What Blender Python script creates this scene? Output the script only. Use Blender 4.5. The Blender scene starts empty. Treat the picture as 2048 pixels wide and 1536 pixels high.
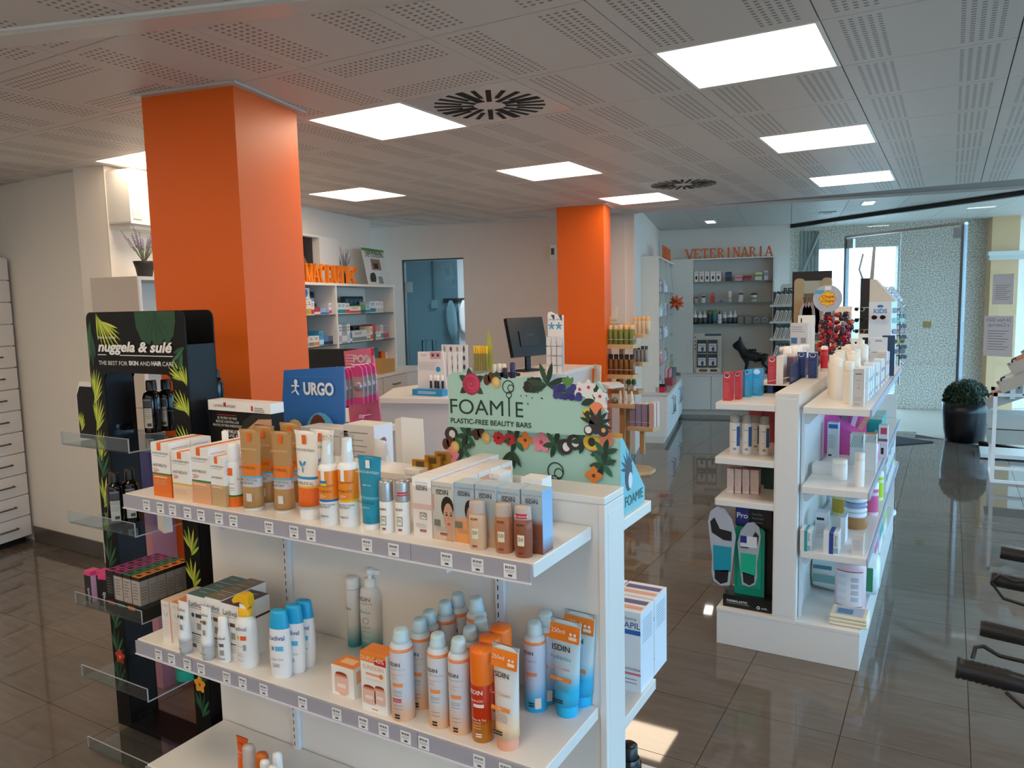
import bpy, math, random
import numpy as np
from mathutils import Matrix, Vector
random.seed(7)
S = bpy.context.scene
COL = S.collection
# ------------------------------------------------------------------ camera
FPX, YAW, PITCH, ROLL, CZ = 1513.7, -0.525411566, 0.105835846, 0.0225939948, 1.70
def _cam():
    cy, sy, cp, sp = math.cos(YAW), math.sin(YAW), math.cos(PITCH), math.sin(PITCH)
    f = np.array([sy*cp, cy*cp, -sp]); r = np.array([cy, -sy, 0.]); d = np.cross(f, r)
    cr, sr = math.cos(ROLL), math.sin(ROLL)
    return np.array([cr*r+sr*d, -sr*r+cr*d, f])
M = _cam()
cam = bpy.data.objects.new('camera', bpy.data.cameras.new('camera'))
COL.objects.link(cam)
cam.data.sensor_width = 36.0
cam.data.lens = FPX/2048*36
cam.data.clip_start = 0.02
R4 = Matrix(((M[0][0], -M[1][0], -M[2][0], 0), (M[0][1], -M[1][1], -M[2][1], 0), (M[0][2], -M[1][2], -M[2][2], 0), (0, 0, 0, 1)))
cam.matrix_world = Matrix.Translation((0, 0, CZ)) @ R4
S.camera = cam
# ------------------------------------------------------------------ world, exposure
W = bpy.data.worlds.new('sky'); S.world = W; W.use_nodes = True
bg = W.node_tree.nodes['Background']
bg.inputs[0].default_value = (0.37, 0.68, 1.0, 1)
bg.inputs[1].default_value = 7.6
S.view_settings.view_transform = 'Standard'
try: S.view_settings.look = 'None'
except Exception: pass
S.view_settings.gamma = 1.0
S.view_settings.use_curve_mapping = False
S.view_settings.exposure = 0.0
LAMP = 10.6            # radiance of the ceiling panels
SUN = None
# ------------------------------------------------------------------ where a point of the photograph lies on a known real plane
C0 = np.array([0, 0, CZ])
def ray(x, y): return M.T @ np.array([(x-1024)/FPX, (y-768)/FPX, 1.0])
def zat(x, y, z): d = ray(x, y); return C0 + d*((z-CZ)/d[2])
def yat(x, y, Y): d = ray(x, y); return C0 + d*(Y/d[1])
def xat(x, y, X): d = ray(x, y); return C0 + d*(X/d[0])
def fwd(P): return float((M @ (np.asarray(P, float)-C0))[2])
def sz(P, px): return px*fwd(P)/FPX
def topz(P, py):
    a = M @ (np.asarray(P, float)-C0); k = M @ np.array([0, 0, 1.0]); q = (py-768)/FPX
    return P[2] + (q*a[2]-a[1])/(k[1]-q*k[2])
class Frame:                       # a vertical plane through O: local x along the plane, local y away from its front
    def __init__(s, ox, oy, deg):
        s.o = np.array([ox, oy, 0.]); s.t = math.radians(deg)
        s.u = np.array([math.cos(s.t), math.sin(s.t), 0]); s.v = np.array([-math.sin(s.t), math.cos(s.t), 0])
    def px(s, x, y, off=0.0):
        d = ray(x, y); t = (np.dot(s.o-C0, s.v)+off)/np.dot(d, s.v); P = C0+d*t
        return float(np.dot(P-s.o, s.u)), float(P[2])
    def w(s, x, y, z): return tuple(s.o+s.u*x+s.v*y+np.array([0, 0, z]))
# ------------------------------------------------------------------ materials
def lin(h):
    h = h.lstrip('#'); o = []
    for i in (0, 2, 4):
        c = int(h[i:i+2], 16)/255; o.append(c/12.92 if c <= .04045 else ((c+.055)/1.055)**2.4)
    return (*o, 1)
_mc = {}
def m(h, rough=.45, metal=0.0, **k):
    key = (h, rough, metal, tuple(sorted(k.items())))
    if key in _mc: return _mc[key]
    mt = bpy.data.materials.new('paint_'+h.lstrip('#')); mt.use_nodes = True
    b = mt.node_tree.nodes['Principled BSDF']
    b.inputs['Base Color'].default_value = lin(h); b.inputs['Roughness'].default_value = rough; b.inputs['Metallic'].default_value = metal
    if k.get('trans'): b.inputs['Transmission Weight'].default_value = k['trans']; b.inputs['IOR'].default_value = k.get('ior', 1.3)
    if k.get('spec') is not None: b.inputs['Specular IOR Level'].default_value = k['spec']
    if k.get('noise'):
        nt = mt.node_tree; n = nt.nodes.new('ShaderNodeTexNoise'); n.inputs['Scale'].default_value = k.get('nscale', 40); n.inputs['Detail'].default_value = 4
        tc = nt.nodes.new('ShaderNodeTexCoord'); nt.links.new(tc.outputs['Object'], n.inputs['Vector'])
        mx = nt.nodes.new('ShaderNodeMix'); mx.data_type = 'RGBA'; c = lin(h)
        mx.inputs[6].default_value = tuple(x*(1-k['noise']) for x in c[:3])+(1,); mx.inputs[7].default_value = tuple(min(1, x*(1+k['noise'])) for x in c[:3])+(1,)
        nt.links.new(n.outputs['Fac'], mx.inputs[0]); nt.links.new(mx.outputs[2], b.inputs['Base Color'])
        if k.get('bump'):
            bp = nt.nodes.new('ShaderNodeBump'); bp.inputs['Strength'].default_value = k['bump']; bp.inputs['Distance'].default_value = .002
            nt.links.new(n.outputs['Fac'], bp.inputs['Height']); nt.links.new(bp.outputs[0], b.inputs['Normal'])
    _mc[key] = mt; return mt
def glass(name, tint, refl=.10, rough=0.02):       # thin pane: lets light through, mirrors a little
    if name in _mc: return _mc[name]
    mt = bpy.data.materials.new(name); mt.use_nodes = True; nt = mt.node_tree; nt.nodes.clear()
    o = nt.nodes.new('ShaderNodeOutputMaterial'); a = nt.nodes.new('ShaderNodeBsdfTransparent'); g = nt.nodes.new('ShaderNodeBsdfGlossy'); x = nt.nodes.new('ShaderNodeMixShader')
    f = nt.nodes.new('ShaderNodeLayerWeight'); f.inputs[0].default_value = .5
    pw = nt.nodes.new('ShaderNodeMath'); pw.operation = 'POWER'; pw.inputs[1].default_value = 4.0
    mm = nt.nodes.new('ShaderNodeMath'); mm.operation = 'MULTIPLY_ADD'; mm.inputs[1].default_value = .6; mm.inputs[2].default_value = refl*.5
    nt.links.new(f.outputs['Facing'], pw.inputs[0]); f = pw
    a.inputs[0].default_value = lin(tint); g.inputs[0].default_value = (.9, .95, 1, 1); g.inputs[1].default_value = rough
    nt.links.new(f.outputs[0], mm.inputs[0]); nt.links.new(mm.outputs[0], x.inputs[0]); nt.links.new(a.outputs[0], x.inputs[1]); nt.links.new(g.outputs[0], x.inputs[2]); nt.links.new(x.outputs[0], o.inputs[0])
    _mc[name] = mt; return mt
def zb(h, stops, grad=False, rough=.35, metal=0.0):  # printed bands (or a printed fade) along the height of a package
    key = ('zb', round(h, 4), tuple(stops), grad, rough)
    if key in _mc: return _mc[key]
    mt = bpy.data.materials.new('printed_bands'); mt.use_nodes = True; nt = mt.node_tree; b = nt.nodes['Principled BSDF']
    b.inputs['Roughness'].default_value = rough; b.inputs['Metallic'].default_value = metal
    tc = nt.nodes.new('ShaderNodeTexCoord'); sp = nt.nodes.new('ShaderNodeSeparateXYZ'); d = nt.nodes.new('ShaderNodeMath'); d.operation = 'DIVIDE'; d.inputs[1].default_value = h
    cr = nt.nodes.new('ShaderNodeValToRGB'); cr.color_ramp.interpolation = 'LINEAR' if grad else 'CONSTANT'
    e = cr.color_ramp.elements
    while len(e) < len(stops): e.new(.5)
    for q, (p, c) in zip(e, stops): q.position = p
    for q, (p, c) in zip(e, stops): q.color = lin(c)
    nt.links.new(tc.outputs['Object'], sp.inputs[0]); nt.links.new(sp.outputs[2], d.inputs[0]); nt.links.new(d.outputs[0], cr.inputs[0]); nt.links.new(cr.outputs[0], b.inputs['Base Color'])
    _mc[key] = mt; return mt
def emit(name, col, s):
    mt = bpy.data.materials.new(name); mt.use_nodes = True; nt = mt.node_tree; nt.nodes.clear()
    o = nt.nodes.new('ShaderNodeOutputMaterial'); e = nt.nodes.new('ShaderNodeEmission'); e.inputs[0].default_value = (*col, 1); e.inputs[1].default_value = s
    nt.links.new(e.outputs[0], o.inputs[0]); return mt
# ------------------------------------------------------------------ mesh builder
class MB:
    def __init__(s): s.v = []; s.f = []; s.mi = []; s.mats = []; s.sm = []
    def _m(s, mt):
        if mt not in s.mats: s.mats.append(mt)
        return s.mats.index(mt)
    def add(s, vs, fs, mt, smooth=False):
        b = len(s.v); s.v += [tuple(map(float, p)) for p in vs]; i = s._m(mt)
        for f in fs: s.f.append(tuple(b+q for q in f)); s.mi.append(i); s.sm.append(smooth)
        return s
    def box(s, x0, x1, y0, y1, z0, z1, mt, top=None, side=None):
        vs = [(x, y, z) for z in (z0, z1) for y in (y0, y1) for x in (x0, x1)]
        F = [((0, 1, 5, 4), mt), ((2, 6, 7, 3), mt), ((0, 4, 6, 2), side or mt), ((1, 3, 7, 5), side or mt), ((0, 2, 3, 1), mt), ((4, 5, 7, 6), top or mt)]
        b = len(s.v); s.v += vs
        for f, q in F: s.f.append(tuple(b+i for i in f)); s.mi.append(s._m(q)); s.sm.append(False)
        return s
    def hexa(s, p, mt):            # eight corners: bottom four counter-clockwise, then top four
        return s.add(p, [(3, 2, 1, 0), (4, 5, 6, 7), (0, 1, 5, 4), (1, 2, 6, 5), (2, 3, 7, 6), (3, 0, 4, 7)], mt)
    def quad(s, a, b, c, d, mt): return s.add([a, b, c, d], [(0, 1, 2, 3)], mt)
    def rect(s, x0, x1, z0, z1, y, mt): return s.quad((x0, y, z0), (x1, y, z0), (x1, y, z1), (x0, y, z1), mt)
    def poly(s, pts, y, mt): return s.add([(p[0], y, p[1]) for p in pts], [tuple(range(len(pts)))], mt)
    def prism(s, pts, y0, y1, mt, edge=None):     # outline in x,z (counter-clockwise seen from the front), thickness in y
        n = len(pts)
        s.add([(p[0], y0, p[1]) for p in pts]+[(p[0], y1, p[1]) for p in pts], [tuple(range(n)), tuple(range(2*n-1, n-1, -1))], mt)
        s.add([(p[0], y0, p[1]) for p in pts]+[(p[0], y1, p[1]) for p in pts], [(i, i+n, (i+1) % n+n, (i+1) % n) for i in range(n)], edge or mt); return s
    def slab(s, pts, z0, z1, mt):                 # outline in x,y
        n = len(pts)
        return s.add([(p[0], p[1], z0) for p in pts]+[(p[0], p[1], z1) for p in pts], [tuple(range(n-1, -1, -1)), tuple(range(n, 2*n))]+[(i, (i+1) % n, (i+1) % n+n, i+n) for i in range(n)], mt)
    def lathe(s, prof, mt, seg=20, sx=1., sy=1., c=(0, 0, 0), smooth=True, cap=True):
        vs = []; fs = []; n = len(prof)
        for r, z in prof:
            for k in range(seg):
                a = 2*math.pi*k/seg; vs.append((c[0]+r*sx*math.cos(a), c[1]+r*sy*math.sin(a), c[2]+z))
        for i in range(n-1):
            for k in range(seg): fs.append((i*seg+k, i*seg+(k+1) % seg, (i+1)*seg+(k+1) % seg, (i+1)*seg+k))
        s.add(vs, fs, mt, smooth)
        if cap:
            for i, fl in ((0, True), (n-1, False)):
                if prof[i][0] > 1e-5:
                    q = [vs[i*seg+k] for k in range(seg)]; s.add(q, [tuple(range(seg))[::-1] if fl else tuple(range(seg))], mt)
        return s
    def tube(s, path, r, mt, seg=8, caps=True):
        vs = []; fs = []; P = [Vector(p) for p in path]; n = len(P); up = None
        for i, p in enumerate(P):
            t = (P[min(i+1, n-1)]-P[max(i-1, 0)]).normalized()
            if up is None: up = Vector((0, 0, 1)) if abs(t.z) < .9 else Vector((1, 0, 0))
            a = t.cross(up).normalized(); b = a.cross(t).normalized(); up = b
            rr = r[i] if isinstance(r, (list, tuple)) else r
            for k in range(seg):
                w = 2*math.pi*k/seg; vs.append(tuple(p+a*(rr*math.cos(w))+b*(rr*math.sin(w))))
        for i in range(n-1):
            for k in range(seg): fs.append((i*seg+k, i*seg+(k+1) % seg, (i+1)*seg+(k+1) % seg, (i+1)*seg+k))
        s.add(vs, fs, mt, True)
        if caps: s.add(vs[:seg], [tuple(range(seg))[::-1]], mt); s.add(vs[-seg:], [tuple(range(seg))], mt)
        return s
    def patch(s, r, x0, x1, z0, z1, mt, sy=1., seg=6, off=.0004):   # label wrapped on the front of a round body
        vs = []
        for i in range(seg+1):
            x = x0+(x1-x0)*i/seg; a = max(-1.5, min(1.5, x/r)); vs += [((r+off)*math.sin(a), -(r+off)*sy*math.cos(a), z0), ((r+off)*math.sin(a), -(r+off)*sy*math.cos(a), z1)]
        return s.add(vs, [(2*i, 2*i+2, 2*i+3, 2*i+1) for i in range(seg)], mt, True)
    def disc(s, cx, cz, rx, rz, y, mt, seg=16, a0=0): return s.poly([(cx+rx*math.cos(a0+2*math.pi*k/seg), cz+rz*math.sin(a0+2*math.pi*k/seg)) for k in range(seg)], y, mt)
    def ring(s, cx, cz, r, w, y, mt, seg=24):
        vs = []
        for k in range(seg):
            a = 2*math.pi*k/seg; vs += [(cx+r*math.cos(a), y, cz+r*math.sin(a)), (cx+(r-w)*math.cos(a), y, cz+(r-w)*math.sin(a))]
        return s.add(vs, [(2*k, (2*k+2) % (2*seg), (2*k+3) % (2*seg), 2*k+1) for k in range(seg)], mt)
    def leaf(s, cx, cz, L, wd, deg, y, mt, n=5):
        a = math.radians(deg); c, q = math.cos(a), math.sin(a); up = []; dn = []
        for i in range(n+1):
            t = i/n; h = wd/2*math.sin(math.pi*t)**.8
            up.append((t*L, h)); dn.append((t*L, -h))
        pts = dn+up[::-1][1:-1]
        return s.poly([(cx+x*c-z*q, cz+x*q+z*c) for x, z in pts], y, mt)
    def lines(s, x0, x1, z1, n, dz, th, y, mt, jit=.3):     # small print
        for i in range(n):
            e = x1-(x1-x0)*random.random()*jit; z = z1-i*dz; s.rect(x0, e, z-th, z, y, mt)
        return s
    def mesh(s, name):
        me = bpy.data.meshes.new(name); me.from_pydata(s.v, [], s.f)
        for q in s.mats: me.materials.append(q)
        me.polygons.foreach_set('material_index', s.mi); me.polygons.foreach_set('use_smooth', s.sm); me.update(); return me
    def obj(s, name, parent=None, loc=None, rz=0., bevel=0, kind=None):
        o = bpy.data.objects.new(name, s.mesh(name)); COL.objects.link(o)
        if parent is not None: o.parent = parent
        if loc is not None: o.location = loc
        if rz: o.rotation_euler = (0, 0, rz)
        if bevel:
            b = o.modifiers.new('bevel', 'BEVEL'); b.width = bevel; b.segments = 2; b.limit_method = 'ANGLE'
        if kind: o['kind'] = kind
        return o
def tag(o, label, cat, group=None):
    o['label'] = label; o['category'] = cat
    if group: o['group'] = group
    return o
def thing(name, label, cat, loc=(0, 0, 0), rz=0., group=None):
    o = bpy.data.objects.new(name, None); COL.objects.link(o); o.location = tuple(map(float, loc)); o.rotation_euler = (0, 0, rz); o.empty_display_size = .05
    return tag(o, label, cat, group)
def struct(mb, name, **k):
    return mb.obj(name, kind='structure', **k)
def put(me, name, parent=None, loc=(0, 0, 0), rz=0.):
    o = bpy.data.objects.new(name, me); COL.objects.link(o); o.parent = parent; o.location = tuple(map(float, loc)); o.rotation_euler = (0, 0, rz); return o
_tc = {}
def txt_mesh(s, cap, mt, bold=0., shear=0., align='CENTER', r=None, sy=1., wx=1., mirror=False, xo=0.):
    key = (s, round(cap, 5), mt.name, bold, shear, align, None if r is None else round(r, 4), sy, wx, mirror, round(xo, 4))
    if key in _tc: return _tc[key]
    c = bpy.data.curves.new('t', 'FONT'); c.body = s; c.size = cap/.69; c.align_x = align; c.offset = bold*cap; c.shear = shear; c.resolution_u = 2 if cap < .011 else 7; c.fill_mode = 'BOTH'
    o = bpy.data.objects.new('t', c); me = bpy.data.meshes.new_from_object(o); bpy.data.objects.remove(o); bpy.data.curves.remove(c)
    for v in me.vertices:
        x, y, z = v.co; x *= wx
        if mirror: x = -x
        if r is None: v.co = (x, -z, y)
        else:
            a = max(-1.5, min(1.5, (x+xo)/r)); v.co = ((r+.0007)*math.sin(a), -(r+.0007)*sy*math.cos(a), y)
    if mirror: me.flip_normals()
    me.materials.clear(); me.materials.append(mt); me.name = 'lettering'; _tc[key] = me; return me
def txt(parent, s, x, z, cap, mt, y=-.0008, **k):
    if k.get('r'): k['xo'] = x; x = 0
    return put(txt_mesh(s, cap, mt, **k), 'lettering', parent, (x, y, z))
ORD = ['first', 'second', 'third', 'fourth', 'fifth', 'sixth', 'seventh', 'eighth', 'ninth', 'tenth', 'eleventh', 'twelfth', 'thirteenth', 'fourteenth', 'fifteenth', 'sixteenth']
# common paints
WHITE = m('#e6e4e0', .35); LAM = m('#e4e1dc', .3, noise=.01, nscale=8); CARD = m('#ecebe8', .5); BLK = m('#08080a', .4, spec=.3); DARK = m('#1b1c20', .5)
INK = m('#23252a', .6); GREY = m('#9a9a9c', .5); STEEL = m('#b9bbbd', .28, 1.0); ORANGE = m('#ec6200', .45, noise=.02, nscale=4); FINE = m('#8b8d92', .6)
ACR = glass('acrylic', '#eef2f3', .10); CLEAR = glass('clear_plastic', '#f4f6f6', .12); GSHELF = glass('shelf_glass', '#d7e3df', .14)
# ================================================================== the room shell
CEIL = 2.63; CEIL2 = 2.75
PAINT = m('#f0e8dc', .6, noise=.012, nscale=3); PAINTB = m('#e8d6c8', .65, noise=.012, nscale=3)
FS = Frame(-2.86, 8.62, 103); FV = Frame(-3.33, 10.9, 13); FW = Frame(-4.34, 2.92, 102.5); FD = Frame(-5.99, 7.09, 13.97)
FG = Frame(-2.2, 11.85, -38); FP = Frame(-.657, 12.652, 11.5); FR = Frame(-5.935, 2.985, 102.5)
fm = bpy.data.materials.new('polished_floor_tile'); fm.use_nodes = True
nt = fm.node_tree; b = nt.nodes['Principled BSDF']; b.inputs['Roughness'].default_value = .035; b.inputs['Specular IOR Level'].default_value = .5
oi = nt.nodes.new('ShaderNodeObjectInfo'); ns = nt.nodes.new('ShaderNodeTexNoise'); ns.inputs['Scale'].default_value = 3.0; ns.inputs['Detail'].default_value = 5; ns.inputs['Distortion'].default_value = 1.2
mp = nt.nodes.new('ShaderNodeMapping'); mp.inputs['Scale'].default_value = (1.2, 7, 1); ge = nt.nodes.new('ShaderNodeNewGeometry')
nt.links.new(ge.outputs['Position'], mp.inputs[0]); nt.links.new(mp.outputs[0], ns.inputs['Vector'])
cr = nt.nodes.new('ShaderNodeValToRGB'); cr.color_ramp.elements[0].color = lin('#645b52'); cr.color_ramp.elements[1].color = lin('#6d645b'); cr.color_ramp.elements[0].position = .35; cr.color_ramp.elements[1].position = .7
nt.links.new(ns.outputs['Fac'], cr.inputs[0])
mx = nt.nodes.new('ShaderNodeMix'); mx.data_type = 'RGBA'; mx.blend_type = 'MULTIPLY'; mx.inputs[0].default_value = 1
mr = nt.nodes.new('ShaderNodeMapRange'); mr.inputs[3].default_value = .93; mr.inputs[4].default_value = 1.05
nt.links.new(oi.outputs['Random'], mr.inputs[0]); nt.links.new(cr.outputs[0], mx.inputs[6]); nt.links.new(mr.outputs[0], mx.inputs[7]); nt.links.new(mx.outputs[2], b.inputs['Base Color'])
GROUT = m('#3b362f', .8)
# floor polygon: room up to the glass front
froom = [(-6.9, -3.2), (3.2, -3.2), (3.2, 7.64), (.62, 9.65), (-2.2, 11.85), (-4.6, 12.2), (-6.9, 11.8)]
floor = struct(MB().slab(froom, -.06, -.003, GROUT), 'floor')
PX, PY, OX, OY = .437, .442, -.755, 4.355
def inroom(x, y):
    if y < -3 or x < -6.7 or x > 3.1: return False
    p = np.array([x, y, 0])-FG.o
    return np.dot(p, FG.v) < -.05 and y < 11.7
cand = []
for i in range(-14, 9):
    for j in range(-17, 17):
        x = OX+(i+.5)*PX; y = OY+(j+.5)*PY
        if not inroom(x, y): continue
        c = M @ np.array([x, y, -CZ]); u, v = 1024+FPX*c[0]/max(c[2], .01), 768+FPX*c[1]/max(c[2], .01)
        cand.append((0 if (c[2] > .3 and -260 < u < 2300 and v < 1760) else 1, c[2] if c[2] > 0 else 50, x, y))
cand.sort()
tm = MB().box(-PX/2+.0015, PX/2-.0015, -PY/2+.0015, PY/2-.0015, -.003, 0, fm).mesh('floor_tile')
rest = MB(); nt_ = 0
for bad, d, x, y in cand:
    if not bad and nt_ < 296: put(tm, 'floor_tile', floor, (x, y, 0)); nt_ += 1
    else: rest.box(x-PX/2+.0015, x+PX/2-.0015, y-PY/2+.0015, y+PY/2-.0015, -.003, 0, fm)
rest.obj('floor_tiles_beyond', floor, kind='stuff')
# ceiling: grid of perforated metal tiles, a step up to plain tiles near the entrance
cm = bpy.data.materials.new('perforated_ceiling_tile'); cm.use_nodes = True; nt = cm.node_tree; b = nt.nodes['Principled BSDF']; b.inputs['Roughness'].default_value = .5
tc = nt.nodes.new('ShaderNodeTexCoord'); sp = nt.nodes.new('ShaderNodeSeparateXYZ'); nt.links.new(tc.outputs['Object'], sp.inputs[0])
def mth(op, a, v=None, w=None):
    n = nt.nodes.new('ShaderNodeMath'); n.operation = op
    for q, val in enumerate((a, v, w)):
        if val is None: continue
        if isinstance(val, (int, float)): n.inputs[q].default_value = val
        else: nt.links.new(val, n.inputs[q])
    return n.outputs[0]
ax = mth('ABSOLUTE', sp.outputs[0]); band = mth('MULTIPLY', mth('GREATER_THAN', ax, .115), mth('LESS_THAN', ax, .262)); by = mth('LESS_THAN', mth('ABSOLUTE', sp.outputs[1]), .262)
fx = mth('LESS_THAN', mth('FRACT', mth('DIVIDE', mth('SUBTRACT', ax, .1135), .0297)), .5); fy = mth('LESS_THAN', mth('FRACT', mth('DIVIDE', mth('ADD', sp.outputs[1], .262), .0262)), .46)
hole = mth('MULTIPLY', mth('MULTIPLY', band, by), mth('MULTIPLY', fx, fy))
mx = nt.nodes.new('ShaderNodeMix'); mx.data_type = 'RGBA'; mx.inputs[6].default_value = lin('#d9d2cb'); mx.inputs[7].default_value = lin('#8a8580'); nt.links.new(hole, mx.inputs[0]); nt.links.new(mx.outputs[2], b.inputs['Base Color'])
PLAIN = m('#cfccc8', .5)
stepn = np.array([-math.sin(math.radians(10)), math.cos(math.radians(10))]); stepP = np.array([-3.16, 7.65])
def before_step(x, y): return float(np.dot(np.array([x, y])-stepP, stepn))
ceiling = struct(MB().slab([(-6.9, -3.2), (3.2, -3.2), (3.2, 8.77), (-2.95, 7.69), (-3.0, 8.0), (-6.9, 8.0)], CEIL+.016, CEIL+.06, m('#8e8a86', .8)), 'ceiling')
GX, GY = -1.0168, 2.8557
def cell(px, py): P = zat(px, py, CEIL); return int(math.floor((P[0]-GX)/.6)), int(math.floor((P[1]-GY)/.6))
panels = [(0, 0), (0, 3), cell(1700, 355), (-3, 0), cell(713, 390), cell(1096, 348), cell(1271, 398), cell(262, 312)]
diffs = [cell(981, 214), cell(1360, 372)]
extra_panels = [(-3, -4), (0, -4), (-6, -3), (3, 2), (3, -2), (-6, -7), (-3, -7), (0, -7), (3, -7), (-4, -9), (-1, -9), (2, -9)]      # lamp grid carried on out of view; rear rows added to light shelf fronts
tmesh = MB().box(-.2975, .2975, -.2975, .2975, 0, .014, cm).mesh('ceiling_tile')
cnt = 0; rest = MB(); out = []
for i in range(-10, 7):
    for j in range(-10, 12):
        if (i, j) in panels+diffs+extra_panels: continue
        x, y = GX+(i+.5)*.6, GY+(j+.5)*.6
        if x > 3.1 or x < -6.6 or (before_step(x, y) > -.12 and x > -3.1) or y > 7.7: continue
        c = M @ np.array([x, y, CEIL-CZ]); d = c[2]; u, v = (1024+FPX*c[0]/d, 768+FPX*c[1]/d) if d > .2 else (9e9, 9e9)
        out.append((0 if (-330 < u < 2400 and v > -330) else 1, d if d > 0 else 99, x, y, (i*7+j*3) % 17 == 0))
out.sort()
for bad, d, x, y, rot in out:
    if not bad and cnt < 290: put(tmesh, 'ceiling_tile', ceiling, (x, y, CEIL), math.pi/2 if rot else 0); cnt += 1
    else: rest.box(x-.2975, x+.2975, y-.2975, y+.2975, CEIL, CEIL+.014, PLAIN)
rest.obj('ceiling_tiles_beyond', ceiling, kind='stuff')
FC = Frame(*stepP, 10)
c2 = struct(MB().box(-3.4, 7.2, .0, 5.2, CEIL2+.012, CEIL2+.05, m('#8e8a86', .8)), 'ceiling', loc=(*stepP, 0), rz=FC.t)
pt = MB().box(-.2975, .2975, -.2975, .2975, 0, .012, PLAIN).mesh('ceiling_tile')
ledcells = [(1, 1), (4, 1)]
for i in range(-3, 10):
    for j in range(0, 8): put(pt, 'ceiling_tile', c2, (i*.6+.3, j*.6+.34, CEIL2))
struct(MB().box(-3.4, 7.2, -.02, .012, CEIL-.012, CEIL2+.02, m('#d7d4d0', .4)), 'trim_1', loc=(*stepP, 0), rz=FC.t)
# metal joint profile across the near ceiling
a, c = zat(0, 74, CEIL), zat(640, 0, CEIL); an = math.atan2(c[1]-a[1], c[0]-a[0])
struct(MB().box(-2.5, 5.5, -.055, .045, CEIL-.02, CEIL-.0005, m('#cfcac4', .22)).box(-2.5, 5.5, .045, .058, CEIL-.006, CEIL, BLK).box(-2.5, 5.5, -.062, -.055, CEIL-.008, CEIL, m('#f0eeea', .3)), 'trim_2', loc=(a[0], a[1], 0), rz=an)
# walls
def wallbox(name, F, x0, x1, y0, y1, z0, z1, mt): return struct(MB().box(x0, x1, y0, y1, z0, z1, mt), name, loc=(F.o[0], F.o[1], 0), rz=F.t)
struct(MB().slab([(-4.70, 2.985), (-6.7, 3.02), (-6.7, 3.15), (-5.3, 3.15)], 0, CEIL, PAINT), 'wall_left')
FWW = Frame(-4.70, 2.985, 102.5)
wallbox('wall_left_back', FWW, 0.002, 3.55, 0, .25, 0, CEIL, PAINT)
wallbox('wall_left_back', FWW, 3.3, 3.55, .25, 2.6, 0, CEIL, PAINT); wallbox('wall_left_back', FWW, 3.55, 5.2, 2.4, 2.6, 0, CEIL, PAINT)
wallbox('wall_far_left', FR, -6.6, .3, .62, .75, 0, CEIL, PAINT)
dx0, dz1 = FD.px(803, 520); dx1, _ = FD.px(927, 519)
wallbox('wall_back', FD, -1.2, dx0, 0, .12, 0, CEIL, PAINTB)
wallbox('wall_back', FD, dx0, dx1, 0, .12, dz1, CEIL, PAINTB)
wallbox('wall_back', FD, dx1, 3.0, 0, .12, 0, CEIL, PAINTB)
struct(MB().slab([(-2.99, 7.86), (-4.0, 11.75), (-4.5, 11.6), (-3.62, 7.72)], 0, CEIL2+.01, PAINTB), 'wall_right_back')
wallbox('wall_far_back', FV, -1.2, 1.42, .48, .6, 0, CEIL2+.01, PAINT)
struct(MB().slab([(-6.9, -3.2), (3.2, -3.2), (3.2, -3.05), (-6.9, -3.05)], 0, CEIL+.05, PAINT), 'wall_behind')
struct(MB().slab([(-4.70, 2.972), (-5.93, 2.993), (-5.93, 3.005), (-4.70, 2.985)], .003, .115, m('#5d564f', .15)), 'baseboard_left')
# pillars
P1 = [(-3.055, 2.137), (-2.59, 2.232), (-2.70, 2.69), (-3.165, 2.595)]; P2 = [(-3.341, 6.70), (-2.89, 6.794), (-2.975, 7.165), (-3.43, 7.07)]
for k, (P, lb) in enumerate(((P1, 'tall orange painted square pillar close behind the black display stand'), (P2, 'orange painted square pillar far back beside the wooden stand'))):
    p = struct(MB().slab(P, 0, CEIL+.005, ORANGE), 'pillar'); p['label'] = lb
    cx = sum(x for x, y in P)/4; cy = sum(y for x, y in P)/4
    struct(MB().slab([(cx+(x-cx)*1.14, cy+(y-cy)*1.14) for x, y in P], CEIL-.012, CEIL-.001, m('#c9bfb6', .4)), 'trim_%d' % (3+k))
# lamps in the ceiling
E_ = emit('lamp_diffuser', (1.0, .79, .57), LAMP)
dm = MB().box(-.282, .282, -.282, .282, .004, .012, E_).mesh('diffuser')
fr = MB()
for x0, x1, y0, y1 in ((-.298, .298, -.298, -.282), (-.298, .298, .282, .298), (-.298, -.282, -.282, .282), (.282, .298, -.282, .282)): fr.box(x0, x1, y0, y1, 0, .014, m('#f2f1ee', .4))
fr = fr.mesh('lamp_frame')
PL = ['largest square ceiling lamp at upper right', 'square ceiling lamp in the middle of the right hand row', 'farthest square ceiling lamp of the right hand row', 'square ceiling lamp beside the round air diffuser near the orange pillar', 'square ceiling lamp over the pharmacy cabinet at the back', 'square ceiling lamp between the two orange pillars', 'square ceiling lamp just before the far orange pillar', 'square ceiling lamp half hidden by the near orange pillar']
for k, (i, j) in enumerate(panels+extra_panels):
    t = thing('ceiling_lamp', 'glowing white '+PL[k] if k < 8 else 'glowing white square ceiling lamp behind the viewpoint', 'lamp', (GX+(i+.5)*.6, GY+(j+.5)*.6, CEIL), 0, 'square ceiling lamps' if k < 8 else 'lamps behind the viewpoint')
    put(dm, 'diffuser', t); put(fr, 'lamp_frame', t)
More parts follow.
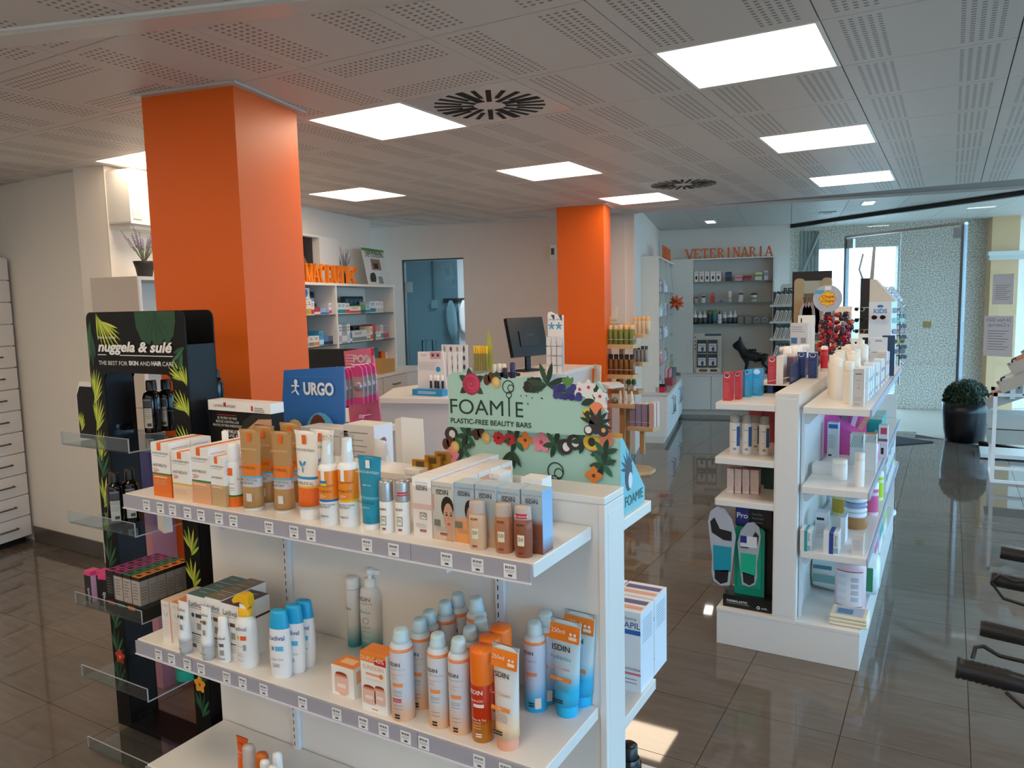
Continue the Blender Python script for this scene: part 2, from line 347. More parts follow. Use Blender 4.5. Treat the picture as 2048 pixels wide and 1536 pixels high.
# swirl air diffusers
VP = m('#dcd7d0', .25)
plate = MB().box(-.296, .296, -.296, .296, .001, .012, VP).mesh('face_plate')
slots = []
for k in range(24):
    a = 2*math.pi*k/24; r0, r1 = (.075, .262) if k % 2 == 0 else (.135, .262); w = .0105 if k % 2 else .012
    if k % 6 == 0: w = .02
    s = MB(); c_, s_ = math.cos(a), math.sin(a)
    s.hexa([(r*c_-w*q*s_, r*s_+w*q*c_, z) for z in (-.001, .001) for r, q in ((r0, -1), (r1, -1), (r1, 1), (r0, 1))], m('#0d0d0e', .8)); slots.append(s.mesh('slot'))
for k, (i, j) in enumerate(diffs):
    t = thing('air_diffuser', ['square air diffuser with radial black slots beside the bright ceiling lamp', 'small looking square air diffuser farther back over the aisle'][k], 'vent', (GX+(i+.5)*.6, GY+(j+.5)*.6, CEIL), 0)
    put(plate, 'face_plate', t)
    for q in slots: put(q, 'slot', t)
# small led spots in the raised ceiling
for k, (px, py) in enumerate(((1421, 443), (1737, 405))):
    P = zat(px, py, CEIL2); t = thing('spot_lamp', ['small oblong recessed lamp in front of the orange VETERINARIA letters', 'small oblong recessed lamp nearest the glass entrance'][k], 'lamp', P, FC.t, 'oblong recessed lamps')
    MB().box(-.07, .07, -.16, .16, -.008, .004, m('#f2f1ee', .4)).obj('housing', t); MB().box(-.055, .055, -.145, .145, -.0095, -.007, emit('led', (1, .96, .9), 14)).obj('diffuser', t)
P = zat(1655, 425, CEIL2); t = thing('ceiling_sensor', 'small grey ceiling grille near the glass entrance', 'vent', P, FC.t); MB().box(-.1, .1, -.12, .12, -.012, .003, m('#a9a7a4', .4)).obj('housing', t); MB().box(-.05, .05, -.08, .08, -.0135, -.011, m('#6b6a69', .5)).obj('grille', t)
# ------------------------------------------------------------------ back room seen through the glass door in the back wall
BR = m('#b9c6cc', .6)
wallbox('wall_back_room', FD, -.6, 3.0, 2.0, 2.1, 0, 2.7, BR); wallbox('wall_back_room', FD, -.7, -.6, .12, 2.1, 0, 2.7, BR); wallbox('wall_back_room', FD, 2.4, 2.5, .12, 2.1, 0, 2.7, BR)
wallbox('ceiling_back_room', FD, -.7, 3.0, .12, 2.1, 2.62, 2.7, PLAIN); 
P = FD.w(1.3, .9, 2.60); t = thing('ceiling_lamp', 'ceiling lamp inside the back room behind the glass door', 'lamp', P, FD.t, 'back room lamps'); MB().box(-.3, .3, -.3, .3, 0, .015, emit('cool_lamp', (.8, .92, 1), 40)).obj('diffuser', t)  # unseen lamp added so that the back room is lit
D2 = MB(); w = dx1-dx0
D2.box(.03, w-.10, .05, .058, .01, dz1-.02, glass('door_glass', '#aac3cb', .12))
dr = struct(D2, 'door_1', loc=FD.w(dx0, 0, 0), rz=FD.t); dr['label'] = 'bluish glass door into the back room'
hx, hz = FD.px(868, 680, .04); hx -= dx0
h = MB(); h.tube([(hx-.13, .0, hz-.9), (hx-.13, .0, hz), (hx, .0, hz), (hx, .0, hz-.9)], .012, m('#4c5357', .3, .8)); h.obj('handle', dr)
for z in (dz1-.32,): MB().box(.0, .1, .03, .07, z-.06, z+.06, STEEL).obj('hinge', dr)
struct(MB().box(-.015, .015, .02, .1, 0, dz1, m('#3c5058', .4)).box(0, w, .02, .1, dz1-.015, dz1, m('#3c5058', .4)).box(w-.012, w+.005, .02, .1, 0, dz1, m('#cfd6d8', .4)), 'trim_5', loc=FD.w(dx0, 0, 0), rz=FD.t)
cx_, cz_ = FD.px(868, 600, 1.97); t = thing('cable_conduit', 'grey cable conduit with a switch box on the back room wall', 'conduit', FD.w(cx_, 1.98, 0), FD.t)
MB().tube([(0, 0, cz_), (0, 0, 2.61)], .012, m('#8f9ca2', .5)).obj('pipe', t); MB().box(-.04, .04, -.03, .018, cz_-.12, cz_, m('#dbe2e4', .4)).obj('switch_box', t)
# white coats on a hook board
cx_, cz_ = FD.px(912, 602, 1.9); t = thing('coat_rack', 'hook board on the back room wall', 'coat rack', FD.w(cx_, 1.985, cz_), FD.t); MB().box(-.22, .22, -.015, .012, -.02, .04, m('#2c2f33', .5)).obj('board', t)
for k in range(3): MB().tube([(-.14+k*.14, -.015, .01), (-.14+k*.14, -.05, .0), (-.14+k*.14, -.05, .03)], .006, DARK).obj('hook', t)
for k in range(2):
    cb = MB(); n = 12
    ring = lambda z, wx_, dp, sh: [(sh+wx_*math.cos(2*math.pi*q/n), -.07+dp*math.sin(2*math.pi*q/n)+.012*math.sin(5*q), z) for q in range(n)]
    rs = [ring(.02, .03, .02, 0), ring(-.1, .11, .035, 0), ring(-.25, .12, .05, .01), ring(-.4, .11, .05, .03), ring(-.46 if k else -.56, .05, .03, .05)]
    vs = [p for r in rs for p in r]; cb.add(vs, [(i*n+(q+1) % n, i*n+q, (i+1)*n+q, (i+1)*n+(q+1) % n) for i in range(4) for q in range(n)]+[tuple(range(n)), tuple(range(4*n, 5*n))[::-1]], m('#dfe8ec', .7), True)
    o = cb.obj('white_coat', loc=FD.w(cx_-.09+k*.2, 1.985, cz_-.01), rz=FD.t); o.scale = (.7, .8, 1); tag(o, ['white work coat hanging left on the back room hooks', 'white work coat hanging right on the back room hooks'][k], 'coat')
# ------------------------------------------------------------------ glass front with double door, porch and granite wall outside
GP = glass('front_glass', '#f8faf9', .06); BM = m('#101113', .35); JAMB = m('#85888a', .45, .8)
gx = lambda px, py=600: FG.px(px, py)[0]
z_h = FG.px(1925, 450)[1]; jl, jr, mid = gx(1693), gx(1921), gx(1798)
beam = struct(MB().box(-.05, 8.2, -.04, .04, 2.70, 2.77, BM).box(-.02, .06, -.035, .035, 0, 2.7, BM).box(gx(1945, 860)+.1, 8.2, -.03, .03, 0, .05, BM), 'trim_6', loc=(*FG.o[:2], 0), rz=FG.t)
def pane(name, x0, x1, z0, z1): return struct(MB().box(x0, x1, -.006, .006, z0, z1, GP), name, loc=(*FG.o[:2], 0), rz=FG.t)
pane('window_1', .062, jl-.035, .02, 2.70); pane('window_2', jl-.033, jr+.04, z_h+.03, 2.70); pane('window_3', jr+.042, jr+1.4, .05, 2.70); pane('window_4', jr+1.404, jr+3.2, .05, 2.70); pane('window_5', jr+3.204, 8.15, .05, 2.70)
struct(MB().box(jl-.03, jl, -.03, .03, 0, z_h, JAMB).box(jr, jr+.035, -.03, .03, 0, z_h, JAMB).box(jl-.03, jr+.035, -.03, .03, z_h, z_h+.03, m('#b9b0a6', .3, .9)), 'trim_7', loc=(*FG.o[:2], 0), rz=FG.t)
for k, (x0, x1) in enumerate(((jl+.006, mid-.004), (mid+.004, jr-.006))):
    d = pane('door_%d' % (2+k), x0, x1, .012, z_h-.01); d['label'] = ['left leaf of the glass entrance door', 'right leaf of the glass entrance door'][k]
    xx = x0+.05 if k == 0 else x1-.05
    MB().box(xx-.05 if k else x0, xx+.05 if not k else x1, -.02, .02, z_h-.14, z_h-.02, STEEL).obj('hinge_clamp', d); MB().box(xx-.05 if k else x0, xx+.05 if not k else x1, -.02, .02, .012, .12, STEEL).obj('hinge_clamp', d)
    hx = x1-.09 if k == 0 else x0+.09; MB().tube([(hx, -.008, .85), (hx, -.07, .88), (hx, -.07, 1.55), (hx, -.008, 1.58)], .012, STEEL).obj('pull_handle', d)
    MB().box((x0+x1)/2-.06, (x0+x1)/2+.06, -.0085, -.0065, 1.3, 1.38, m('#d8d79a' if k else '#c9d4d6', .6)).obj('sticker', d)
struct(MB().tube([(gx(1955), 0, 2.74), (gx(1955), 0, 2.95)], .02, BM), 'trim_8', loc=(*FG.o[:2], 0), rz=FG.t)
gr = bpy.data.materials.new('speckled_granite'); gr.use_nodes = True; nt = gr.node_tree; b = nt.nodes['Principled BSDF']; b.inputs['Roughness'].default_value = .55
vo = nt.nodes.new('ShaderNodeTexNoise'); vo.inputs['Scale'].default_value = 60; vo.inputs['Detail'].default_value = 3; vo.inputs['Roughness'].default_value = .7; tc = nt.nodes.new('ShaderNodeTexCoord'); nt.links.new(tc.outputs['Object'], vo.inputs['Vector'])
cr = nt.nodes.new('ShaderNodeValToRGB'); el = cr.color_ramp.elements; el[0].position = .38; el[0].color = lin('#84786c'); el[1].position = .60; el[1].color = lin('#f3e6d6'); e2 = el.new(.5); e2.color = lin('#c8baab')
nt.links.new(vo.outputs['Fac'], cr.inputs[0]); nt.links.new(cr.outputs[0], b.inputs['Base Color'])
ox0, oz = FP.px(1638, 498); ox1, _ = FP.px(1797, 490); pr0 = FP.px(1560, 600)[0]-.4; pr1 = FP.px(1972, 600)[0]
for x0, x1, z0, z1 in ((pr0, ox0, 0, 3.4), (ox0, ox1, oz, 3.4), (ox1, pr1, 0, 3.4)): struct(MB().box(x0, x1, 0, .25, z0, z1, gr), 'wall_porch', loc=(*FP.o[:2], 0), rz=FP.t)
struct(MB().slab([(-4.5, 12.1), (-2.2, 11.86), (.62, 9.66), (3.2, 7.65), (9, 7.65), (9, 22), (-4.5, 22)], -.08, -.002, m('#d6c8b6', .35, noise=.05, nscale=9)), 'porch_floor')
struct(MB().slab([(-2.3, 11.9), (.6, 9.72), (3, 7.9), (3, 8.8), (.9, 10.4), (-2.0, 12.5)], 2.95, 3.05, m('#d5d2cc', .6)), 'ceiling_porch')
FAC = m('#e6bb8c', .6, noise=.03, nscale=6); fx1 = FP.px(2034, 600, -.25)[0]; fz0 = FP.px(2000, 520, -.25)[1]; fz1 = FP.px(2000, 503, -.25)[1]
struct(MB().box(pr1-.02, fx1, -.25, .2, 0, 3.4, FAC), 'wall_facade', loc=(*FP.o[:2], 0), rz=FP.t)
struct(MB().box(pr1-.06, fx1+.12, -.33, -.25, fz0, fz0+.06, m('#d9d6d0', .5)).box(pr1-.08, fx1+.14, -.36, -.25, fz0+.06, fz1, m('#e2dfd9', .5)), 'trim_9', loc=(*FP.o[:2], 0), rz=FP.t)
struct(MB().box(fx1+.02, fx1+3, .3, .4, 0, 3.6, m('#f2f1ee', .5)), 'wall_facade', loc=(*FP.o[:2], 0), rz=FP.t)
# corrugated gate folded at the left of the porch
g0 = FP.px(1597, 560, -.2)[0]; g1 = FP.px(1637, 560, -.2)[0]; gz = FP.px(1610, 462, -.2)[1]
t = thing('folding_gate', 'ribbed grey green metal gate folded at the left of the porch', 'gate', (*FP.w(g0, -.2, 0)[:2], 0), FP.t)
gm = m('#8f948d', .45, .3); W_ = g1-g0; n = 11
for k in range(n):
    x = W_*k/n; MB().prism([(x, 0.01), (x+W_/n*.98, 0.01), (x+W_/n*.98, gz), (x, gz)], -.012 if k % 2 else .006, .02, gm).obj('rib', t)
MB().tube([(0, -.03, gz-.75), (W_, -.03, gz-.03)], .02, gm, 4).obj('brace', t)
# dark doormat
t = MB().slab([(-1.35, 10.75), (-.55, 10.1), (-.12, 9.85), (-.95, 9.05)], .001, .012, m('#35383b', .9, noise=.1, nscale=150)).obj('doormat'); tag(t, 'dark grey doormat on the floor inside the entrance', 'mat')
# shop windows along the right side of the room, out of the picture; the daylight on the right hand faces comes through them
struct(MB().box(3.05, 3.2, -3.1, 7.75, 2.35, 2.75, PAINT).box(3.05, 3.2, -3.1, 7.75, 0, .12, PAINT).box(3.05, 3.2, -3.1, -2.9, .12, 2.35, PAINT).box(3.05, 3.2, 1.9, 2.05, .12, 2.35, PAINT).box(3.05, 3.2, 4.6, 4.75, .12, 2.35, PAINT), 'wall_right')
for k, (a, c) in enumerate(((-2.9, 1.9), (2.05, 4.6), (4.75, 7.75))): struct(MB().box(3.11, 3.122, a, c, .12, 2.35, GP), 'window_%d' % (6+k))
struct(MB().box(3.2, 4.5, -3.2, 7.3, 2.36, 2.42, m('#8d8a84', .7)), 'awning')['label'] = 'grey flat awning over the right hand shop windows'  # unseen slab added to cut the skylight entering at the right
struct(MB().box(-40, 45, -30, 60, -.2, -.09, m('#7d7a76', .8)), 'street')
# ================================================================== front gondola
GX0, GX1, GY0, GY1, GZ = -2.30, -.752, 1.757, 1.889, 1.20
Z1, Z2, Z3 = 1.12, .63, .19
SF = 1.442                      # front edge of the shelves
RAIL = m('#a5a4b0', .25); TAGP = m('#e9e9ec', .5); BAR = m('#3c3d42', .6)
tgm = MB(); tgm.box(-.0165, .0165, -.0008, 0, -.0165, .0165, TAGP)
for k in range(13):
    x = -.012+k*.0018
    if k not in (4, 8): tgm.rect(x, x+.001+.0005*(k % 3 == 0), .006, .012, -.0011, BAR)
tgm.rect(-.013, .013, .0005, .0018, -.0011, FINE).rect(-.011, .009, -.003, -.0018, -.0011, FINE)
tgm.rect(-.005, .006, -.012, -.0075, -.0011, BAR); tgm = tgm.mesh('price_tag')
gon = thing('gondola_shelf', 'white double sided gondola shelf in the foreground full of sun care products', 'shelf', ((GX0+GX1)/2, 1.8, 0))
gon_off = Vector((-(GX0+GX1)/2, -1.8, 0))
def gpart(mb, name, parent=None, **k):
    o = mb.obj(name, gon if parent is None else parent, **k)
    if parent is None: o.location = gon_off
    return o
gpart(MB().box(GX0, GX1-.018, GY0+.004, GY1-.004, .1, GZ-.02, LAM), 'back_panel')
gpart(MB().box(GX0, GX1, GY0, GY1, GZ-.02, GZ, LAM), 'top_board', bevel=.002)
gpart(MB().box(GX1-.018, GX1, GY0, GY1, .02, GZ-.021, LAM), 'end_panel', bevel=.0015)
gpart(MB().box(GX1-.0005, GX1+.0012, GY0+.02, GY1-.02, .04, GZ-.045, LAM), 'end_cover', bevel=.001)
gpart(MB().box(GX0, GX1, 1.40, 2.26, 0, .165, LAM), 'plinth', bevel=.002)
for x in (-1.905, -1.068):
    u = MB().box(x-.013, x+.013, GY0-.012, GY0+.003, .17, GZ-.02, m('#dde0e6', .3))
    for k in range(38): u.rect(x-.0065, x-.003, .2+k*.026, .215+k*.026, GY0-.0125, m('#17181b', .8))
    gpart(u, 'slotted_upright')
tags1 = [293, 321, 345, 375, 402, 438, 467, 538, 588, 622, 734, 787, 893, 955, 1020]
tags2 = [317, 343, 374, 402, 453, 485, 527, 605, 673, 726, 767, 811, 847, 958, 1010]
for z, x0, x1, tg, lv in ((Z1, -2.29, -.789, tags1, 0), (Z2, -2.285, -.775, tags2, 1), (Z3, -2.285, -.775, [], 2)):
    sh = gpart(MB().box(x0, x1, SF, GY0-.001, z-.034, z, LAM), 'shelf_board', bevel=.002)
    r = MB(); cuts = [x0, -2.0, -1.13, x1-.004]
    for a, b_ in zip(cuts, cuts[1:]): r.box(a+.001, b_-.001, SF-.008, SF-.004, z-.046, z-.002, RAIL)
    r.box(x0, x1-.004, SF-.004, SF-.0005, z-.03, z-.006, RAIL).box(x0, x1-.004, SF-.0115, SF-.008, z-.0475, z-.044, m('#dfe0ea', .2))
    o = r.obj('price_rail', sh)
    for px in tg:
        py = 1010+(px-280)*.18 if lv == 0 else 1305+(px-306)*.32
        P = yat(px, py, SF-.009); put(tgm, 'price_tag', sh, (P[0], SF-.0085, z-.0245))
    for x in (-1.905, -1.068): MB().prism([(0, 0), (.004, 0), (.004, .05), (0, .05)], SF+.05, GY0-.013, m('#dde0e6', .3)).obj('bracket', sh, loc=(x-.002, 0, z-.085))
    if lv < 2: zt = Z1-.04 if lv == 0 else .50; gpart(MB().box(x0, x1, GY1+.001, 2.21, zt-.034, zt, LAM), 'shelf_board', bevel=.002)
ZB1, ZB2 = Z1-.04, .50
# ================================================================== packages
OP = m('#efeeea', .4); LRP = m('#ef6a1a', .4)
def carton(name, label, loc, w, d, h, mt, top=None, side=None, rz=0., group=None, dec=None, cat='box', flap=True, bevel=0):
    """a folding box: front face at local y=0, body behind it; dec(mb, w, h) prints on the front"""
    b_ = MB().box(-w/2, w/2, 0, d, 0, h, mt, top=top, side=side)
    if dec: dec(b_, w, h)
    o = b_.obj(name, loc=tuple(map(float, loc)), rz=rz, bevel=0); tag(o, label, cat, group)
    if flap:
        MB().box(-w/2+.001, w/2-.001, .0012, d-.001, h-.0005, h+.0006, top or mt).box(-w*.18, w*.18, .0004, .004, h-.004, h+.0004, top or mt).obj('top_flap', o)
    return o
def boxpx(xl, yl, xr, yr, yt, z):
    a = zat(xl, yl, z); c = zat(xr, yr, z); y = (a[1]+c[1])/2
    a = yat(xl, yl, y); c = yat(xr, yr, y)
    h = topz((a[0], y, z), yt)-z
    return ((a[0]+c[0])/2, y, z), abs(c[0]-a[0]), h
def cylpx(cx, yb, yt, wpx, z):
    P = zat(cx, yb, z); r = sz(P, wpx)/2; d = np.array([P[0], P[1]]); d /= np.linalg.norm(d)
    C = (P[0]+d[0]*r, P[1]+d[1]*r, z); return C, r, topz(C, yt)-z
def parts(root, *a):
    for mb, name in a: (mb.obj(name, root) if isinstance(mb, MB) else put(mb, name, root))
def barcode_dec(mb, w, h): mb.rect(-w*.4, w*.4, h*.1, h*.2, -.0004, FINE)
# ---- Anthelios style cartons on the top shelf
def lrp_dec(mid, low, strip, num='50'):
    def f(b_, w, h):
        b_.rect(-w*.17, w*.05, h*.86, h*1.0, -.0004, LRP)
        b_.rect(-w*.40, w*.30, h*.755, h*.762, -.0004, FINE)
        b_.rect(-w*.42, w*.3, low-.075*h, low-.05*h, -.0004, m('#f6cdb0', .5)) if low else None
        b_.lines(-w*.4, w*.3, low-.12*h, 3, h*.035, h*.01, -.0004, m('#d8a888', .5))
    return f
LBOX = [((308.6, 991.5, 344.6, 995.4, 884), '#e9700f', '#2f7d3a', .44, 2, 'orange lower half, green stripe', '50+'), ((348, 998, 385, 1006, 902.5), '#e9c7a4', '#e8b92a', .36, 1, 'pale beige lower half, yellow stripe', '50+'),
        ((387, 1005.6, 423, 1009.4, 894), '#e0a277', '#2f7d3a', .42, 3, 'peach lower half, green stripe', '50+'), ((425, 1011.5, 453, 1014, 912), '#c4a274', '#efeeea', .46, 3, 'tan lower half', '')]
for (q, low, strip, fr_, deep, ds, num) in LBOX:
    loc, w, h = boxpx(*q, Z1); d = w*.85
    mt = zb(h, ((0, low), (fr_-.035, strip), (fr_, '#efeeea')))
    sidem = zb(h, ((0, low), (fr_-.035, strip), (fr_, '#f3f2f3')))
    for k in range(deep):
        o = carton('sunscreen_carton', 'sunscreen carton with %s, %s on the top shelf' % (ds, 'at the front' if k == 0 else ORD[k]+' in row'), (loc[0], loc[1]+k*(d+.003), Z1), w, d, h, mt, top=OP, side=sidem, dec=lrp_dec('', h*fr_-.002, strip) , group=None)
        MB().box(-w*.17, w*.05, 0, d, h+.0007, h+.0009, LRP).obj('orange_stripe', o)
        for z in (.86, .8, .74, .68): bpy_ = None
        sd = MB()
        for z in (.9, .86, .82, .72, .66, .3, .24): sd.quad((w/2+.0004, d*.1, h*z), (w/2+.0004, d*.85, h*z), (w/2+.0004, d*.85, h*(z+.008)), (w/2+.0004, d*.1, h*(z+.008)), FINE)
        sd.obj('side_print', o)
        if k == 0:
            txt(o, 'LA ROCHE-POSAY', 0, h*.79, w*.075, INK); txt(o, 'ANTHELIOS', -w*.44, h*.56, w*.1, INK, align='LEFT')
            if num: txt(o, num, -w*.43, h*.45, h*.075, m('#e8531c', .5), align='LEFT')
# ---- lathe packages
def bottle(name, label, loc, prof, mt, capprof, capm, rz=.2, seg=24, sx=1., sy=1., group=None, cat='bottle', capname='cap'):
    o = MB().lathe(prof, mt, seg, sx, sy).obj(name, loc=tuple(map(float, loc)), rz=rz); tag(o, label, cat, group)
    if capprof: MB().lathe(capprof, capm, seg, sx, sy).obj(capname, o)
    return o
def nozzle_cap(r, z, h): return [(r, z), (r, z+h*.25), (r*.9, z+h*.3), (r*.88, z+h*.72), (r*.7, z+h*.93), (r*.35, z+h), (0, z+h)]
def dome_can(r, h, frac): return [(r*.96, 0), (r, .003), (r, h*frac*.93), (r*.93, h*frac*.97), (r*.8, h*frac)]
def tube_pack(name, label, loc, w, h, mt, capm, capw, caph, rz=0., group=None, crimp=None, tilt=0):
    """squeeze tube standing on its round cap: oval above the cap, flat sealed seam at the top"""
    o = MB(); n = 20; rows = []; rb = capw*.55
    for t in (0, .12, .35, .6, .8, .93, .955, 1):
        z = caph+(h-caph)*t; a = (rb*(1-t)+w/2*t); e = max(.0014, rb*.95*(1-t)**.75)
        if t == 0: a = e = rb
        rows.append([(a*math.cos(2*math.pi*k/n), e*math.sin(2*math.pi*k/n), z) for k in range(n)])
    vs = [p for r in rows for p in r]
    o.add(vs, [(i*n+k, i*n+(k+1) % n, (i+1)*n+(k+1) % n, (i+1)*n+k) for i in range(len(rows)-1) for k in range(n)]+[tuple(range(n))[::-1], tuple(range(len(vs)-n, len(vs)))], mt, True)
    o = o.obj(name, loc=tuple(map(float, loc)), rz=rz); tag(o, label, 'tube', group)
    MB().lathe([(capw/2*.94, 0), (capw/2, .003), (capw/2, caph*.95), (capw/2*.95, caph+.001)], capm, 20).obj('cap', o)
    c = MB().box(-w/2, w/2, -.0016, .0016, h-h*.04, h, crimp or mt); c.obj('sealed_seam', o)
    return o
def tube_y(w, h, capw, caph, z):       # how far the front of the tube is at height z
    t = max(0, min(1, (z-caph)/(h-caph))); return -capw*.55*.95*(1-t)**.75-.0012
def tubepx(cx, yb, yt, wpx, capwpx, z, lean=0):
    C, r, h = cylpx(cx, yb, yt, capwpx, z); return C, sz(C, wpx)/.9, h, 2*r
# small white spray with orange square
C, r, h = cylpx(474, 1014.4, 885, 28, Z1)
o = bottle('sunscreen_spray', 'small white sunscreen spray with orange square and green band beside the tan tubes', C, dome_can(r, h, .72), zb(h, ((0, '#ec6f16'), (.16, '#2f7d3a'), (.19, '#efeeea')), rough=.3), [(r*.86, h*.715), (r*.88, h*.93), (r*.7, h*.985), (0, h)], m('#f1efeb', .3))
MB().patch(r, -r*.62, r*.35, h*.50, h*.62, LRP).patch(r, -r*.7, r*.5, h*.3, h*.31, FINE).patch(r, -r*.7, r*.6, h*.27, h*.275, FINE).obj('label', o); txt(o, 'ANTHELIOS', -r*.1, h*.36, r*.16, INK, y=0, r=r)
for k, (px, py, yt) in enumerate(((447, 1000, 862), (480, 1000, 860))):
    C, r, h = cylpx(px, py-14, yt, 15, Z1); bottle('white_topped_bottle', 'slim white cap bottle %s behind the tan cartons' % ['left', 'right'][k], (C[0], C[1]+.02, Z1), dome_can(r, h, .8), m('#e9e6e0', .3), [(r*.85, h*.8), (r*.85, h*.98), (0, h)], m('#f1efeb', .3))
# tan tubes
TAN = '#b58a55'
for k, (cx, yb, yt, wp, cp, lb) in enumerate(((509, 1023, 858, 47, 38, 'front left tan sunscreen tube of the pair on the top shelf'), (571, 1028, 862, 45, 38, 'front right tan sunscreen tube of the pair on the top shelf'), (536, 1012, 851, 45, 38, 'tan sunscreen tube standing behind the left front one'), (589, 1012, 845, 45, 38, 'tan sunscreen tube standing behind the right front one'))):
    C, w, h, cw = tubepx(cx, yb, yt, wp, cp, Z1)
    mt = zb(h, ((0, TAN), (.30, '#c7c8cc'), (.405, '#66a9cf'), (.43, '#e27a1f'), (.58, TAN)), rough=.35)
    o = tube_pack('sunscreen_tube', lb, C, w, h, mt, m('#e6e0d6', .3), cw, h*.045, rz=math.radians(8))
    ty = lambda f: tube_y(w, h, cw, h*.045, h*f)
    MB().rect(-w*.06, w*.1, h*.85, h*.955, ty(.85), LRP).rect(0, w*.25, h*.13, h*.23, ty(.13)-.001, m('#dcdad6', .5)).obj('label', o)
    for s_, f, c_, col in (('LA ROCHE-POSAY', .75, .07, '#e9d6b8'), ('ANTHELIOS', .52, .1, '#7a3a10'), ('UV PROTECTION', .375, .085, '#30343c'), ('RESISTANT', .335, .085, '#30343c')):
        txt(o, s_, -w*.02, h*f, w*c_, m(col, .5), y=ty(f))
# white Anthelios XL tubes
for k, (cx, yb, yt, lb) in enumerate(((621, 1041, 861, 'white sunscreen tube with blue splash drops and orange lower part'), (652, 1026, 858, 'white sunscreen tube half hidden behind the splash drop tube'))):
    C, w, h, cw = tubepx(cx, yb, yt, 55, 40, Z1)
    o = tube_pack('sunscreen_tube', lb, C, w, h, zb(h, ((0, '#e7e5e2'), (.15, '#ec6a1a'), (.36, '#f0b429'), (.385, '#efece6'), (.46, '#2c93c6'), (.49, '#efece6'))), m('#efefed', .3), cw, h*.13)
    ty = lambda f: tube_y(w, h, cw, h*.13, h*f)
    lb_ = MB().rect(-w*.1, w*.08, h*.85, h*.955, ty(.85), LRP); BL = m('#2795cb', .4)
    for dx, dz, L, dg, wd in ((-.02, .60, .085, 120, .035), (.02, .615, .07, 55, .03), (0, .53, .075, 95, .02)): lb_.leaf(w*dx, h*dz, h*L, h*wd, dg, ty(.56), BL)
    lb_.obj('label', o); txt(o, 'LA ROCHE-POSAY', 0, h*.775, w*.08, INK, y=ty(.77)); txt(o, 'ANTHELIOS XL', 0, h*.405, w*.1, INK, y=ty(.4)); txt(o, '50+', -w*.25, h*.55, w*.1, m('#f0a58c', .5), y=ty(.55))
# sprays
for k, (cx, yb, yt) in enumerate(((662, 1052, 872), (701, 1055.5, 866))):
    C, r, h = cylpx(cx, yb, yt, 41, Z1)
    o = bottle('sunscreen_spray', ['children sunscreen spray with blue stripe and little parasol print', 'orange and white sunscreen spray with yellow stripe'][k], C, [(r*.96, 0), (r, .004), (r, h*.63), (r*.9, h*.67), (r*.6, h*.69)], zb(h, ((0, '#eceae8'), (.27, '#1f6fb5' if k == 0 else '#efc02c'), (.30, '#ec8a1e'), (.62, '#f2f0ee')), rough=.3), [(r*.62, h*.69), (r*.62, h*.76), (r*.55, h*.77), (r*.55, h*.83), (r*.5, h*.84), (r*.5, h*.93), (r*.42, h*.95), (0, h*.95)], m('#f4f3f1', .3), capname='pump_head')
    MB().lathe([(r*.72, h*.70), (r*.72, h*.97), (r*.6, h*1.0), (0, h)], CLEAR, 20, cap=False).obj('clear_cap', o)
    l = MB().patch(r, -r*.25, r*.15, h*.5, h*.625, m('#f2f0ee', .4), off=.0006)
    if k == 0: l.patch(r, -r*.45, r*.35, h*.485, h*.515, m('#2a7fc0', .4), off=.0008).patch(r, -r*.3, r*.3, h*.455, h*.485, m('#f3c93a', .4), off=.0008)
    l.obj('label', o)
    for s_, f, c_, col in (('LA ROCHE-POSAY', .475 if k else .445, .2, '#8a4310'), ('ANTHELIOS', .38, .24, '#8a4310'), ('50+', .32, .3, '#f6e4cf'), ('UV-PROTECTION', .23, .2, '#2b2d33'), ('RESISTANT', .205, .2, '#2b2d33'), ('DERMO', .1, .2, '#55575c')):
        txt(o, s_, -r*.1, h*f, r*c_, m(col, .5), y=0, r=r)
# blue after sun tube
C, w, h, cw = tubepx(745, 1061, 912, 54, 34, Z1)
o = tube_pack('after_sun_tube', 'blue after sun tube with pale seam beside the silver capped bottles', C, w, h, zb(h, ((0, '#22a0c8'), (.1, '#1792b4'), (.42, '#58b6d2'), (.45, '#1690b4')), rough=.3), m('#f0f0ee', .3), cw, h*.09)
ty = lambda f: tube_y(w, h, cw, h*.09, h*f)
MB().rect(-w*.1, w*.08, h*.84, h*.95, ty(.84), m('#eef3f5', .4)).obj('label', o)
for s_, f, c_, col in (('LA ROCHE-POSAY', .77, .085, '#eef6f8'), ('POSTHELIOS', .36, .09, '#0b5f7c'), ('after-sun', .6, .07, '#eef6f8'), ('hydratant', .3, .06, '#bfe2ee')): txt(o, s_, -w*.02, h*f, w*c_, m(col, .5), y=ty(f))
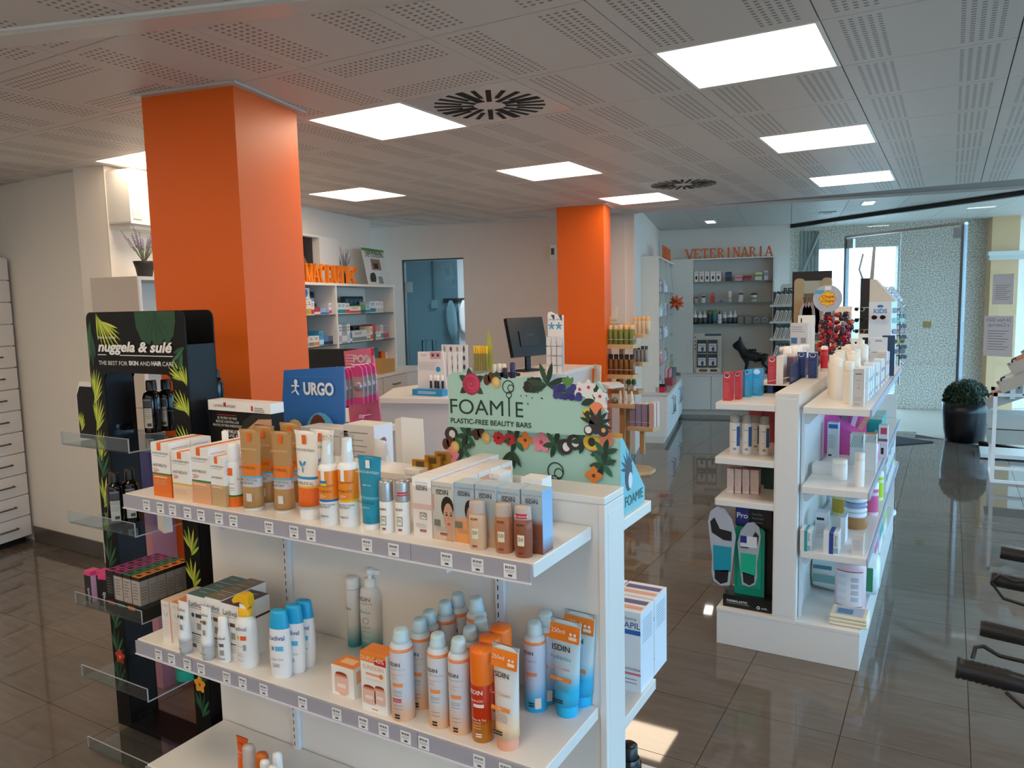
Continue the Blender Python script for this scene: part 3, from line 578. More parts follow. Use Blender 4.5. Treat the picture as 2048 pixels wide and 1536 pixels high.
# silver capped bottles
SIL = m('#b4b5b8', .3, .6); IRED = m('#c0203c', .4); PK = m('#d8b9ae', .5)
def isdin_marks(l, r, h, z, s=1.): l.patch(r, -r*.3, r*.25, h*z, h*(z+.018*s), m('#b4382f', .4)).patch(r, -r*.3, r*.25, h*(z+.025*s), h*(z+.043*s), INK)
for k, (cx, yb, wp) in enumerate(((775.6, 1067.5, 29), (808, 1070, 31))):
    C, r, h = cylpx(cx, yb, 960, wp, Z1)
    o = bottle('foundation_bottle', ['white sun fluid bottle with plain silver cap', 'white sun fluid bottle with red sticker on its silver cap'][k], C, [(r*.95, 0), (r, .003), (r, h*.6), (r*.97, h*.61)], m('#ece9e6', .3), [(r, h*.615), (r, h*.96), (r*.93, h), (0, h)], SIL)
    l = MB().patch(r, -r*.5, r*.35, h*.16, h*.34, m('#8f8f80', .5)).patch(r, -r*.4, r*.25, h*.18, h*.32, m('#e4e2d8', .5), off=.0006); isdin_marks(l, r, h, .07)
    if k: l.patch(r, -r*.3, r*1.1, h*.73, h*.80, IRED)
    l.obj('label', o); txt(o, 'ISDIN', -r*.15, h*.45, r*.3, INK, y=0, r=r, bold=.02); txt(o, '50', -r*.1, h*.24, r*.35, INK, y=0, r=r)
    if k: txt(o, 'PROBADOR', r*.35, h*.75, r*.18, m('#f6dfe2', .5), y=0, r=r*1.01)
# ISDIN cartons
SKIN = m('#c79a7f', .5); HAIR = m('#1d1715', .5); LIP = m('#a4574f', .5)
def face(b_, x0, x1, z0, z1, y):      # printed portrait: dark tied back hair, one half of a face
    w, h = x1-x0, z1-z0
    b_.disc(x0+w*.55, z0+h*.72, w*.5, h*.24, y, HAIR).disc(x0+w*.62, z0+h*.52, w*.40, h*.30, y-.0002, SKIN)
    b_.poly([(x0+w*.35, z0), (x1, z0), (x1, z0+h*.35), (x0+w*.5, z0+h*.3)], y-.0001, SKIN)
    b_.disc(x0+w*.48, z0+h*.56, w*.09, h*.022, y-.0004, HAIR, 8).disc(x0+w*.84, z0+h*.56, w*.09, h*.022, y-.0004, HAIR, 8).rect(x0+w*.38, x0+w*.58, z0+h*.605, z0+h*.62, y-.0004, HAIR).rect(x0+w*.74, x0+w*.94, z0+h*.605, z0+h*.62, y-.0004, HAIR)
    b_.rect(x0+w*.62, x0+w*.67, z0+h*.45, z0+h*.55, y-.0003, m('#b5866c', .5)).disc(x0+w*.64, z0+h*.37, w*.13, h*.024, y-.0004, LIP, 10)
def isdin_box(kind):
    def f(b_, w, h):
        b_.rect(-w*.3, w*.3, h*.86, h*.875, -.0004, FINE)
        if kind == 'pink': b_.rect(-w/2, w/2, h*.47, h*.56, -.0004, PK).rect(-w*.15, w*.25, h*.3, h*.42, -.0004, m('#a09a8e', .5)).rect(-w*.1, w*.2, h*.315, h*.405, -.0006, OP)
        if kind == 'face': face(b_, -w*.1, w*.5, 0, h*.8, -.0004); b_.rect(-w*.42, -w*.12, h*.24, h*.35, -.0009, m('#77766a', .5)).rect(-w*.47, -w*.41, h*.5, h*.78, -.0004, m('#d98d78', .5))
        if kind == 'face2': face(b_, 0, w*.5, h*.02, h*.76, -.0004); b_.rect(-w*.47, -w*.1, h*.24, h*.35, -.0009, m('#77766a', .5))
        if kind in ('pink', 'face'): b_.rect(-w*.15, w*.2, h*.09, h*.105, -.0009, m('#c03a2f', .4)).rect(-w*.15, w*.2, h*.115, h*.13, -.0009, INK)
        b_.lines(-w*.35, w*.3, h*.22, 3, h*.025, h*.006, -.0006, FINE)
    return f
BX = [((827.5, 1070.6, 865.6, 1078, 953), 'pink', zb(.13, ((0, '#e6ddd8'),)), 6, 'pinkish white sun cream carton', '#e9e2df'), ((866.5, 1078.4, 908.7, 1083, 962), 'face', zb(.131, ((0, '#d8b79a'), (.3, '#bdbcb4'), (1, '#cfcfc9')), True), 5, 'grey sun cream carton with a woman portrait', '#e9e2df'),
      ((910, 1083, 951, 1090, 964), 'face2', zb(.132, ((0, '#e59a55'), (.42, '#e3a673'), (.5, '#b3c3cf'), (1, '#a9bfce')), True), 1, 'blue grey sun cream carton with an orange lower half and a portrait', '#b9c9d4'), ((952, 1090, 995, 1097, 968), '', zb(.133, ((0, '#cfa787'), (.4, '#c2b5ab'), (.6, '#aebfcb')), True), 1, 'blue grey tinted sun cream carton second in the blue row', '#b9c9d4'),
      ((996, 1096, 1042, 1103, 974), '', zb(.134, ((0, '#b07a5c'), (.4, '#b39b8f'), (.6, '#aebfcb')), True), 1, 'blue grey tinted sun cream carton third in the blue row', '#b9c9d4'), ((1044, 1103, 1087, 1110, 978), '', zb(.135, ((0, '#7a4433'), (.5, '#8d5a48'), (.62, '#a9b9c4'), (1, '#aebfcb')), True), 1, 'blue grey and brown sun cream carton at the right end of the row', '#b9c9d4')]
for n_, (q, kind, mt, deep, lb, tp) in enumerate(BX):
    loc, w, h = boxpx(*q, Z1); w *= .97
    for k in range(deep):
        d = w*.92
        o = carton('sun_cream_carton', lb if deep == 1 else '%s, %s' % (lb, 'at the front of its row' if k == 0 else ORD[k]+' from the front of its row'), (loc[0], loc[1]+k*(d+.002), Z1), w, d, h, mt, top=m(tp, .4), dec=isdin_box(kind), side=m('#e9ded9', .4) if n_ < 2 else (zb(h, ((0, '#7a4433'), (.25, '#9fc3e6'), (1, '#8db9e4')), True) if n_ == 5 else None))
        if n_ == 1: MB().quad((w/2+.0005, d*.1, h*.7), (w/2+.0005, d*.9, h*.7), (w/2+.0005, d*.9, h*.92), (w/2+.0005, d*.1, h*.92), m('#ecb08f', .5)).obj('side_print', o)
        if k == 0:
            txt(o, 'ISDIN', 0, h*.79, w*.17, INK, bold=.02); txt(o, 'FOTOULTRA' if n_ == 0 else 'FOTOPROTECTOR', 0, h*.9, w*.075, FINE)
            if n_ == 0: txt(o, '50', w*.05, h*.34, w*.2, INK, y=-.001)
for k, (xl, yl, xr, yr, lb) in enumerate(((956, 944, 1000, 950, 'small white sun cream carton standing alone behind the blue row'), (1041.6, 955, 1084, 960, 'small white sun cream carton at the right behind the blue row'), (808, 938, 838, 942, 'white sun cream carton behind the silver capped bottles'))):
    y = 1.66; a = yat(xl, yl, y); c = yat(xr, yr, y); h = a[2]-Z1; w = c[0]-a[0]
    o = carton('sun_cream_carton', lb, ((a[0]+c[0])/2, y, Z1), w, w*.85, h, OP); txt(o, 'FOTOULTRA', 0, h*.86, w*.09, FINE); txt(o, 'ISDIN', 0, h*.72, w*.17, INK, bold=.02)
# gold single cartons at the back
for k, (x0, y0, x1, y1) in enumerate(((823, 922, 858, 945), (848, 914, 882, 935), (868, 906, 899, 922))):
    y = 1.70; a = yat(x0, y1, y+k*.012); c = yat(x1, y0, y+k*.012)
    t = carton('gold_carton', 'small gold topped vial carton, %s of three behind the sun cream rows' % ['left', 'middle', 'right'][k], ((a[0]+c[0])/2, y+k*.012, Z1), (c[0]-a[0])*.9, .011, c[2]-Z1, m('#c9a24b', .25, .7)); MB().rect(-.014, .014, (c[2]-Z1)*.86, (c[2]-Z1)*.97, -.0005, m('#5a4620', .5)).obj('label', t)
# tinted bottles in front
for k, (cx, yb, yt, wp, col, lb) in enumerate(((957, 1103, 1000, 38, '#d7b18e', 'cream coloured sun fluid bottle with frosted cap'), (985, 1094, 1000, 38, '#b98d68', 'light brown sun fluid bottle half hidden behind the front ones'), (1009, 1110, 1005, 39, '#b27450', 'brown sun fluid bottle with frosted cap and no sticker'), (1048, 1119, 1010, 39, '#8e5138', 'dark brown sun fluid bottle with red tester sticker'))):
    C, r, h = cylpx(cx, yb, yt, wp, Z1)
    o = bottle('sun_fluid_bottle', lb, C, [(r*.85, 0), (r*.92, .004), (r*1.0, h*.35), (r*1.0, h*.55), (r*.93, h*.72), (r*.8, h*.74)], m(col, .35), [(r*.93, h*.735), (r*.88, h*.95), (r*.8, h*.99), (0, h)], m('#e0d0c6', .25, trans=.35), sy=.75)
    l = MB().patch(r, -r*.45, r*.3, h*.24, h*.45, m('#e6ddc0', .5), sy=.75); isdin_marks(l, r, h, .08)
    if k == 3: l.patch(r*.95, -r*.6, r*.6, h*.77, h*.86, IRED, sy=.75, off=.002)
    l.obj('label', o); txt(o, 'ISDIN', -r*.15, h*.62, r*.24, INK, y=0, r=r, sy=.75, bold=.02); txt(o, '50', -r*.08, h*.33, r*.4, m('#4a4238', .5), y=0, r=r*1.005, sy=.75)
    if k == 3: txt(o, 'PROBADOR', 0, h*.795, r*.19, m('#f6dfe2', .5), y=0, r=r*.95+.0025, sy=.75)
# ================================================================== second shelf
def lad_dec(col, tcol):
    def f(b_, w, h):
        b_.rect(-w*.05, w*.36, h*.60, h*.67, -.0004, m(tcol, .5)).disc(-w*.2, h*.635, w*.09, w*.09, -.0004, m(tcol, .5), 12)
        b_.rect(w*.0, w*.34, h*.38, h*.5, -.0004, GREY).rect(-w*.4, w*.3, h*.28, h*.30, -.0004, INK).lines(-w*.4, w*.3, h*.25, 4, h*.035, h*.009, -.0004, FINE).rect(-w*.4, -w*.1, h*.03, h*.1, -.0004, m(col, .5))
        b_.rect(-w*.4, w*.4, h*.765, h*.772, -.0004, INK)
    return f
# Vichy style cartons
for n_, (q, deep, tp, lb) in enumerate((((327, 1282, 345.6, 1285, 1200), 2, '#d8c3ae', 'pinkish white slim carton with a V emblem, left row'), ((347, 1286, 367, 1291, 1204), 2, '#e8833a', 'white slim carton with a V emblem and orange top, right row'))):
    loc, w, h = boxpx(*q, Z2)
    for k in range(deep):
        def dec(b_, w, h): b_.leaf(0, h*.60, h*.2, w*.1, 115, -.0004, m('#c9cfd4', .5)).leaf(0, h*.60, h*.2, w*.1, 65, -.0004, m('#a9c3d2', .5)).rect(w*.42, w*.5, 0, h, -.0004, m('#e8833a', .5)).lines(-w*.4, w*.3, h*.5, 6, h*.07, h*.008, -.0004, m('#cdb8a8', .5))
        d = w*1.4; o = carton('face_cream_carton', lb+(', front one' if k == 0 else ', rear one'), (loc[0], loc[1]+k*(d+.003), Z2), w*.95, d, h, m('#eae4de', .4), top=m(tp, .4), dec=dec, side=m('#e8833a', .4) if n_ else None)
        if k == 0: txt(o, 'VICHY', 0, h*.87, w*.16, m('#c2b3a5', .5))
# Ladival cartons, three rows
for n_, (x0, x1, yt0, yb, deep, col, tcol, lb) in enumerate(((380, 415, 1187, 1294, 3, '#4e6d68', '#3f4f4c', 'teal topped'), (417, 449, 1193, 1304, 3, '#7d6f55', '#6b5c33', 'olive brown topped'), (447, 485, 1204, 1314, 2, '#4f2b36', '#5b4a52', 'maroon topped'))):
    P0 = zat(x0, yb, Z2); y = P0[1]; a = yat(x0, yb, y); c = yat(x1, yb+10, y); h = topz((a[0], y, Z2), yt0)-Z2; w = c[0]-a[0]; d = .058
    for k in range(deep):
        mt = zb(h, ((0, '#e9e8e6'), (.66, col), (.70, '#e9e8e6'))) if n_ == 2 else OP
        o = carton('sun_lotion_carton', '%s white sun lotion carton, %s in its row' % (lb, ['front', 'second', 'rear'][k]), (a[0]+w/2, y+k*(d+.002), Z2), w*.97, d, h, OP, top=m(col, .4), side=mt, dec=lad_dec(col, tcol))
        put(txt_mesh('Ladival', w*.11, m('#cdd5d2', .5)), 'lettering', o, (0, d*.5, h+.0012)).rotation_euler = (-math.pi/2, 0, 0)
        if k == 0: txt(o, 'Ladival', 0, h*.80, w*.2, INK, wx=.95)
# small upside down tubes with clear caps
for k, (cx, yb, yt, tc_, lb) in enumerate(((380, 1306, 1199, '#3f4f4c', 'small white sun tube with green badge on a clear cap'), (425, 1318, 1209, '#7a6a3a', 'small white sun tube with olive badge and tester cap'))):
    C, w, h, cw = tubepx(cx, yb, yt, 26, 25, Z2)
    o = tube_pack('sun_lotion_tube', lb, (C[0], C[1]-.012, Z2), w, h, m('#eceded', .3), m('#e3e6e8', .15, trans=.5), cw, h*.25)
    ty = lambda f: tube_y(w, h, cw, h*.25, h*f)
    MB().rect(-w*.05, w*.3, h*.68, h*.75, ty(.66)-.001, m(tc_, .5)).disc(-w*.2, h*.715, w*.1, w*.1, ty(.66)-.001, m(tc_, .5), 12).rect(0, w*.25, h*.48, h*.58, ty(.47), GREY).obj('label', o)
    txt(o, 'Ladival', 0, h*.82, w*.2, INK, y=ty(.8)); txt(o, 'TESTER' if k else 'sun', 0, h*.11, w*.13, INK, y=-cw/2-.002, r=None)
C, r, h = cylpx(451, 1328, 1233, 27, Z2)
o = bottle('sun_lotion_bottle', 'small white rounded sun bottle with tester print', C, [(r*.8, 0), (r*.95, .004), (r, h*.3), (r*.93, h*.62), (r*.78, h*.72)], m('#ecebea', .3), [(r*.78, h*.72), (r*.74, h*.96), (r*.6, h), (0, h)], m('#f1f0ef', .3), sy=.8)
MB().patch(r, -r*.3, r*.5, h*.37, h*.44, m('#6d5c5e', .5), sy=.8, off=.0006).patch(r, -r*.2, r*.5, h*.18, h*.3, GREY, sy=.8, off=.0006).obj('label', o); txt(o, 'Ladival', 0, h*.53, r*.4, m('#2b3e66', .5), y=0, r=r, sy=.8); txt(o, 'TESTER', 0, h*.08, r*.26, INK, y=0, r=r, sy=.8)
# yellow trigger bottle
C, r, h = cylpx(498, 1339, 1185, 47, Z2)
YEL = m('#f0b71c', .35)
o = bottle('sun_spray_bottle', 'white sun spray bottle with yellow trigger head', C, [(r*.92, 0), (r, .006), (r, h*.55), (r*.9, h*.63), (r*.62, h*.68), (r*.6, h*.70)], m('#ebeae7', .3), [(r*.64, h*.69), (r*.64, h*.79), (r*.5, h*.80)], YEL, sy=.8, capname='collar')
p = MB().hexa([(r*x, r*y, h*z) for z, l in ((.80, 0), (.86, 1)) for x, y in ((-.35, -.3), (.35, -.3), (.35, .35), (-.35, .35))], m('#f2efe8', .3)); p.obj('pump', o)
p = MB(); p.prism([(-r*1.05, h*.90), (-r*.9, h*.86), (-r*.3, h*.885), (r*.1, h*.87), (r*.5, h*.80), (r*.72, h*.84), (r*.62, h*.97), (r*.2, h*1.0), (-r*.5, h*.985), (-r*.8, h*.95)], -r*.38, r*.38, YEL); p.obj('trigger_head', o, bevel=.004)
l = MB().patch(r, -r*.05, r*.5, h*.39, h*.45, m('#e8602c', .5), sy=.8, off=.0006).patch(r, -r*.45, -r*.2, h*.395, h*.445, m('#e9b53a', .5), sy=.8, off=.0006).patch(r, r*.15, r*.45, h*.25, h*.33, GREY, sy=.8, off=.0006)
for z in (.3, .2, .17, .1): l.patch(r, -r*.5, r*.1, h*z, h*(z+.006), FINE, sy=.8, off=.0006)
l.obj('label', o); txt(o, 'Ladival', -r*.1, h*.52, r*.34, m('#27457e', .5), y=0, r=r, sy=.8)
# blue capped bottles
BC = m('#1fa8d8', .35)
for k, (cx, yb, yt, lb) in enumerate(((565, 1362, 1219, 'front'), (594, 1351, 1208, 'middle'), (614, 1339, 1199, 'rear'))):
    C, r, h = cylpx(cx, yb, yt, 47 if k == 0 else 44, Z2)
    o = bottle('after_sun_bottle', 'white after sun bottle with blue cap, %s of the three' % lb, C, [(r*.82, 0), (r*.93, .005), (r, h*.25), (r, h*.5), (r*.92, h*.74)], m('#f0eff0', .3), [(r*.93, h*.74), (r*.78, h*.95), (r*.7, h*.99), (r*.5, h), (0, h)], BC, sy=.62, rz=math.radians(16), group=None)
    l = MB().patch(r, -r*.15, r*.6, h*.42, h*.49, m('#58b7dd', .5), sy=.62, off=.0006).patch(r, -r*.55, -r*.25, h*.425, h*.485, m('#7b98ae', .5), sy=.62, off=.0006)
    for z in (.22, .2, .18): l.patch(r, -r*.5, r*.2, h*z, h*(z+.006), INK, sy=.62, off=.0006)
    l.obj('label', o); txt(o, 'Ladival', .0, h*.58, r*.4, m('#1c4f9e', .5), y=0, r=r*1.0, sy=.62, bold=.01); txt(o, 'Aqua Sun', -r*.05, h*.28, r*.22, FINE, y=0, r=r, sy=.62)
# after sun bottles at the back
TEALG = lambda h: zb(h, ((0, '#2d94a0'), (.06, '#3e9da8'), (.34, '#e4e3e0'), (1, '#eae8e5')), True, rough=.3)
C, r, h = cylpx(710, 1295, 1154, 28, Z2); o = bottle('after_sun_bottle', 'slim white to teal after sun bottle, left of the three at the back panel', (C[0], C[1], Z2), [(r*.95, 0), (r, .003), (r, h*.84)], TEALG(h), [(r, h*.845), (r, h*.97), (r*.92, h), (0, h)], m('#e9e7e4', .3)); txt(o, 'ISDIN', -r*.5, h*.55, r*.4, INK, y=0, r=r)
C, r, h = cylpx(746, 1305, 1136, 46, Z2); o = bottle('after_sun_bottle', 'large white to teal after sun bottle with pump head', C, [(r*.92, 0), (r, .006), (r, h*.66), (r*.88, h*.74), (r*.55, h*.77)], TEALG(h), [(r*.5, h*.77), (r*.5, h*.87), (r*.2, h*.875), (r*.2, h*.92)], m('#eeedea', .3), sy=.8, capname='collar')
MB().lathe([(r*.3, h*.915), (r*.42, h*.93), (r*.42, h*.97), (r*.3, h), (0, h)], m('#eeedea', .3), 16).hexa([(r*x, r*y, h*z) for z in (.935, .985) for x, y in ((.2, -.2), (1.0, -.16), (1.0, .16), (.2, .2))], m('#eeedea', .3)).obj('pump_head', o)
for s_, f, c_, col in (('ISDIN', .62, .36, '#2a2b2e'), ('FOTOPROTECTOR', .58, .13, '#7a7a7c'), ('AfterSun', .47, .24, '#43a3b2'), ('LOTION', .12, .14, '#eef4f4')): txt(o, s_, -r*.25, h*f, r*c_, m(col, .5), y=0, r=r, sy=.8)
l = MB()
for z in (.3, .28, .24): l.patch(r, -r*.6, r*.3, h*z, h*(z+.006), FINE, sy=.8, off=.0006)
l.obj('label', o); rg = MB().ring(-r*.12, h*.38, r*.3, r*.05, -r*.8-.001, FINE, 20); rg.obj('label', o)
C, r, h = cylpx(792, 1294, 1147, 40, Z2); o = bottle('after_sun_bottle', 'white to teal after sun spray, right of the three at the back panel', C, [(r*.95, 0), (r, .003), (r, h*.68), (r*.9, h*.77), (r*.7, h*.8)], TEALG(h), [(r*.68, h*.8), (r*.62, h*.95), (r*.5, h), (0, h*.985)], m('#eeedea', .3))
for s_, f, c_ in (('ISDIN', .62, .36), ('AfterSun', .47, .26)): txt(o, s_, -r*.35, h*f, r*c_, INK, y=0, r=r)
# orange and white cartons of sun cream capsules
def jar_print(b_, cx, cz, w, h): b_.rect(cx-w/2, cx+w/2, cz, cz+h*.72, -.0008, m('#e8bfae', .5)).disc(cx, cz+h*.04, w/2, h*.08, -.0006, m('#e8bfae', .5)).rect(cx-w*.46, cx+w*.46, cz+h*.72, cz+h*.82, -.0009, m('#d98a68', .5)).disc(cx, cz+h*.85, w*.42, h*.1, -.0007, m('#8f3b22', .5), 12).rect(cx-w*.3, cx+w*.3, cz+h*.25, cz+h*.42, -.001, m('#f3e2d8', .5))
OT = m('#f08a2c', .4)
loc, w, h = boxpx(665, 1384, 709, 1401, 1327, Z2)
def dec(b_, w, h): jar_print(b_, -w*.05, h*.1, w*.62, h*.75)
o = carton('capsule_carton', 'small white carton with orange top and a jar picture', loc, w, w*.75, h, OP, top=OT, dec=dec); d = w*.75
MB().quad((w/2+.0005, d*.2, h*.45), (w/2+.0005, d*.8, h*.45), (w/2+.0005, d*.8, h*.85), (w/2+.0005, d*.2, h*.85), m('#eeb089', .5)).obj('side_print', o)
txt(o, 'ISDIN', 0, h*.02, w*.09, m('#e0814e', .5)); MB().box(-w*.3, w*.3, d*.3, d*.75, h+.0007, h+.0011, m('#f6c79a', .4)).obj('top_print', o)
loc, w, h = boxpx(725, 1414, 776, 1434, 1301, Z2)
def dec(b_, w, h):
    b_.rect(-w/2, w/2, h*.84, h, -.0004, OT).rect(w*.05, w/2, h*.82, h*.94, -.0007, m('#cf2b22', .4)); jar_print(b_, -w*.2, h*.12, w*.5, h*.34); jar_print(b_, w*.22, h*.15, w*.42, h*.34)
    b_.rect(-w*.3, w*.3, h*.62, h*.66, -.0006, m('#efa476', .5)).disc(w*.3, h*.64, w*.08, w*.08, -.0007, m('#e8813e', .5)).rect(-w*.3, w*.32, h*.53, h*.57, -.0006, m('#f6dccb', .5)).rect(-w*.12, w*.12, h*.03, h*.05, -.0006, m('#e0814e', .5))
o = carton('capsule_carton', 'taller DUFLO carton with orange top and red discount badge', loc, w, w*.62, h, OP, top=OT, dec=dec); d = w*.62
txt(o, 'DUFLO', -w*.2, h*.87, w*.13, m('#fbd9b8', .5)); txt(o, '40%', w*.27, h*.865, w*.14, m('#fdf3ec', .5), y=-.0012); txt(o, 'SUNISDIN', 0, h*.72, w*.13, m('#eba478', .5))
sd = MB()
for k in range(6): sd.add([(w/2+.0005, d*.5+d*.2*math.cos(a), h*(.18+.12*k)+d*.2*math.sin(a)) for a in [2*math.pi*q/10 for q in range(10)]], [tuple(range(10))], m(['#7c2d22', '#3c3330'][k % 2], .5))
sd.obj('side_print', o)
# white to peach spray cans
CANM = lambda h: zb(h, ((0, '#ecb489'), (.08, '#e9b791'), (.30, '#d6d4d8'), (.75, '#d3d3d9')), True, rough=.3)
CAPB = m('#bcd3da', .4); RINGO = m('#ee8a4e', .4)
cans = [(808.5, 1444.5, 1254, 48, 'nearest left with red tester sticker'), (845, 1421, 1235, 44, 'shaded, behind the left front can'), (864, 1403, 1219, 42, 'third back in the diagonal row'), (896, 1388, 1200, 42, 'fourth back in the diagonal row'), (921, 1376, 1184, 42, 'farthest back in the diagonal row'), (881.7, 1459, 1264, 46, 'middle of the front three'), (922.7, 1472, 1273, 46, 'right of the front three'), (945, 1440, 1251, 43, 'behind the right front can'), (966, 1422, 1233, 43, 'behind the orange capped bottles'), (958, 1396, 1192, 43, 'back right beside the slotted upright')]
def spraycan(cx, yb, yt, wp, label, bodym, capm, group, stick=False, name='spray_can'):
    C, r, h = cylpx(cx, yb, yt, wp, Z2)
    o = MB().lathe([(r*.94, 0), (r, .004), (r, h*.765), (r*.985, h*.775)], bodym(h), 24).obj(name, loc=C, rz=.24); tag(o, label, 'spray can', group)
    MB().lathe([(r*.99, h*.775), (r*.99, h*.80)], RINGO, 24, cap=False).lathe([(r, h*.765), (r*1.004, h*.767), (r*1.004, h*.797), (r*.97, h*.80)], RINGO, 24, cap=False).obj('orange_ring', o)
    MB().lathe([(r*.97, h*.80), (r*.9, h*.825), (r*.74, h*.845)], m('#cfd6db', .3), 24).obj('shoulder', o)
    c = MB(); n = 20; rows = []
    for z, a, tl in ((.84, .70, 0), (.86, .73, 0), (.89, .72, 0), (.90, .66, 0), (.955, .63, .1), (.985, .56, .35), (.995, .35, .45)):
        rows.append([(r*a*math.cos(2*math.pi*q/n), r*a*math.sin(2*math.pi*q/n), h*z-tl*.16*r*(math.cos(2*math.pi*q/n)*.0+math.sin(2*math.pi*q/n)*-1+.6)*(1 if tl else 0)) for q in range(n)])
    vs = [p for q in rows for p in q]; c.add(vs, [(i*n+k, i*n+(k+1) % n, (i+1)*n+(k+1) % n, (i+1)*n+k) for i in range(len(rows)-1) for k in range(n)]+[tuple(range(len(vs)-n, len(vs)))], capm, True); c.obj('spray_cap', o)
    return o, r, h
for k, (cx, yb, yt, wp, wh) in enumerate(cans):
    o, r, h = spraycan(cx, yb, yt, wp, 'white to peach sun spray can with pale blue cap, '+wh, CANM, CAPB, 'white to peach sun spray cans')
    l = MB().patch(r, -r*.5, r*.45, h*.39, h*.43, m('#ee9352', .5), off=.0006).patch(r, -r*.4, r*.1, h*.035, h*.055, INK).patch(r, -r*.4, r*.1, h*.065, h*.085, INK)
    for z in (.34, .32, .29, .18, .14): l.patch(r, -r*.5, r*.35, h*z, h*(z+.006), FINE)
    if k == 0: l.patch(r, -r*.55, r*.3, h*.22, h*.26, IRED, off=.0008)
    l.obj('label', o)
    txt(o, 'ISDIN', -r*.3, h*.615, r*.32, INK, y=0, r=r, bold=.02); txt(o, 'FOTOPROTECTOR', -r*.05, h*.575, r*.12, GREY, y=0, r=r)
    txt(o, 'Transparent', -r*.15, h*.515, r*.2, m('#e3b39c', .5), y=0, r=r); txt(o, 'Spray', -r*.3, h*.475, r*.2, m('#e3b39c', .5), y=0, r=r); txt(o, 'NUEVA FORMULA', -r*.2, h*.774, r*.1, m('#fbe3d2', .5), y=0, r=r*1.006)
    if k == 0: txt(o, 'PROBADOR', -r*.12, h*.23, r*.15, m('#f6dfe2', .5), y=0, r=r*1.012)
# orange oil bottles
for k, (cx, yb, yt, wp, lb) in enumerate(((967, 1488, 1294, 46, 'nearest orange capped sun oil bottle with amber oil'), (985, 1462, 1270, 45, 'second orange capped sun oil bottle behind the peach tube'), (1006, 1445, 1251, 44, 'rear orange capped sun oil bottle'))):
    C, r, h = cylpx(cx, yb, yt, wp, Z2)
    o = MB().lathe([(r*.9, 0), (r*.98, .006), (r*.98, h*.6), (r*.9, h*.64)], zb(h, ((0, '#b96a12'), (.2, '#b4580e'), (.24, '#c2320d'), (.6, '#c93a10')), rough=.12), 24).obj('sun_oil_bottle', loc=C, rz=.2); tag(o, lb, 'bottle', 'orange capped sun oil bottles')
    MB().lathe([(r, h*.63), (r, h*.965), (r*.93, h*.995), (0, h)], m('#ef7313', .35), 24).obj('cap', o)
    l = MB().patch(r, -r*.5, r*.5, h*.395, h*.43, m('#f3d9d2', .5)).patch(r, -r*.3, r*.25, h*.07, h*.085, m('#f3e2d8', .5)).patch(r, -r*.3, r*.25, h*.095, h*.11, m('#f3e2d8', .5))
    for z in (.22, .19, .16): l.patch(r, -r*.55, r*.2, h*z, h*(z+.008), m('#e8b98f', .5))
    l.obj('label', o); txt(o, 'ISDIN', -r*.25, h*.535, r*.38, m('#f7e6df', .5), y=0, r=r, bold=.02); txt(o, 'HydroOil', -r*.2, h*.455, r*.22, m('#f7e6df', .5), y=0, r=r); txt(o, 'Protect & Tan', -r*.1, h*.25, r*.18, m('#f7e6df', .5), y=0, r=r)
# tubes with a family size flag
def bigtube(cx, yb, yt, wp, cp, label, h_stops, capcol, flag, lines_, grp):
    C, w, h, cw = tubepx(cx, yb, yt, wp, cp, Z2)
    o = tube_pack('sun_cream_tube', label, C, w, h, zb(h, h_stops, True, rough=.3), m(capcol, .35), cw, h*.12, rz=math.radians(-4), crimp=m('#aeb4b8', .35), group=grp)
    ty = lambda f: tube_y(w, h, cw, h*.12, h*f)
    def sl(f0, f1, a, b_, mt, off=0): return MB().quad((a*w, ty(f0)-off, h*f0), (b_*w, ty(f0)-off, h*f0), (b_*w, ty(f1)-off, h*f1), (a*w, ty(f1)-off, h*f1), mt)
    F = sl(.79, .955, -.49, .49, m('#ee8320', .4), .001); p0 = ty(.79)-.003
    F.disc(w*.24, h*.885, w*.05, w*.05, p0, m('#fbe6cf', .5), 10).disc(w*.37, h*.885, w*.05, w*.05, p0, m('#fbe6cf', .5), 10).rect(w*.17, w*.43, h*.825, h*.86, p0, m('#fbe6cf', .5)); F.obj('size_flag', o)
    sl(.385, .425, -.4, .3, m('#ee9043', .4), .001).obj('label', o); B = MB()
    B.rect(-w*.3, w*.05, h*.155, h*.17, ty(.155), INK).rect(-w*.3, w*.05, h*.18, h*.195, ty(.155), INK).lines(-w*.35, w*.25, h*.36, 5, h*.018, h*.005, ty(.28), FINE); B.obj('small_print', o)
    txt(o, flag, -w*.17, h*.875, w*.13, m('#fdf0e2', .5), y=p0-.0004)
    for s_, f, c_, col in lines_: txt(o, s_, -w*.08, h*f, w*c_, m(col, .5), y=ty(f)-.0008, bold=.02 if s_ == 'ISDIN' else 0)
    return o
PE = ((0, '#efc096'), (.2, '#f0c89f'), (.45, '#dcdad8'), (1, '#d8dbdc')); CY = ((0, '#18aee0'), (.30, '#33b2dd'), (.48, '#bcd3dc'), (1, '#c3d6dc'))
bigtube(1016.5, 1504, 1290, 57, 45, 'peach sun cream tube with orange 250ml flag at the shelf front', PE, '#e9a184', '250ml', (('ISDIN', .70, .17, '#26282c'), ('Gel Cream', .53, .12, '#e29468'), ('50+', .39, .08, '#fdf0e2')), None)
bigtube(1135, 1438, 1240, 62, 45, 'cyan children sun cream tube with orange 250ml flag, front one', CY, '#18b4e6', '250ml', (('ISDIN', .69, .17, '#26282c'), ('Pediatrics', .6, .12, '#3ba7cf'), ('Gel Cream', .5, .1, '#e29468'), ('50+', .39, .08, '#fdf0e2')), None)
bigtube(1163, 1417, 1224, 62, 45, 'cyan children sun cream tube with orange +100ml flag, rear one', CY, '#18b4e6', '+100ml', (('ISDIN', .69, .15, '#26282c'),), None)
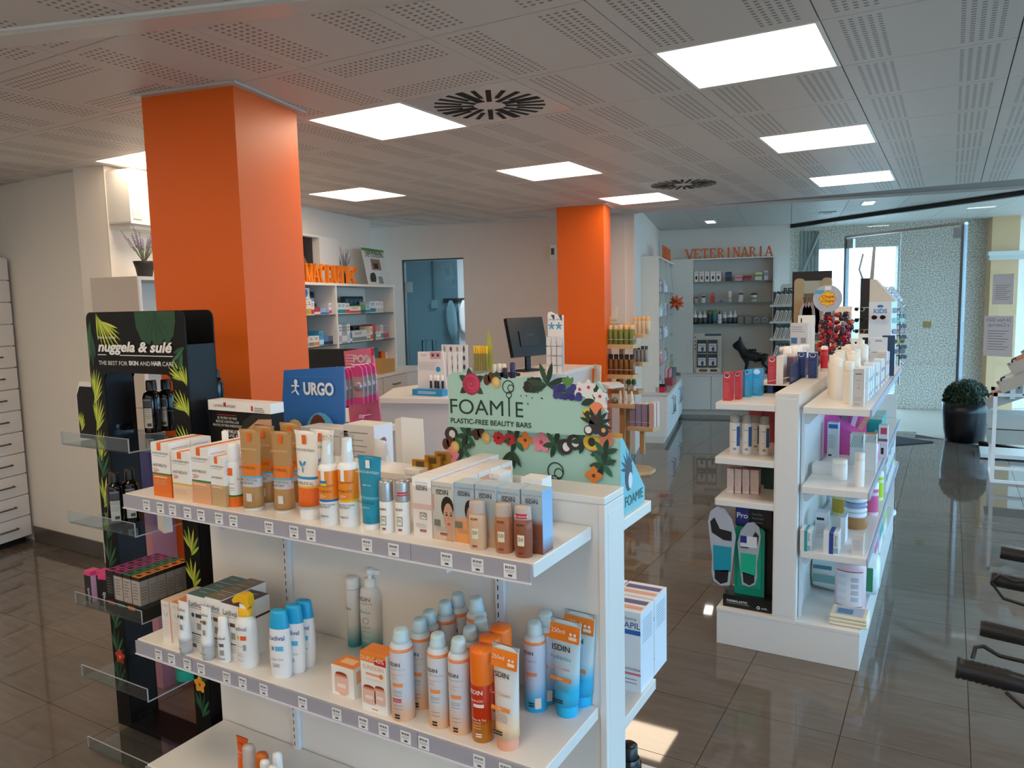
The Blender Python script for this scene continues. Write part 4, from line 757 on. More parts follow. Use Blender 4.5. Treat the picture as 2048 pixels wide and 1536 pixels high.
CYC = lambda h: zb(h, ((0, '#1fa6d8'), (.14, '#35a9d6'), (.34, '#bfc6d6'), (.75, '#c9cbd8')), True, rough=.3)
for k, (cx, yb, yt) in enumerate(((1072, 1427, 1241), (1094, 1412, 1221))):
    o, r, h = spraycan(cx, yb, yt, 46, 'cyan and white children sun spray can, %s of two at the right' % ['front', 'rear'][k], CYC, CAPB, 'cyan children sun spray cans')
    MB().patch(r, -r*.6, r*.4, h*.42, h*.46, m('#ee8a5c', .5), off=.0006).patch(r, -r*.4, r*.1, h*.07, h*.09, INK).patch(r, -r*.4, r*.1, h*.10, h*.12, INK).patch(r, r*.2, r*.75, h*.05, h*.17, m('#f3d3bf', .5)).obj('label', o)
    txt(o, 'ISDIN', -r*.4, h*.66, r*.3, INK, y=0, r=r, bold=.02); txt(o, 'Pediatrics', -r*.2, h*.58, r*.2, m('#4aa6c9', .5), y=0, r=r); txt(o, 'Spray', -r*.35, h*.5, r*.2, m('#e3a08c', .5), y=0, r=r)
# ------------------------------------------------------------------ lowest shelf, only its tops show
def stand_at(px, py, y, z): P = yat(px, py, y); return P[0], P[2]-z
x, h = stand_at(484, 1474, 1.53, Z3); w = .048
o = tube_pack('sunscreen_tube', 'bright orange sun cream tube on the lowest shelf', (x, 1.53, Z3), .052, h, m('#ee6414', .35), m('#ee6414', .35), .036, .03); ty = lambda f: tube_y(.052, h, .036, .03, h*f)
txt(o, 'ISDIN', -.002, h*.86, .006, m('#7a2a0a', .5), y=ty(.86)); txt(o, '50+', -.005, h*.66, .013, m('#f8d2b8', .5), y=ty(.66)); txt(o, 'HIGH', -.005, h*.6, .005, m('#f8d2b8', .5), y=ty(.6))
for k, (px, py, y, col, lb) in enumerate(((497, 1489, 1.50, '#c9b9b2', 'frosted cap of a tester bottle on the lowest shelf'), (523, 1505, 1.49, '#c8681a', 'amber capped bottle on the lowest shelf'), (529, 1519, 1.475, '#eceae8', 'white capped orange bottle on the lowest shelf, left'), (554, 1503, 1.50, '#eceae8', 'white capped orange bottle on the lowest shelf, right'), (545, 1531, 1.462, '#eceae8', 'white capped orange bottle on the lowest shelf, front'))):
    x, h = stand_at(px, py, y, Z3); r = .0225 if k < 2 else .0165
    bottle('sun_fluid_bottle', lb, (x, y, Z3), [(r*.9, 0), (r, .004), (r, h*.7)], m('#dd5a1a' if k > 1 else col, .35), [(r*.97, h*.7), (r*.95, h*.93), (r*.75, h*.985), (0, h)], m(col, .3), sy=.8)
# ================================================================== black display stand with palm leaves, left of the gondola
SX0, SX1, SY0, SY1, ST = -2.945, -2.352, 1.75, 1.875, 1.703
LG = .088; OZ = 1.47
st = thing('display_stand', 'black display stand with palm leaf print and clear shelves, left of the gondola', 'display', ((SX0+SX1)/2, 1.81, 0))
so = Vector((-(SX0+SX1)/2, -1.81, 0))
def spart(mb, name, parent=None, **k):
    o = mb.obj(name, parent or st, **k)
    if parent is None: o.location = so
    return o
SB = m('#060607', .5, spec=.25); SBL = m('#0a0c10', .45, spec=.35)
def rounded(x0, x1, z0, z1, r, n=5): return [(x0, z0), (x1, z0)]+[(x1-r+r*math.cos(a), z1-r+r*math.sin(a)) for a in [math.pi/2*k/n for k in range(n+1)]]+[(x0+r-r*math.sin(a), z1-r+r*math.cos(a)) for a in [math.pi/2*k/n for k in range(n+1)]]
for nm, ya, yb in (('front_panel', SY0, SY0+.006), ('rear_panel', SY1-.006, SY1)):
    p = MB().prism(rounded(SX0, SX1, OZ, ST, .03), ya, yb, SB)
    for x0, x1 in ((SX0, SX0+LG), (SX1-LG, SX1)): p.box(x0, x1, ya, yb, .02, OZ, SB)
    for sx, cx in ((1, SX0+LG), (-1, SX1-LG)): p.prism([(cx, OZ), (cx, OZ-.03), (cx+sx*.012, OZ-.008), (cx+sx*.03, OZ)][::(-1 if sx > 0 else 1)], ya, yb, SB)
    fp = spart(p, nm)
    if nm == 'front_panel': front = fp
spart(MB().box(SX1-.005, SX1, SY0+.006, SY1-.006, .02, 1.58, SBL).box(SX0, SX0+.005, SY0+.006, SY1-.006, .02, 1.58, SBL), 'outer_side')
spart(MB().box(SX0+LG-.005, SX0+LG, SY0+.006, SY1-.006, .02, OZ, SBL), 'inner_side'); spart(MB().box(SX1-LG, SX1-LG+.005, SY0+.006, SY1-.006, .02, OZ, SBL), 'inner_side')
spart(MB().box(SX0+LG, SX1-LG, SY0+.006, SY1-.006, OZ, OZ+.005, SBL), 'header_soffit')
spart(MB().box(SX0, SX1, SY0, SY1, 0, .02, SB), 'foot_plate')
# printed leaves
LIM = [m('#b7c63a', .5), m('#8fae2f', .5), m('#d3cf56', .5)]; DG = [m('#1d4a2e', .5), m('#2c6a41', .5), m('#163a25', .5)]
def frond(b_, x, z, deg, L, n, y, cols, spread=70, lw=.016):
    for k in range(n):
        t = k/(n-1); a = deg-spread/2+spread*t; l = L*(.65+.35*math.sin(math.pi*t)); b_.leaf(x+.25*L*math.cos(math.radians(deg))*t, z+.25*L*math.sin(math.radians(deg))*t, l, lw, a, y-.00003*k, cols[k % len(cols)])
lv = MB(); yF = SY0-.0006
frond(lv, SX0+.07, ST-.002, -52, .17, 9, yF, LIM, 75, .0095); frond(lv, SX0+.03, ST-.03, -95, .17, 4, yF-.0003, DG, 30, .022)
def monstera(b_, cx, cz, r, y, col, dk):
    b_.disc(cx, cz, r*.85, r, y, col, 18)
    for k in range(5): b_.leaf(cx+(.1+.06*k)*r*(1 if k % 2 else -1), cz-.1*r, r*.95, .012, -60-12*k if k % 2 else -120+12*k, y-.0004, dk)
    b_.leaf(cx, cz+r*.9, r*1.8, .008, -90, y-.0005, dk)
lv.poly([(SX0+.31, ST-.002), (SX0+.315, ST-.06), (SX0+.34, ST-.105), (SX0+.39, ST-.125), (SX0+.405, ST-.105), (SX0+.415, ST-.128), (SX0+.46, ST-.12), (SX0+.475, ST-.10), (SX0+.49, ST-.125), (SX0+.53, ST-.09), (SX0+.545, ST-.04), (SX0+.545, ST-.002)], yF, DG[0])
for k, x in enumerate((.36, .40, .44, .48, .51)): lv.leaf(SX0+.43, ST-.004, .115, .007, -128+k*20, yF-.0004, DG[2])
frond(lv, SX1-.005, ST-.13, 230, .11, 5, yF, DG, 60, .014)
for z in (1.46, 1.35, 1.22):
    frond(lv, SX0+.01, z-.12, 72, .13, 8, yF, LIM, 60, .009)
    frond(lv, SX1-.008, z-.03, 130, .11, 8, yF, LIM, 80, .008)
for z in (1.1, .98, .85, .73, .6, .47, .35, .22):
    frond(lv, SX0+.02, z-.06, 75, .12, 5, yF, LIM if z in (.6, .98) else DG, 70, .013); frond(lv, SX1-.05, z-.05, 85, .1, 6, yF, LIM if z in (.85, .73, .98) else DG, 90, .012)
def flower(b_, cx, cz, r, y, col, mid, n=5):
    for k in range(n): b_.leaf(cx, cz, r, r*.75, 90+360/n*k, y-.0001*k, col)
    b_.disc(cx, cz, r*.2, r*.2, y-.0008, mid, 8)
flower(lv, SX0+.05, .30, .035, yF-.001, m('#c2382f', .5), m('#e6b93a', .5)); flower(lv, SX1-.05, .30, .035, yF-.001, m('#e9a02d', .5), m('#c2382f', .5))
# keep the print inside the panel: clip every printed vertex to the outline of the frame
for i, v in enumerate(lv.v): lv.v[i] = (min(max(v[0], SX0+.002), SX1-.002), v[1], min(v[2], ST-.002))
lv.v = [((x if z > OZ or x < SX0+LG or x > SX1-LG else (SX0+LG-.001 if x < (SX0+SX1)/2 else SX1-LG+.001)), y, z) for x, y, z in lv.v]
lv.obj('leaf_print', front)
# the header: lettering
WT = m('#e8e8e6', .5); cx = (SX0+SX1)/2
hx = lambda px, py: yat(px, py, yF)
def htxt(s, px0, px1, py, cap, **k):
    a, c = hx(px0, py), hx(px1, py); me = txt_mesh(s, cap, WT, align='LEFT', **k); wd = max(v.co.x for v in me.vertices)-min(v.co.x for v in me.vertices)
    o = put(me, 'lettering', front, (a[0], yF-.0025, a[2])); o.scale = ((c[0]-a[0])/wd, 1, 1); return o
htxt('Based on nature', 197, 232, 677, .011); htxt('nuggela & sulé', 197, 346, 702, .036, shear=.25, bold=.05); htxt('THE BEST FOR', 199, 256, 729, .0155); htxt('SKIN', 259, 278, 730, .0155, bold=.05); htxt('AND', 281, 302, 731, .0155); htxt('HAIR', 304, 324, 731, .0155, bold=.05); htxt('CARE', 326, 349, 732, .0155)
a, c = hx(197, 709), hx(347, 713); MB().rect(a[0], a[0]+.055, a[2]-.0015, a[2]+.0015, yF-.0025, WT).rect(a[0]+.14, c[0], c[2]-.0015, c[2]+.0015, yF-.0025, WT).obj('underline', front)
# clear shelves hung between the legs
SHX0, SHX1 = SX0+LG+.006, SX1-LG-.006; SHY = 1.565
shz = []
for k, (px, py) in enumerate(((147, 893), (162, 1052), (177, 1217), (194, 1366), (208, 1512))):
    z = yat(px, py, SHY)[2]; shz.append(z)
    p = MB().box(SHX0, SHX1, SHY+.004, SY1-.02, z, z+.004, ACR).box(SHX0, SHX1, SHY, SHY+.004, z+.006, z+.05, ACR).hexa([(SHX0, SHY, z+.006), (SHX0, SHY+.004, z), (SHX0, SHY+.008, z+.004), (SHX0, SHY+.004, z+.008), (SHX1, SHY, z+.006), (SHX1, SHY+.004, z), (SHX1, SHY+.008, z+.004), (SHX1, SHY+.004, z+.008)], ACR)
    sh = spart(p, 'clear_shelf'); EDGE = m('#c9d0d2', .2, trans=.3)
    MB().box(SHX0, SHX1, SHY, SHY+.0042, z+.0495, z+.0508, EDGE).box(SHX1-.001, SHX1+.0008, SHY, SY1-.02, z+.0, z+.0042, EDGE).box(SHX1-.001, SHX1+.0008, SHY, SHY+.0042, z+.004, z+.05, EDGE).box(SHX0-.0008, SHX0+.001, SHY, SHY+.0042, z+.004, z+.05, EDGE).obj('shelf_edge', sh)
    for x in (SHX0+.002, SHX1-.002):
        bk = MB().box(x-.0018, x+.0018, SY0+.012, SY1-.025, z+.004, z+.045, ACR)
        for y in (SY0+.03, SY1-.045): bk.add([(x+(.003 if x < cx else -.003), y+.008*math.cos(a), z+.026+.008*math.sin(a)) for a in [2*math.pi*q/10 for q in range(10)]], [tuple(range(10))], m('#07080a', .3))
        bk.obj('bracket', sh)
# dark hair care bottles
def hair_bottle(loc, r, h, lb, rz=0., grp=None):
    o = MB().lathe([(r*.95, 0), (r, .004), (r, h*.68), (r*.86, h*.755), (r*.5, h*.79), (r*.47, h*.82)], m('#0d0b0a', .12), 24).obj('hair_care_bottle', loc=loc, rz=rz); tag(o, lb, 'bottle', grp)
    MB().lathe([(r*.6, h*.805), (r*.56, h*.985), (r*.5, h), (0, h)], m('#121213', .3), 20).obj('cap', o)
    l = MB().patch(r, -r*.55, r*.5, h*.1, h*.48, m('#b4b2ac', .5)).patch(r, -r*.55, r*.5, h*.5, h*.62, m('#3b3d3f', .5)).patch(r, -r*.55, r*.5, h*.62, h*.65, m('#76768a', .5))
    for z in (.46, .43, .40, .35, .32, .29): l.patch(r, -r*.45, r*.35, h*z, h*(z+.008), m('#6d6b66', .5), off=.0008)
    l.patch(r, -r*.1, r*.4, h*.13, h*.19, m('#3c3a36', .5), off=.0008); l.obj('label', o); return o
for k, (px, pb, pt, w_, sh, lb) in enumerate(((309, 866, 760, 35, 0, 'dark hair bottle on the top clear shelf, left'), (338, 862, 758, 33, 0, 'dark hair bottle on the top clear shelf, right'), (236, 1052, 943, 34, 1, 'dark hair bottle on the second clear shelf, left'), (267, 1046, 937, 34, 1, 'dark hair bottle on the second clear shelf, right'))):
    C, r, h = cylpx(px, pb, pt, w_, shz[sh]+.005); hair_bottle((C[0], C[1], shz[sh]+.0045), r, h, lb, rz=.35 if k < 2 else .9)
# two small clear packs near the shelf corners
for k, (px, py, sh) in enumerate(((322, 1062, 1),)):
    P = zat(px, py, shz[sh]+.005); o = carton('folded_leaflet', 'folded cream paper leaflet on the second clear shelf', (P[0], P[1], shz[sh]+.0045), .075, .03, .10, m('#d9cfc4', .6), rz=-.35, cat='leaflet')
# ampoule cartons in a black tray on the third clear shelf
z = shz[2]+.0045; P = zat(303, 1196, z); tx0, tx1, ty0, ty1 = SHX0+.16, SHX1-.002, 1.585, 1.83
tr = MB().box(tx0, tx1, ty0, ty1, z, z+.045, m('#15130f', .5)); 
tr = tr.obj('display_tray'); tag(tr, 'black display tray holding rows of ampoule cartons', 'tray')
for k, c_ in enumerate(('#b23a4a', '#2f7a58', '#e07f2a')): MB().box(tx0+.02+k*.06, tx0+.06+k*.06, ty0-.0008, ty0, z+.026, z+.04, m(c_, .5)).obj('colour_tab', tr)
for q, (c_, nm) in enumerate((('#b8508f', 'magenta topped'), ('#b8508f', 'pink magenta topped'), ('#2f8a63', 'green topped'), ('#ef8a2a', 'orange topped'))):
    for k in range(6):
        x = tx0+.026+q*.052; y = ty0+.008+k*.036; hh = .105
        o = carton('ampoule_carton', '%s ampoule carton, %s in its row on the black tray' % (nm, ORD[k]), (x, y, z+.0455), .046, .033, hh, m('#17141a' if q == 0 else '#a59a93', .4) if q < 1 else zb(hh, ((0, '#b3a8a0'), (.86, '#231a1c'))), top=m(c_, .4), side=zb(hh, ((0, '#a39a92'), (.86, '#231a1c'))), flap=False)
        MB().box(-.012, .012, .008, .025, hh+.0003, hh+.001, m('#3a2620', .5)).obj('top_print', o)
        if k == 0: MB().lines(-.017, .015, hh*.75, 6, .011, .003, -.0005, m('#6e655f', .5)).obj('front_print', o)
        if q == 3: s_ = MB(); [s_.quad((.0235, .004, hh*f), (.0235, .028, hh*f), (.0235, .028, hh*(f+.03)), (.0235, .004, hh*(f+.03)), m('#7d736c', .5)) for f in (.2, .3, .4, .5, .6)]; s_.obj('side_print', o)
for k in range(3):
    P = zat(190+k*22, 1212+k*8, z); o = carton('hair_lotion_carton', 'slim black and pink lotion carton at the lip of the third clear shelf, %s' % ['left', 'middle', 'right'][k], (SHX0+.03+k*.05, 1.60+(k % 2)*.02, z), .043, .04, .12, zb(.12, ((0, '#1b171b'), (.86, '#d8457f'))), top=m('#d8457f', .4), side=zb(.12, ((0, '#d3a7c0'), (.86, '#d8457f'))), rz=.15*k, flap=False)
    put(txt_mesh('nuggela', .016, WT, shear=.25), 'lettering', o, (.008, -.0006, .02)).rotation_euler = (0, -math.pi/2, 0)
C, r, h = cylpx(376, 1363, 1322, 44, shz[3]+.005); o = bottle('hair_mask_jar', 'teal jar on the fourth clear shelf', (C[0], C[1], shz[3]+.0045), [(r*.95, 0), (r, .004), (r, h*.7)], m('#0e9c86', .3), [(r*1.04, h*.68), (r*1.04, h*.98), (r*.9, h*1.02), (0, h*1.02)], m('#0b8674', .35), cat='jar')
# things behind the stand: a colour display seen through its opening
y = 2.02
def at(px, py, yy=y): return yat(px, py, yy)
a, c = at(262, 1480), at(300, 783)
t = thing('leaflet_display', 'narrow floor display with teal, violet and pink panels behind the black stand', 'display', (a[0]+.12, y, 0))
W0 = .3
MB().box(-.14, .16, 0, .12, 0, at(272, 1000)[2], m('#c98b98', .5)).obj('pink_body', t); zz = at(272, 1000)[2]; z2 = at(272, 905)[2]; z3 = at(262, 868)[2]; z4 = c[2]
MB().box(-.14, .16, .01, .11, zz, z2, m('#4a4a86', .5)).obj('violet_panel', t); MB().box(-.14, .16, .03, .1, z2, z3, m('#8a8f98', .5)).obj('shelf_insert', t)
tp = MB().box(-.14, .045, .03, .036, z3, z4, m('#1193a8', .4)).obj('teal_header', t); txt(tp, 'TRATAMIENTO', -.05, z4-.05, .014, WT, y=.029); txt(tp, 'DE LOS PIES', -.05, z4-.075, .014, WT, y=.029)
for k in range(4):
    bt = MB().lathe([(.016, 0), (.016, .07), (.008, .085), (.008, .11)], m('#d9d7d4', .4), 12).obj('sample_bottle', t, loc=(-.1+k*.06, -.02, zz)); MB().patch(.016, -.012, .012, .02, .06, m('#6b6f8d', .5)).obj('label', bt)
# rear side: a bottle and a leaf printed corner
P = yat(441, 790, 1.95); hair_bottle((P[0]-.02, 1.95, P[2]-.06), .026, .16, 'dark hair bottle peeping out behind the right side of the black stand')
spart(MB().box(SX0+LG, SX1+.10, SY1, 2.06, P[2]-.064, P[2]-.06, ACR), 'clear_shelf')
a, c = yat(160, 875, 1.9), yat(186, 765, 1.9); t = spart(MB().prism([(a[0], a[2]), (c[0]+.1, a[2]), (c[0]+.1, c[2]), (a[0]+.03, c[2]), (a[0], c[2]-.05)], 1.9, 1.91, m('#e6e3de', .5)), 'side_card')
q = MB().prism([(a[0]+.006, a[2]), (c[0]+.09, a[2]), (c[0]+.09, c[2]-.02), (a[0]+.03, c[2]-.02), (a[0]+.006, c[2]-.06)], 1.898, 1.9, SB); frond(q, a[0]+.02, a[2]+.03, 80, .08, 7, 1.8975, LIM, 60, .008); q.obj('leaf_print', t)
# ================================================================== on top of the gondola and on its rear shelves
y = 1.80; a, c = yat(426, 945, y), yat(553, 800, y); w = yat(541, 800, y)[0]-a[0]; z0 = GZ; zt = yat(428, 800, y)[2]; h = zt-z0
t = thing('product_display', 'black cardboard product display with white top strip on the gondola top', 'display', (a[0]+w/2, y, z0))
MB().box(-w/2, w/2, 0, .055, 0, h*.8, SB).obj('body', t); s_ = MB().box(-w/2, w/2, -.002, .057, h*.8, h, m('#eceae8', .4)).obj('white_strip', t)
txt(s_, 'LA ROCHE-POSAY', -w*.22, h*.87, .0095, INK, y=-.003); MB().rect(-w*.24, -w*.2, h*.89, h*.97, -.0026, IRED).rect(w*.2, w*.23, h*.83, h*.93, -.0026, IRED).lines(w*.25, w*.42, h*.9, 3, .006, .002, -.0026, INK).obj('logo', s_)
fc = MB(); fc.poly([(w*.06, 0), (w*.5, 0), (w*.5, h*.72), (w*.4, h*.76), (w*.22, h*.74), (w*.1, h*.55), (w*.14, h*.3)], -.0006, SKIN).poly([(w*.0, h*.4), (w*.06, h*.62), (w*.2, h*.76), (w*.5, h*.8), (w*.5, h*.7), (w*.3, h*.68), (w*.14, h*.5)], -.0012, HAIR).disc(w*.3, h*.5, w*.05, h*.018, -.001, HAIR, 8).rect(w*.24, w*.38, h*.565, h*.58, -.001, HAIR).disc(w*.36, h*.22, w*.05, h*.02, -.001, LIP, 8); fc.obj('portrait_print', t)
for k, s2 in enumerate(('EL FILTRO UV MAS', 'EFICAZ CONTRA LOS', 'RAYOS UV MAS INSIDIOSOS')): txt(t, s2, -w*.2, h*(.63-.075*k), .0085, WT, y=-.001)
txt(t, 'ANTHELIOS', -w*.15, h*.36, .011, WT, y=-.001, bold=.03); txt(t, 'UVMUNE 400', -w*.15, h*.28, .011, WT, y=-.001); MB().rect(-w*.36, -w*.04, h*.71, h*.72, -.001, IRED).obj('red_rule', t)
# rear top shelf: big white cartons, a folded card, a pinkish display and the soap bar display
yb = 1.995
for k, (x0, x1, yt, lb) in enumerate(((604, 700, 858, 'large white carton behind the splash drop tube'), (690, 752, 851, 'large white carton with pink icons on its right side'))):
    yy = yb+.0; a = yat(x0, 940, yy); c = yat(x1, 940, yy); h = yat((x0+x1)/2, yt, yy)[2]-ZB1; w = c[0]-a[0]-.004
    o = carton('large_carton', lb, ((a[0]+c[0])/2, yy, ZB1), w, .10, h, m('#d9d5d1', .5), top=m('#dedad5', .5), side=m('#e9e6ee', .45))
    MB().rect(-w*.3, w*.3, h*.86, h*.88, -.0005, FINE).lines(-w*.4, w*.3, h*.75, 5, .02, .003, -.0005, FINE).obj('front_print', o)
    if k:
        s_ = MB()
        for q in range(4): s_.add([(w/2+.0006, .05+.014*math.cos(a_), h*(.72-.2*q)+.014*math.sin(a_)) for a_ in [2*math.pi*i/12 for i in range(12)]], [tuple(range(12))], m('#a24a94', .5))
        s_.obj('icon_print', o)
a = yat(762, 925, 2.0); t = thing('crumpled_bag', 'crumpled white tissue bag at the right of the large cartons', 'bag', (a[0], 2.0, ZB1)); bm_ = MB(); n = 10; vs = []
for i in range(6):
    for k in range(n): aa = 2*math.pi*k/n; rr = (.045-.004*i)*(1+.25*math.sin(3*aa+i*1.7)); vs.append((rr*math.cos(aa), rr*.6*math.sin(aa), .032*i+.008*math.sin(aa*2+i)))
bm_.add([(x, y_, max(0, z)) for x, y_, z in vs], [(i*n+k, i*n+(k+1) % n, (i+1)*n+(k+1) % n, (i+1)*n+k) for i in range(5) for k in range(n)]+[tuple(range(5*n, 6*n))], m('#e6e8ea', .6), True); bm_.obj('bag_body', t); MB().rect(-.02, .03, .03, .1, -.047, m('#d7a2ac', .5)).obj('pink_print', t)
a, c = yat(793, 925, 1.99), yat(857, 834, 1.99); hh = c[2]-ZB1; t = MB().hexa([(a[0], 1.99, ZB1), (a[0]+.055, 1.955, ZB1), (a[0]+.057, 1.957, ZB1), (a[0]+.002, 1.992, ZB1), (a[0], 1.99, ZB1+hh*.94), (a[0]+.055, 1.955, ZB1+hh), (a[0]+.057, 1.957, ZB1+hh), (a[0]+.002, 1.992, ZB1+hh*.94)], CARD).hexa([(a[0]+.056, 1.956, ZB1), (c[0], 1.97, ZB1), (c[0], 1.972, ZB1), (a[0]+.056, 1.958, ZB1), (a[0]+.056, 1.956, ZB1+hh), (c[0]-.01, 1.97, ZB1+hh*.98), (c[0]-.01, 1.972, ZB1+hh*.98), (a[0]+.056, 1.958, ZB1+hh)], CARD).obj('folded_card'); tag(t, 'plain white folded card standing left of the soap bar display', 'card')
# ---- soap bar display
FY = 1.985; MINT = m('#a9cfc3', .5); MINTD = m('#7fb8c0', .5); DKG = m('#1f3b36', .5)
q0 = yat(899, 905, FY); xl = yat(897, 960, FY)[0]; xr = yat(1240, 960, FY)[0]; zt = yat(900, 853, FY)[2]; zr = yat(1220, 884, FY)[2]
t = thing('soap_display', 'mint green soap bar display with flowers and fruit cut outs, on the rear gondola shelf', 'display', ((xl+xr)/2, FY, ZB1)); cxd = (xl+xr)/2; fw = xr-xl
topz_ = max(zt, zr)-ZB1
bd = MB().hexa([(-fw/2, 0, 0), (fw/2, 0, 0), (fw/2, .2, 0), (-fw/2, .2, 0), (-fw/2, 0, topz_), (fw/2, 0, topz_), (fw/2, .02, topz_), (-fw/2, .02, topz_)], MINT); bd = bd.obj('display_box', t)
sd = MB().add([(fw/2+.0006, .001, .001), (fw/2+.0006, .199, .001), (fw/2+.0006, .199, .05), (fw/2+.0006, .022, topz_-.001), (fw/2+.0006, .001, topz_-.001)], [(0, 1, 2, 3, 4)], m('#7fc3cf', .5)); sd = sd.obj('side_panel', t)
def sidepoly(pts, col, off): return MB().add([(fw/2+.0006+off, y_, z_) for y_, z_ in pts], [tuple(range(len(pts)))], col)
s_ = sidepoly([(.065+.03*math.cos(a), .115+.05*math.sin(a)) for a in [2*math.pi*k/14 for k in range(14)]], m('#3b3a4b', .5), .0004); s_.v += []; s_.obj('coconut_print', sd); sidepoly([(.078+.016*math.cos(a), .095+.025*math.sin(a)) for a in [2*math.pi*k/12 for k in range(12)]], m('#e3e6ea', .5), .0008).obj('coconut_print', sd)
lf = MB()
for k in range(7):
    aa = math.radians(40+k*22); L = .07; p = [(.065, .13), (.065+L*.5*math.cos(aa)-.006*math.sin(aa), .13+L*.5*math.sin(aa)+.006*math.cos(aa)), (.065+L*math.cos(aa), .13+L*math.sin(aa)), (.065+L*.5*math.cos(aa)+.006*math.sin(aa), .13+L*.5*math.sin(aa)-.006*math.cos(aa))]
    lf.add([(fw/2+.0008, max(.002, min(y_, .19)), z_) for y_, z_ in p], [(0, 1, 2, 3)][:1], m('#27525a', .5))
lf.obj('leaf_print', sd)
sm_ = put(txt_mesh('FOAMIE', .030, DKG), 'lettering', sd, (fw/2+.0016, .108, .022), math.pi/2)
# header board with a cut out right edge, standing proud of the box
HY = -.035
hp = lambda px, py: (yat(px, py, FY+HY)[0]-cxd, yat(px, py, FY+HY)[2]-ZB1)
out = [hp(898, 853), hp(1212, 873), hp(1217, 850), hp(1205, 838), hp(1216, 824), hp(1203, 812), hp(1208, 800), hp(1195, 793), hp(1203, 782), hp(1216, 800), hp(1212, 786), hp(1196, 762), hp(1180, 768), hp(1145, 772), hp(1100, 763), hp(1060, 753), hp(1010, 758), hp(975, 745), hp(935, 752), hp(925, 744), hp(905, 744), hp(896, 752)]
hd = MB().prism(out, HY, HY+.006, MINT); hd.box(hp(930, 853)[0], hp(1190, 853)[0], HY+.006, 0, hp(1000, 850)[1]-.002, hp(1000, 850)[1]+.02, MINT); hd = hd.obj('header_board', t)
P_ = lambda px, py: hp(px, py); u = (hp(1060, 800)[0]-hp(1000, 800)[0])/60      # metres per pixel on the board
G1, G2, G3 = m('#2f4f3a', .5), m('#1f3a2d', .5), m('#5d8f4b', .5); BRN = m('#5a3325', .5); NUT = m('#d9b267', .5); PNK = m('#cf4467', .5); PNKD = m('#a92f50', .5); BLUE = m('#3b3f86', .5); PCH = m('#ef8a63', .5); YLW = m('#e9c13a', .5); COCO = m('#3a3436', .5); CW = m('#e8e4e2', .5); RED = m('#c92f33', .5); ROSE = m('#ec8a9c', .5); ORG = m('#ea8436', .5)
class Art:
    def __init__(s, par, y): s.par = par; s.y = y; s.n = 0
    def go(s, nm, f): b_ = MB(); s.n += 1; f(b_, s.y-.0006-.0004*s.n); b_.obj(nm, s.par)
ar = Art(hd, HY)
def leaves(b_, x, z, y, L, wd, degs, col):
    for k, d in enumerate(degs): b_.leaf(x, z, L, wd, d, y-.00004*k, col[k % len(col)] if isinstance(col, list) else col)
def rose(b_, x, z, r, y):
    b_.disc(x, z, r, r*1.05, y, PNKD, 16)
    for k, (f, dx, dz) in enumerate(((.86, .05, .05), (.7, -.08, .0), (.52, .04, -.05), (.34, .0, .05), (.18, 0, .02))): b_.disc(x+r*dx, z+r*dz, r*f, r*f, y-.0002*(k+1), PNK if k % 2 == 0 else PNKD, 14)
x, z = P_(943, 768); ar.go('leaf_print', lambda b_, y: leaves(b_, x, z, y, 30*u, 14*u, [150, 215, 325, 30, 100], [G1, G2])); ar.go('rose_print', lambda b_, y: rose(b_, x, z, 19*u, y))
def nuts(b_, x, z, y, s=1):
    for dx, dz, c_, rx in ((-11, 2, BRN, 7), (-2, 6, BRN, 7), (8, -2, NUT, 9)): b_.disc(x+dx*u*s, z+dz*u*s, rx*u*s, 10*u*s, y-.0001*rx, c_, 12)
    b_.disc(x+9*u*s, z-1*u*s, 5*u*s, 6*u*s, y-.0012, m('#e9c98a', .5), 10)
x1_, z1_ = P_(985, 762); ar.go('leaf_print', lambda b_, y: leaves(b_, x1_, z1_, y, 22*u, 7*u, [60, 40, 20, 160], G1)); ar.go('nut_print', lambda b_, y: nuts(b_, x1_, z1_, y))
x2, z2_ = P_(1060, 770)
def charcoal(b_, y):
    rnd = random.Random(3)
    for k in range(16): b_.disc(x2+rnd.uniform(-16, 22)*u, z2_+rnd.uniform(-9, 10)*u, rnd.uniform(3, 8)*u, rnd.uniform(3, 7)*u, y-.00003*k, COCO if k % 2 else m('#2a2628', .5), 6)
    for k in range(12): b_.disc(x2+rnd.uniform(-22, 30)*u, z2_-rnd.uniform(8, 22)*u, 1.4*u, 1.4*u, y, COCO, 5)
ar.go('charcoal_print', charcoal)
x3, z3_ = P_(1095, 770); ar.go('leaf_print', lambda b_, y: leaves(b_, x3, z3_, y, 40*u, 10*u, [75, 110, 20, -15, 200, 170], [G2, G1]))
x4, z4_ = P_(1138, 784)
def grapes(b_, y):
    rnd = random.Random(5); leaves(b_, x4, z4_+10*u, y, 18*u, 9*u, [60, 95, 130], G3)
    for k in range(22): b_.disc(x4+rnd.uniform(-24, 24)*u, z4_+rnd.uniform(-11, 9)*u, 6*u, 6*u, y-.0002-.00003*k, BLUE if k % 3 else m('#2e3172', .5), 9)
ar.go('grape_print', grapes)
x5, z5 = P_(1185, 782)
def blossom(b_, y):
    leaves(b_, x5+4*u, z5-14*u, y, 26*u, 12*u, [30, 150, 200, 335, 80], [G2, CW])
    for dx, dz in ((-6, 6), (14, -8), (-22, 2)):
        for k in range(5): b_.leaf(x5+dx*u, z5+dz*u, 14*u, 10*u, 90+72*k, y-.0003-.00002*k, CW)
        b_.disc(x5+dx*u, z5+dz*u, 3*u, 3*u, y-.0005, PNK, 8)
ar.go('blossom_print', blossom)
x6, z6 = P_(1190, 842)
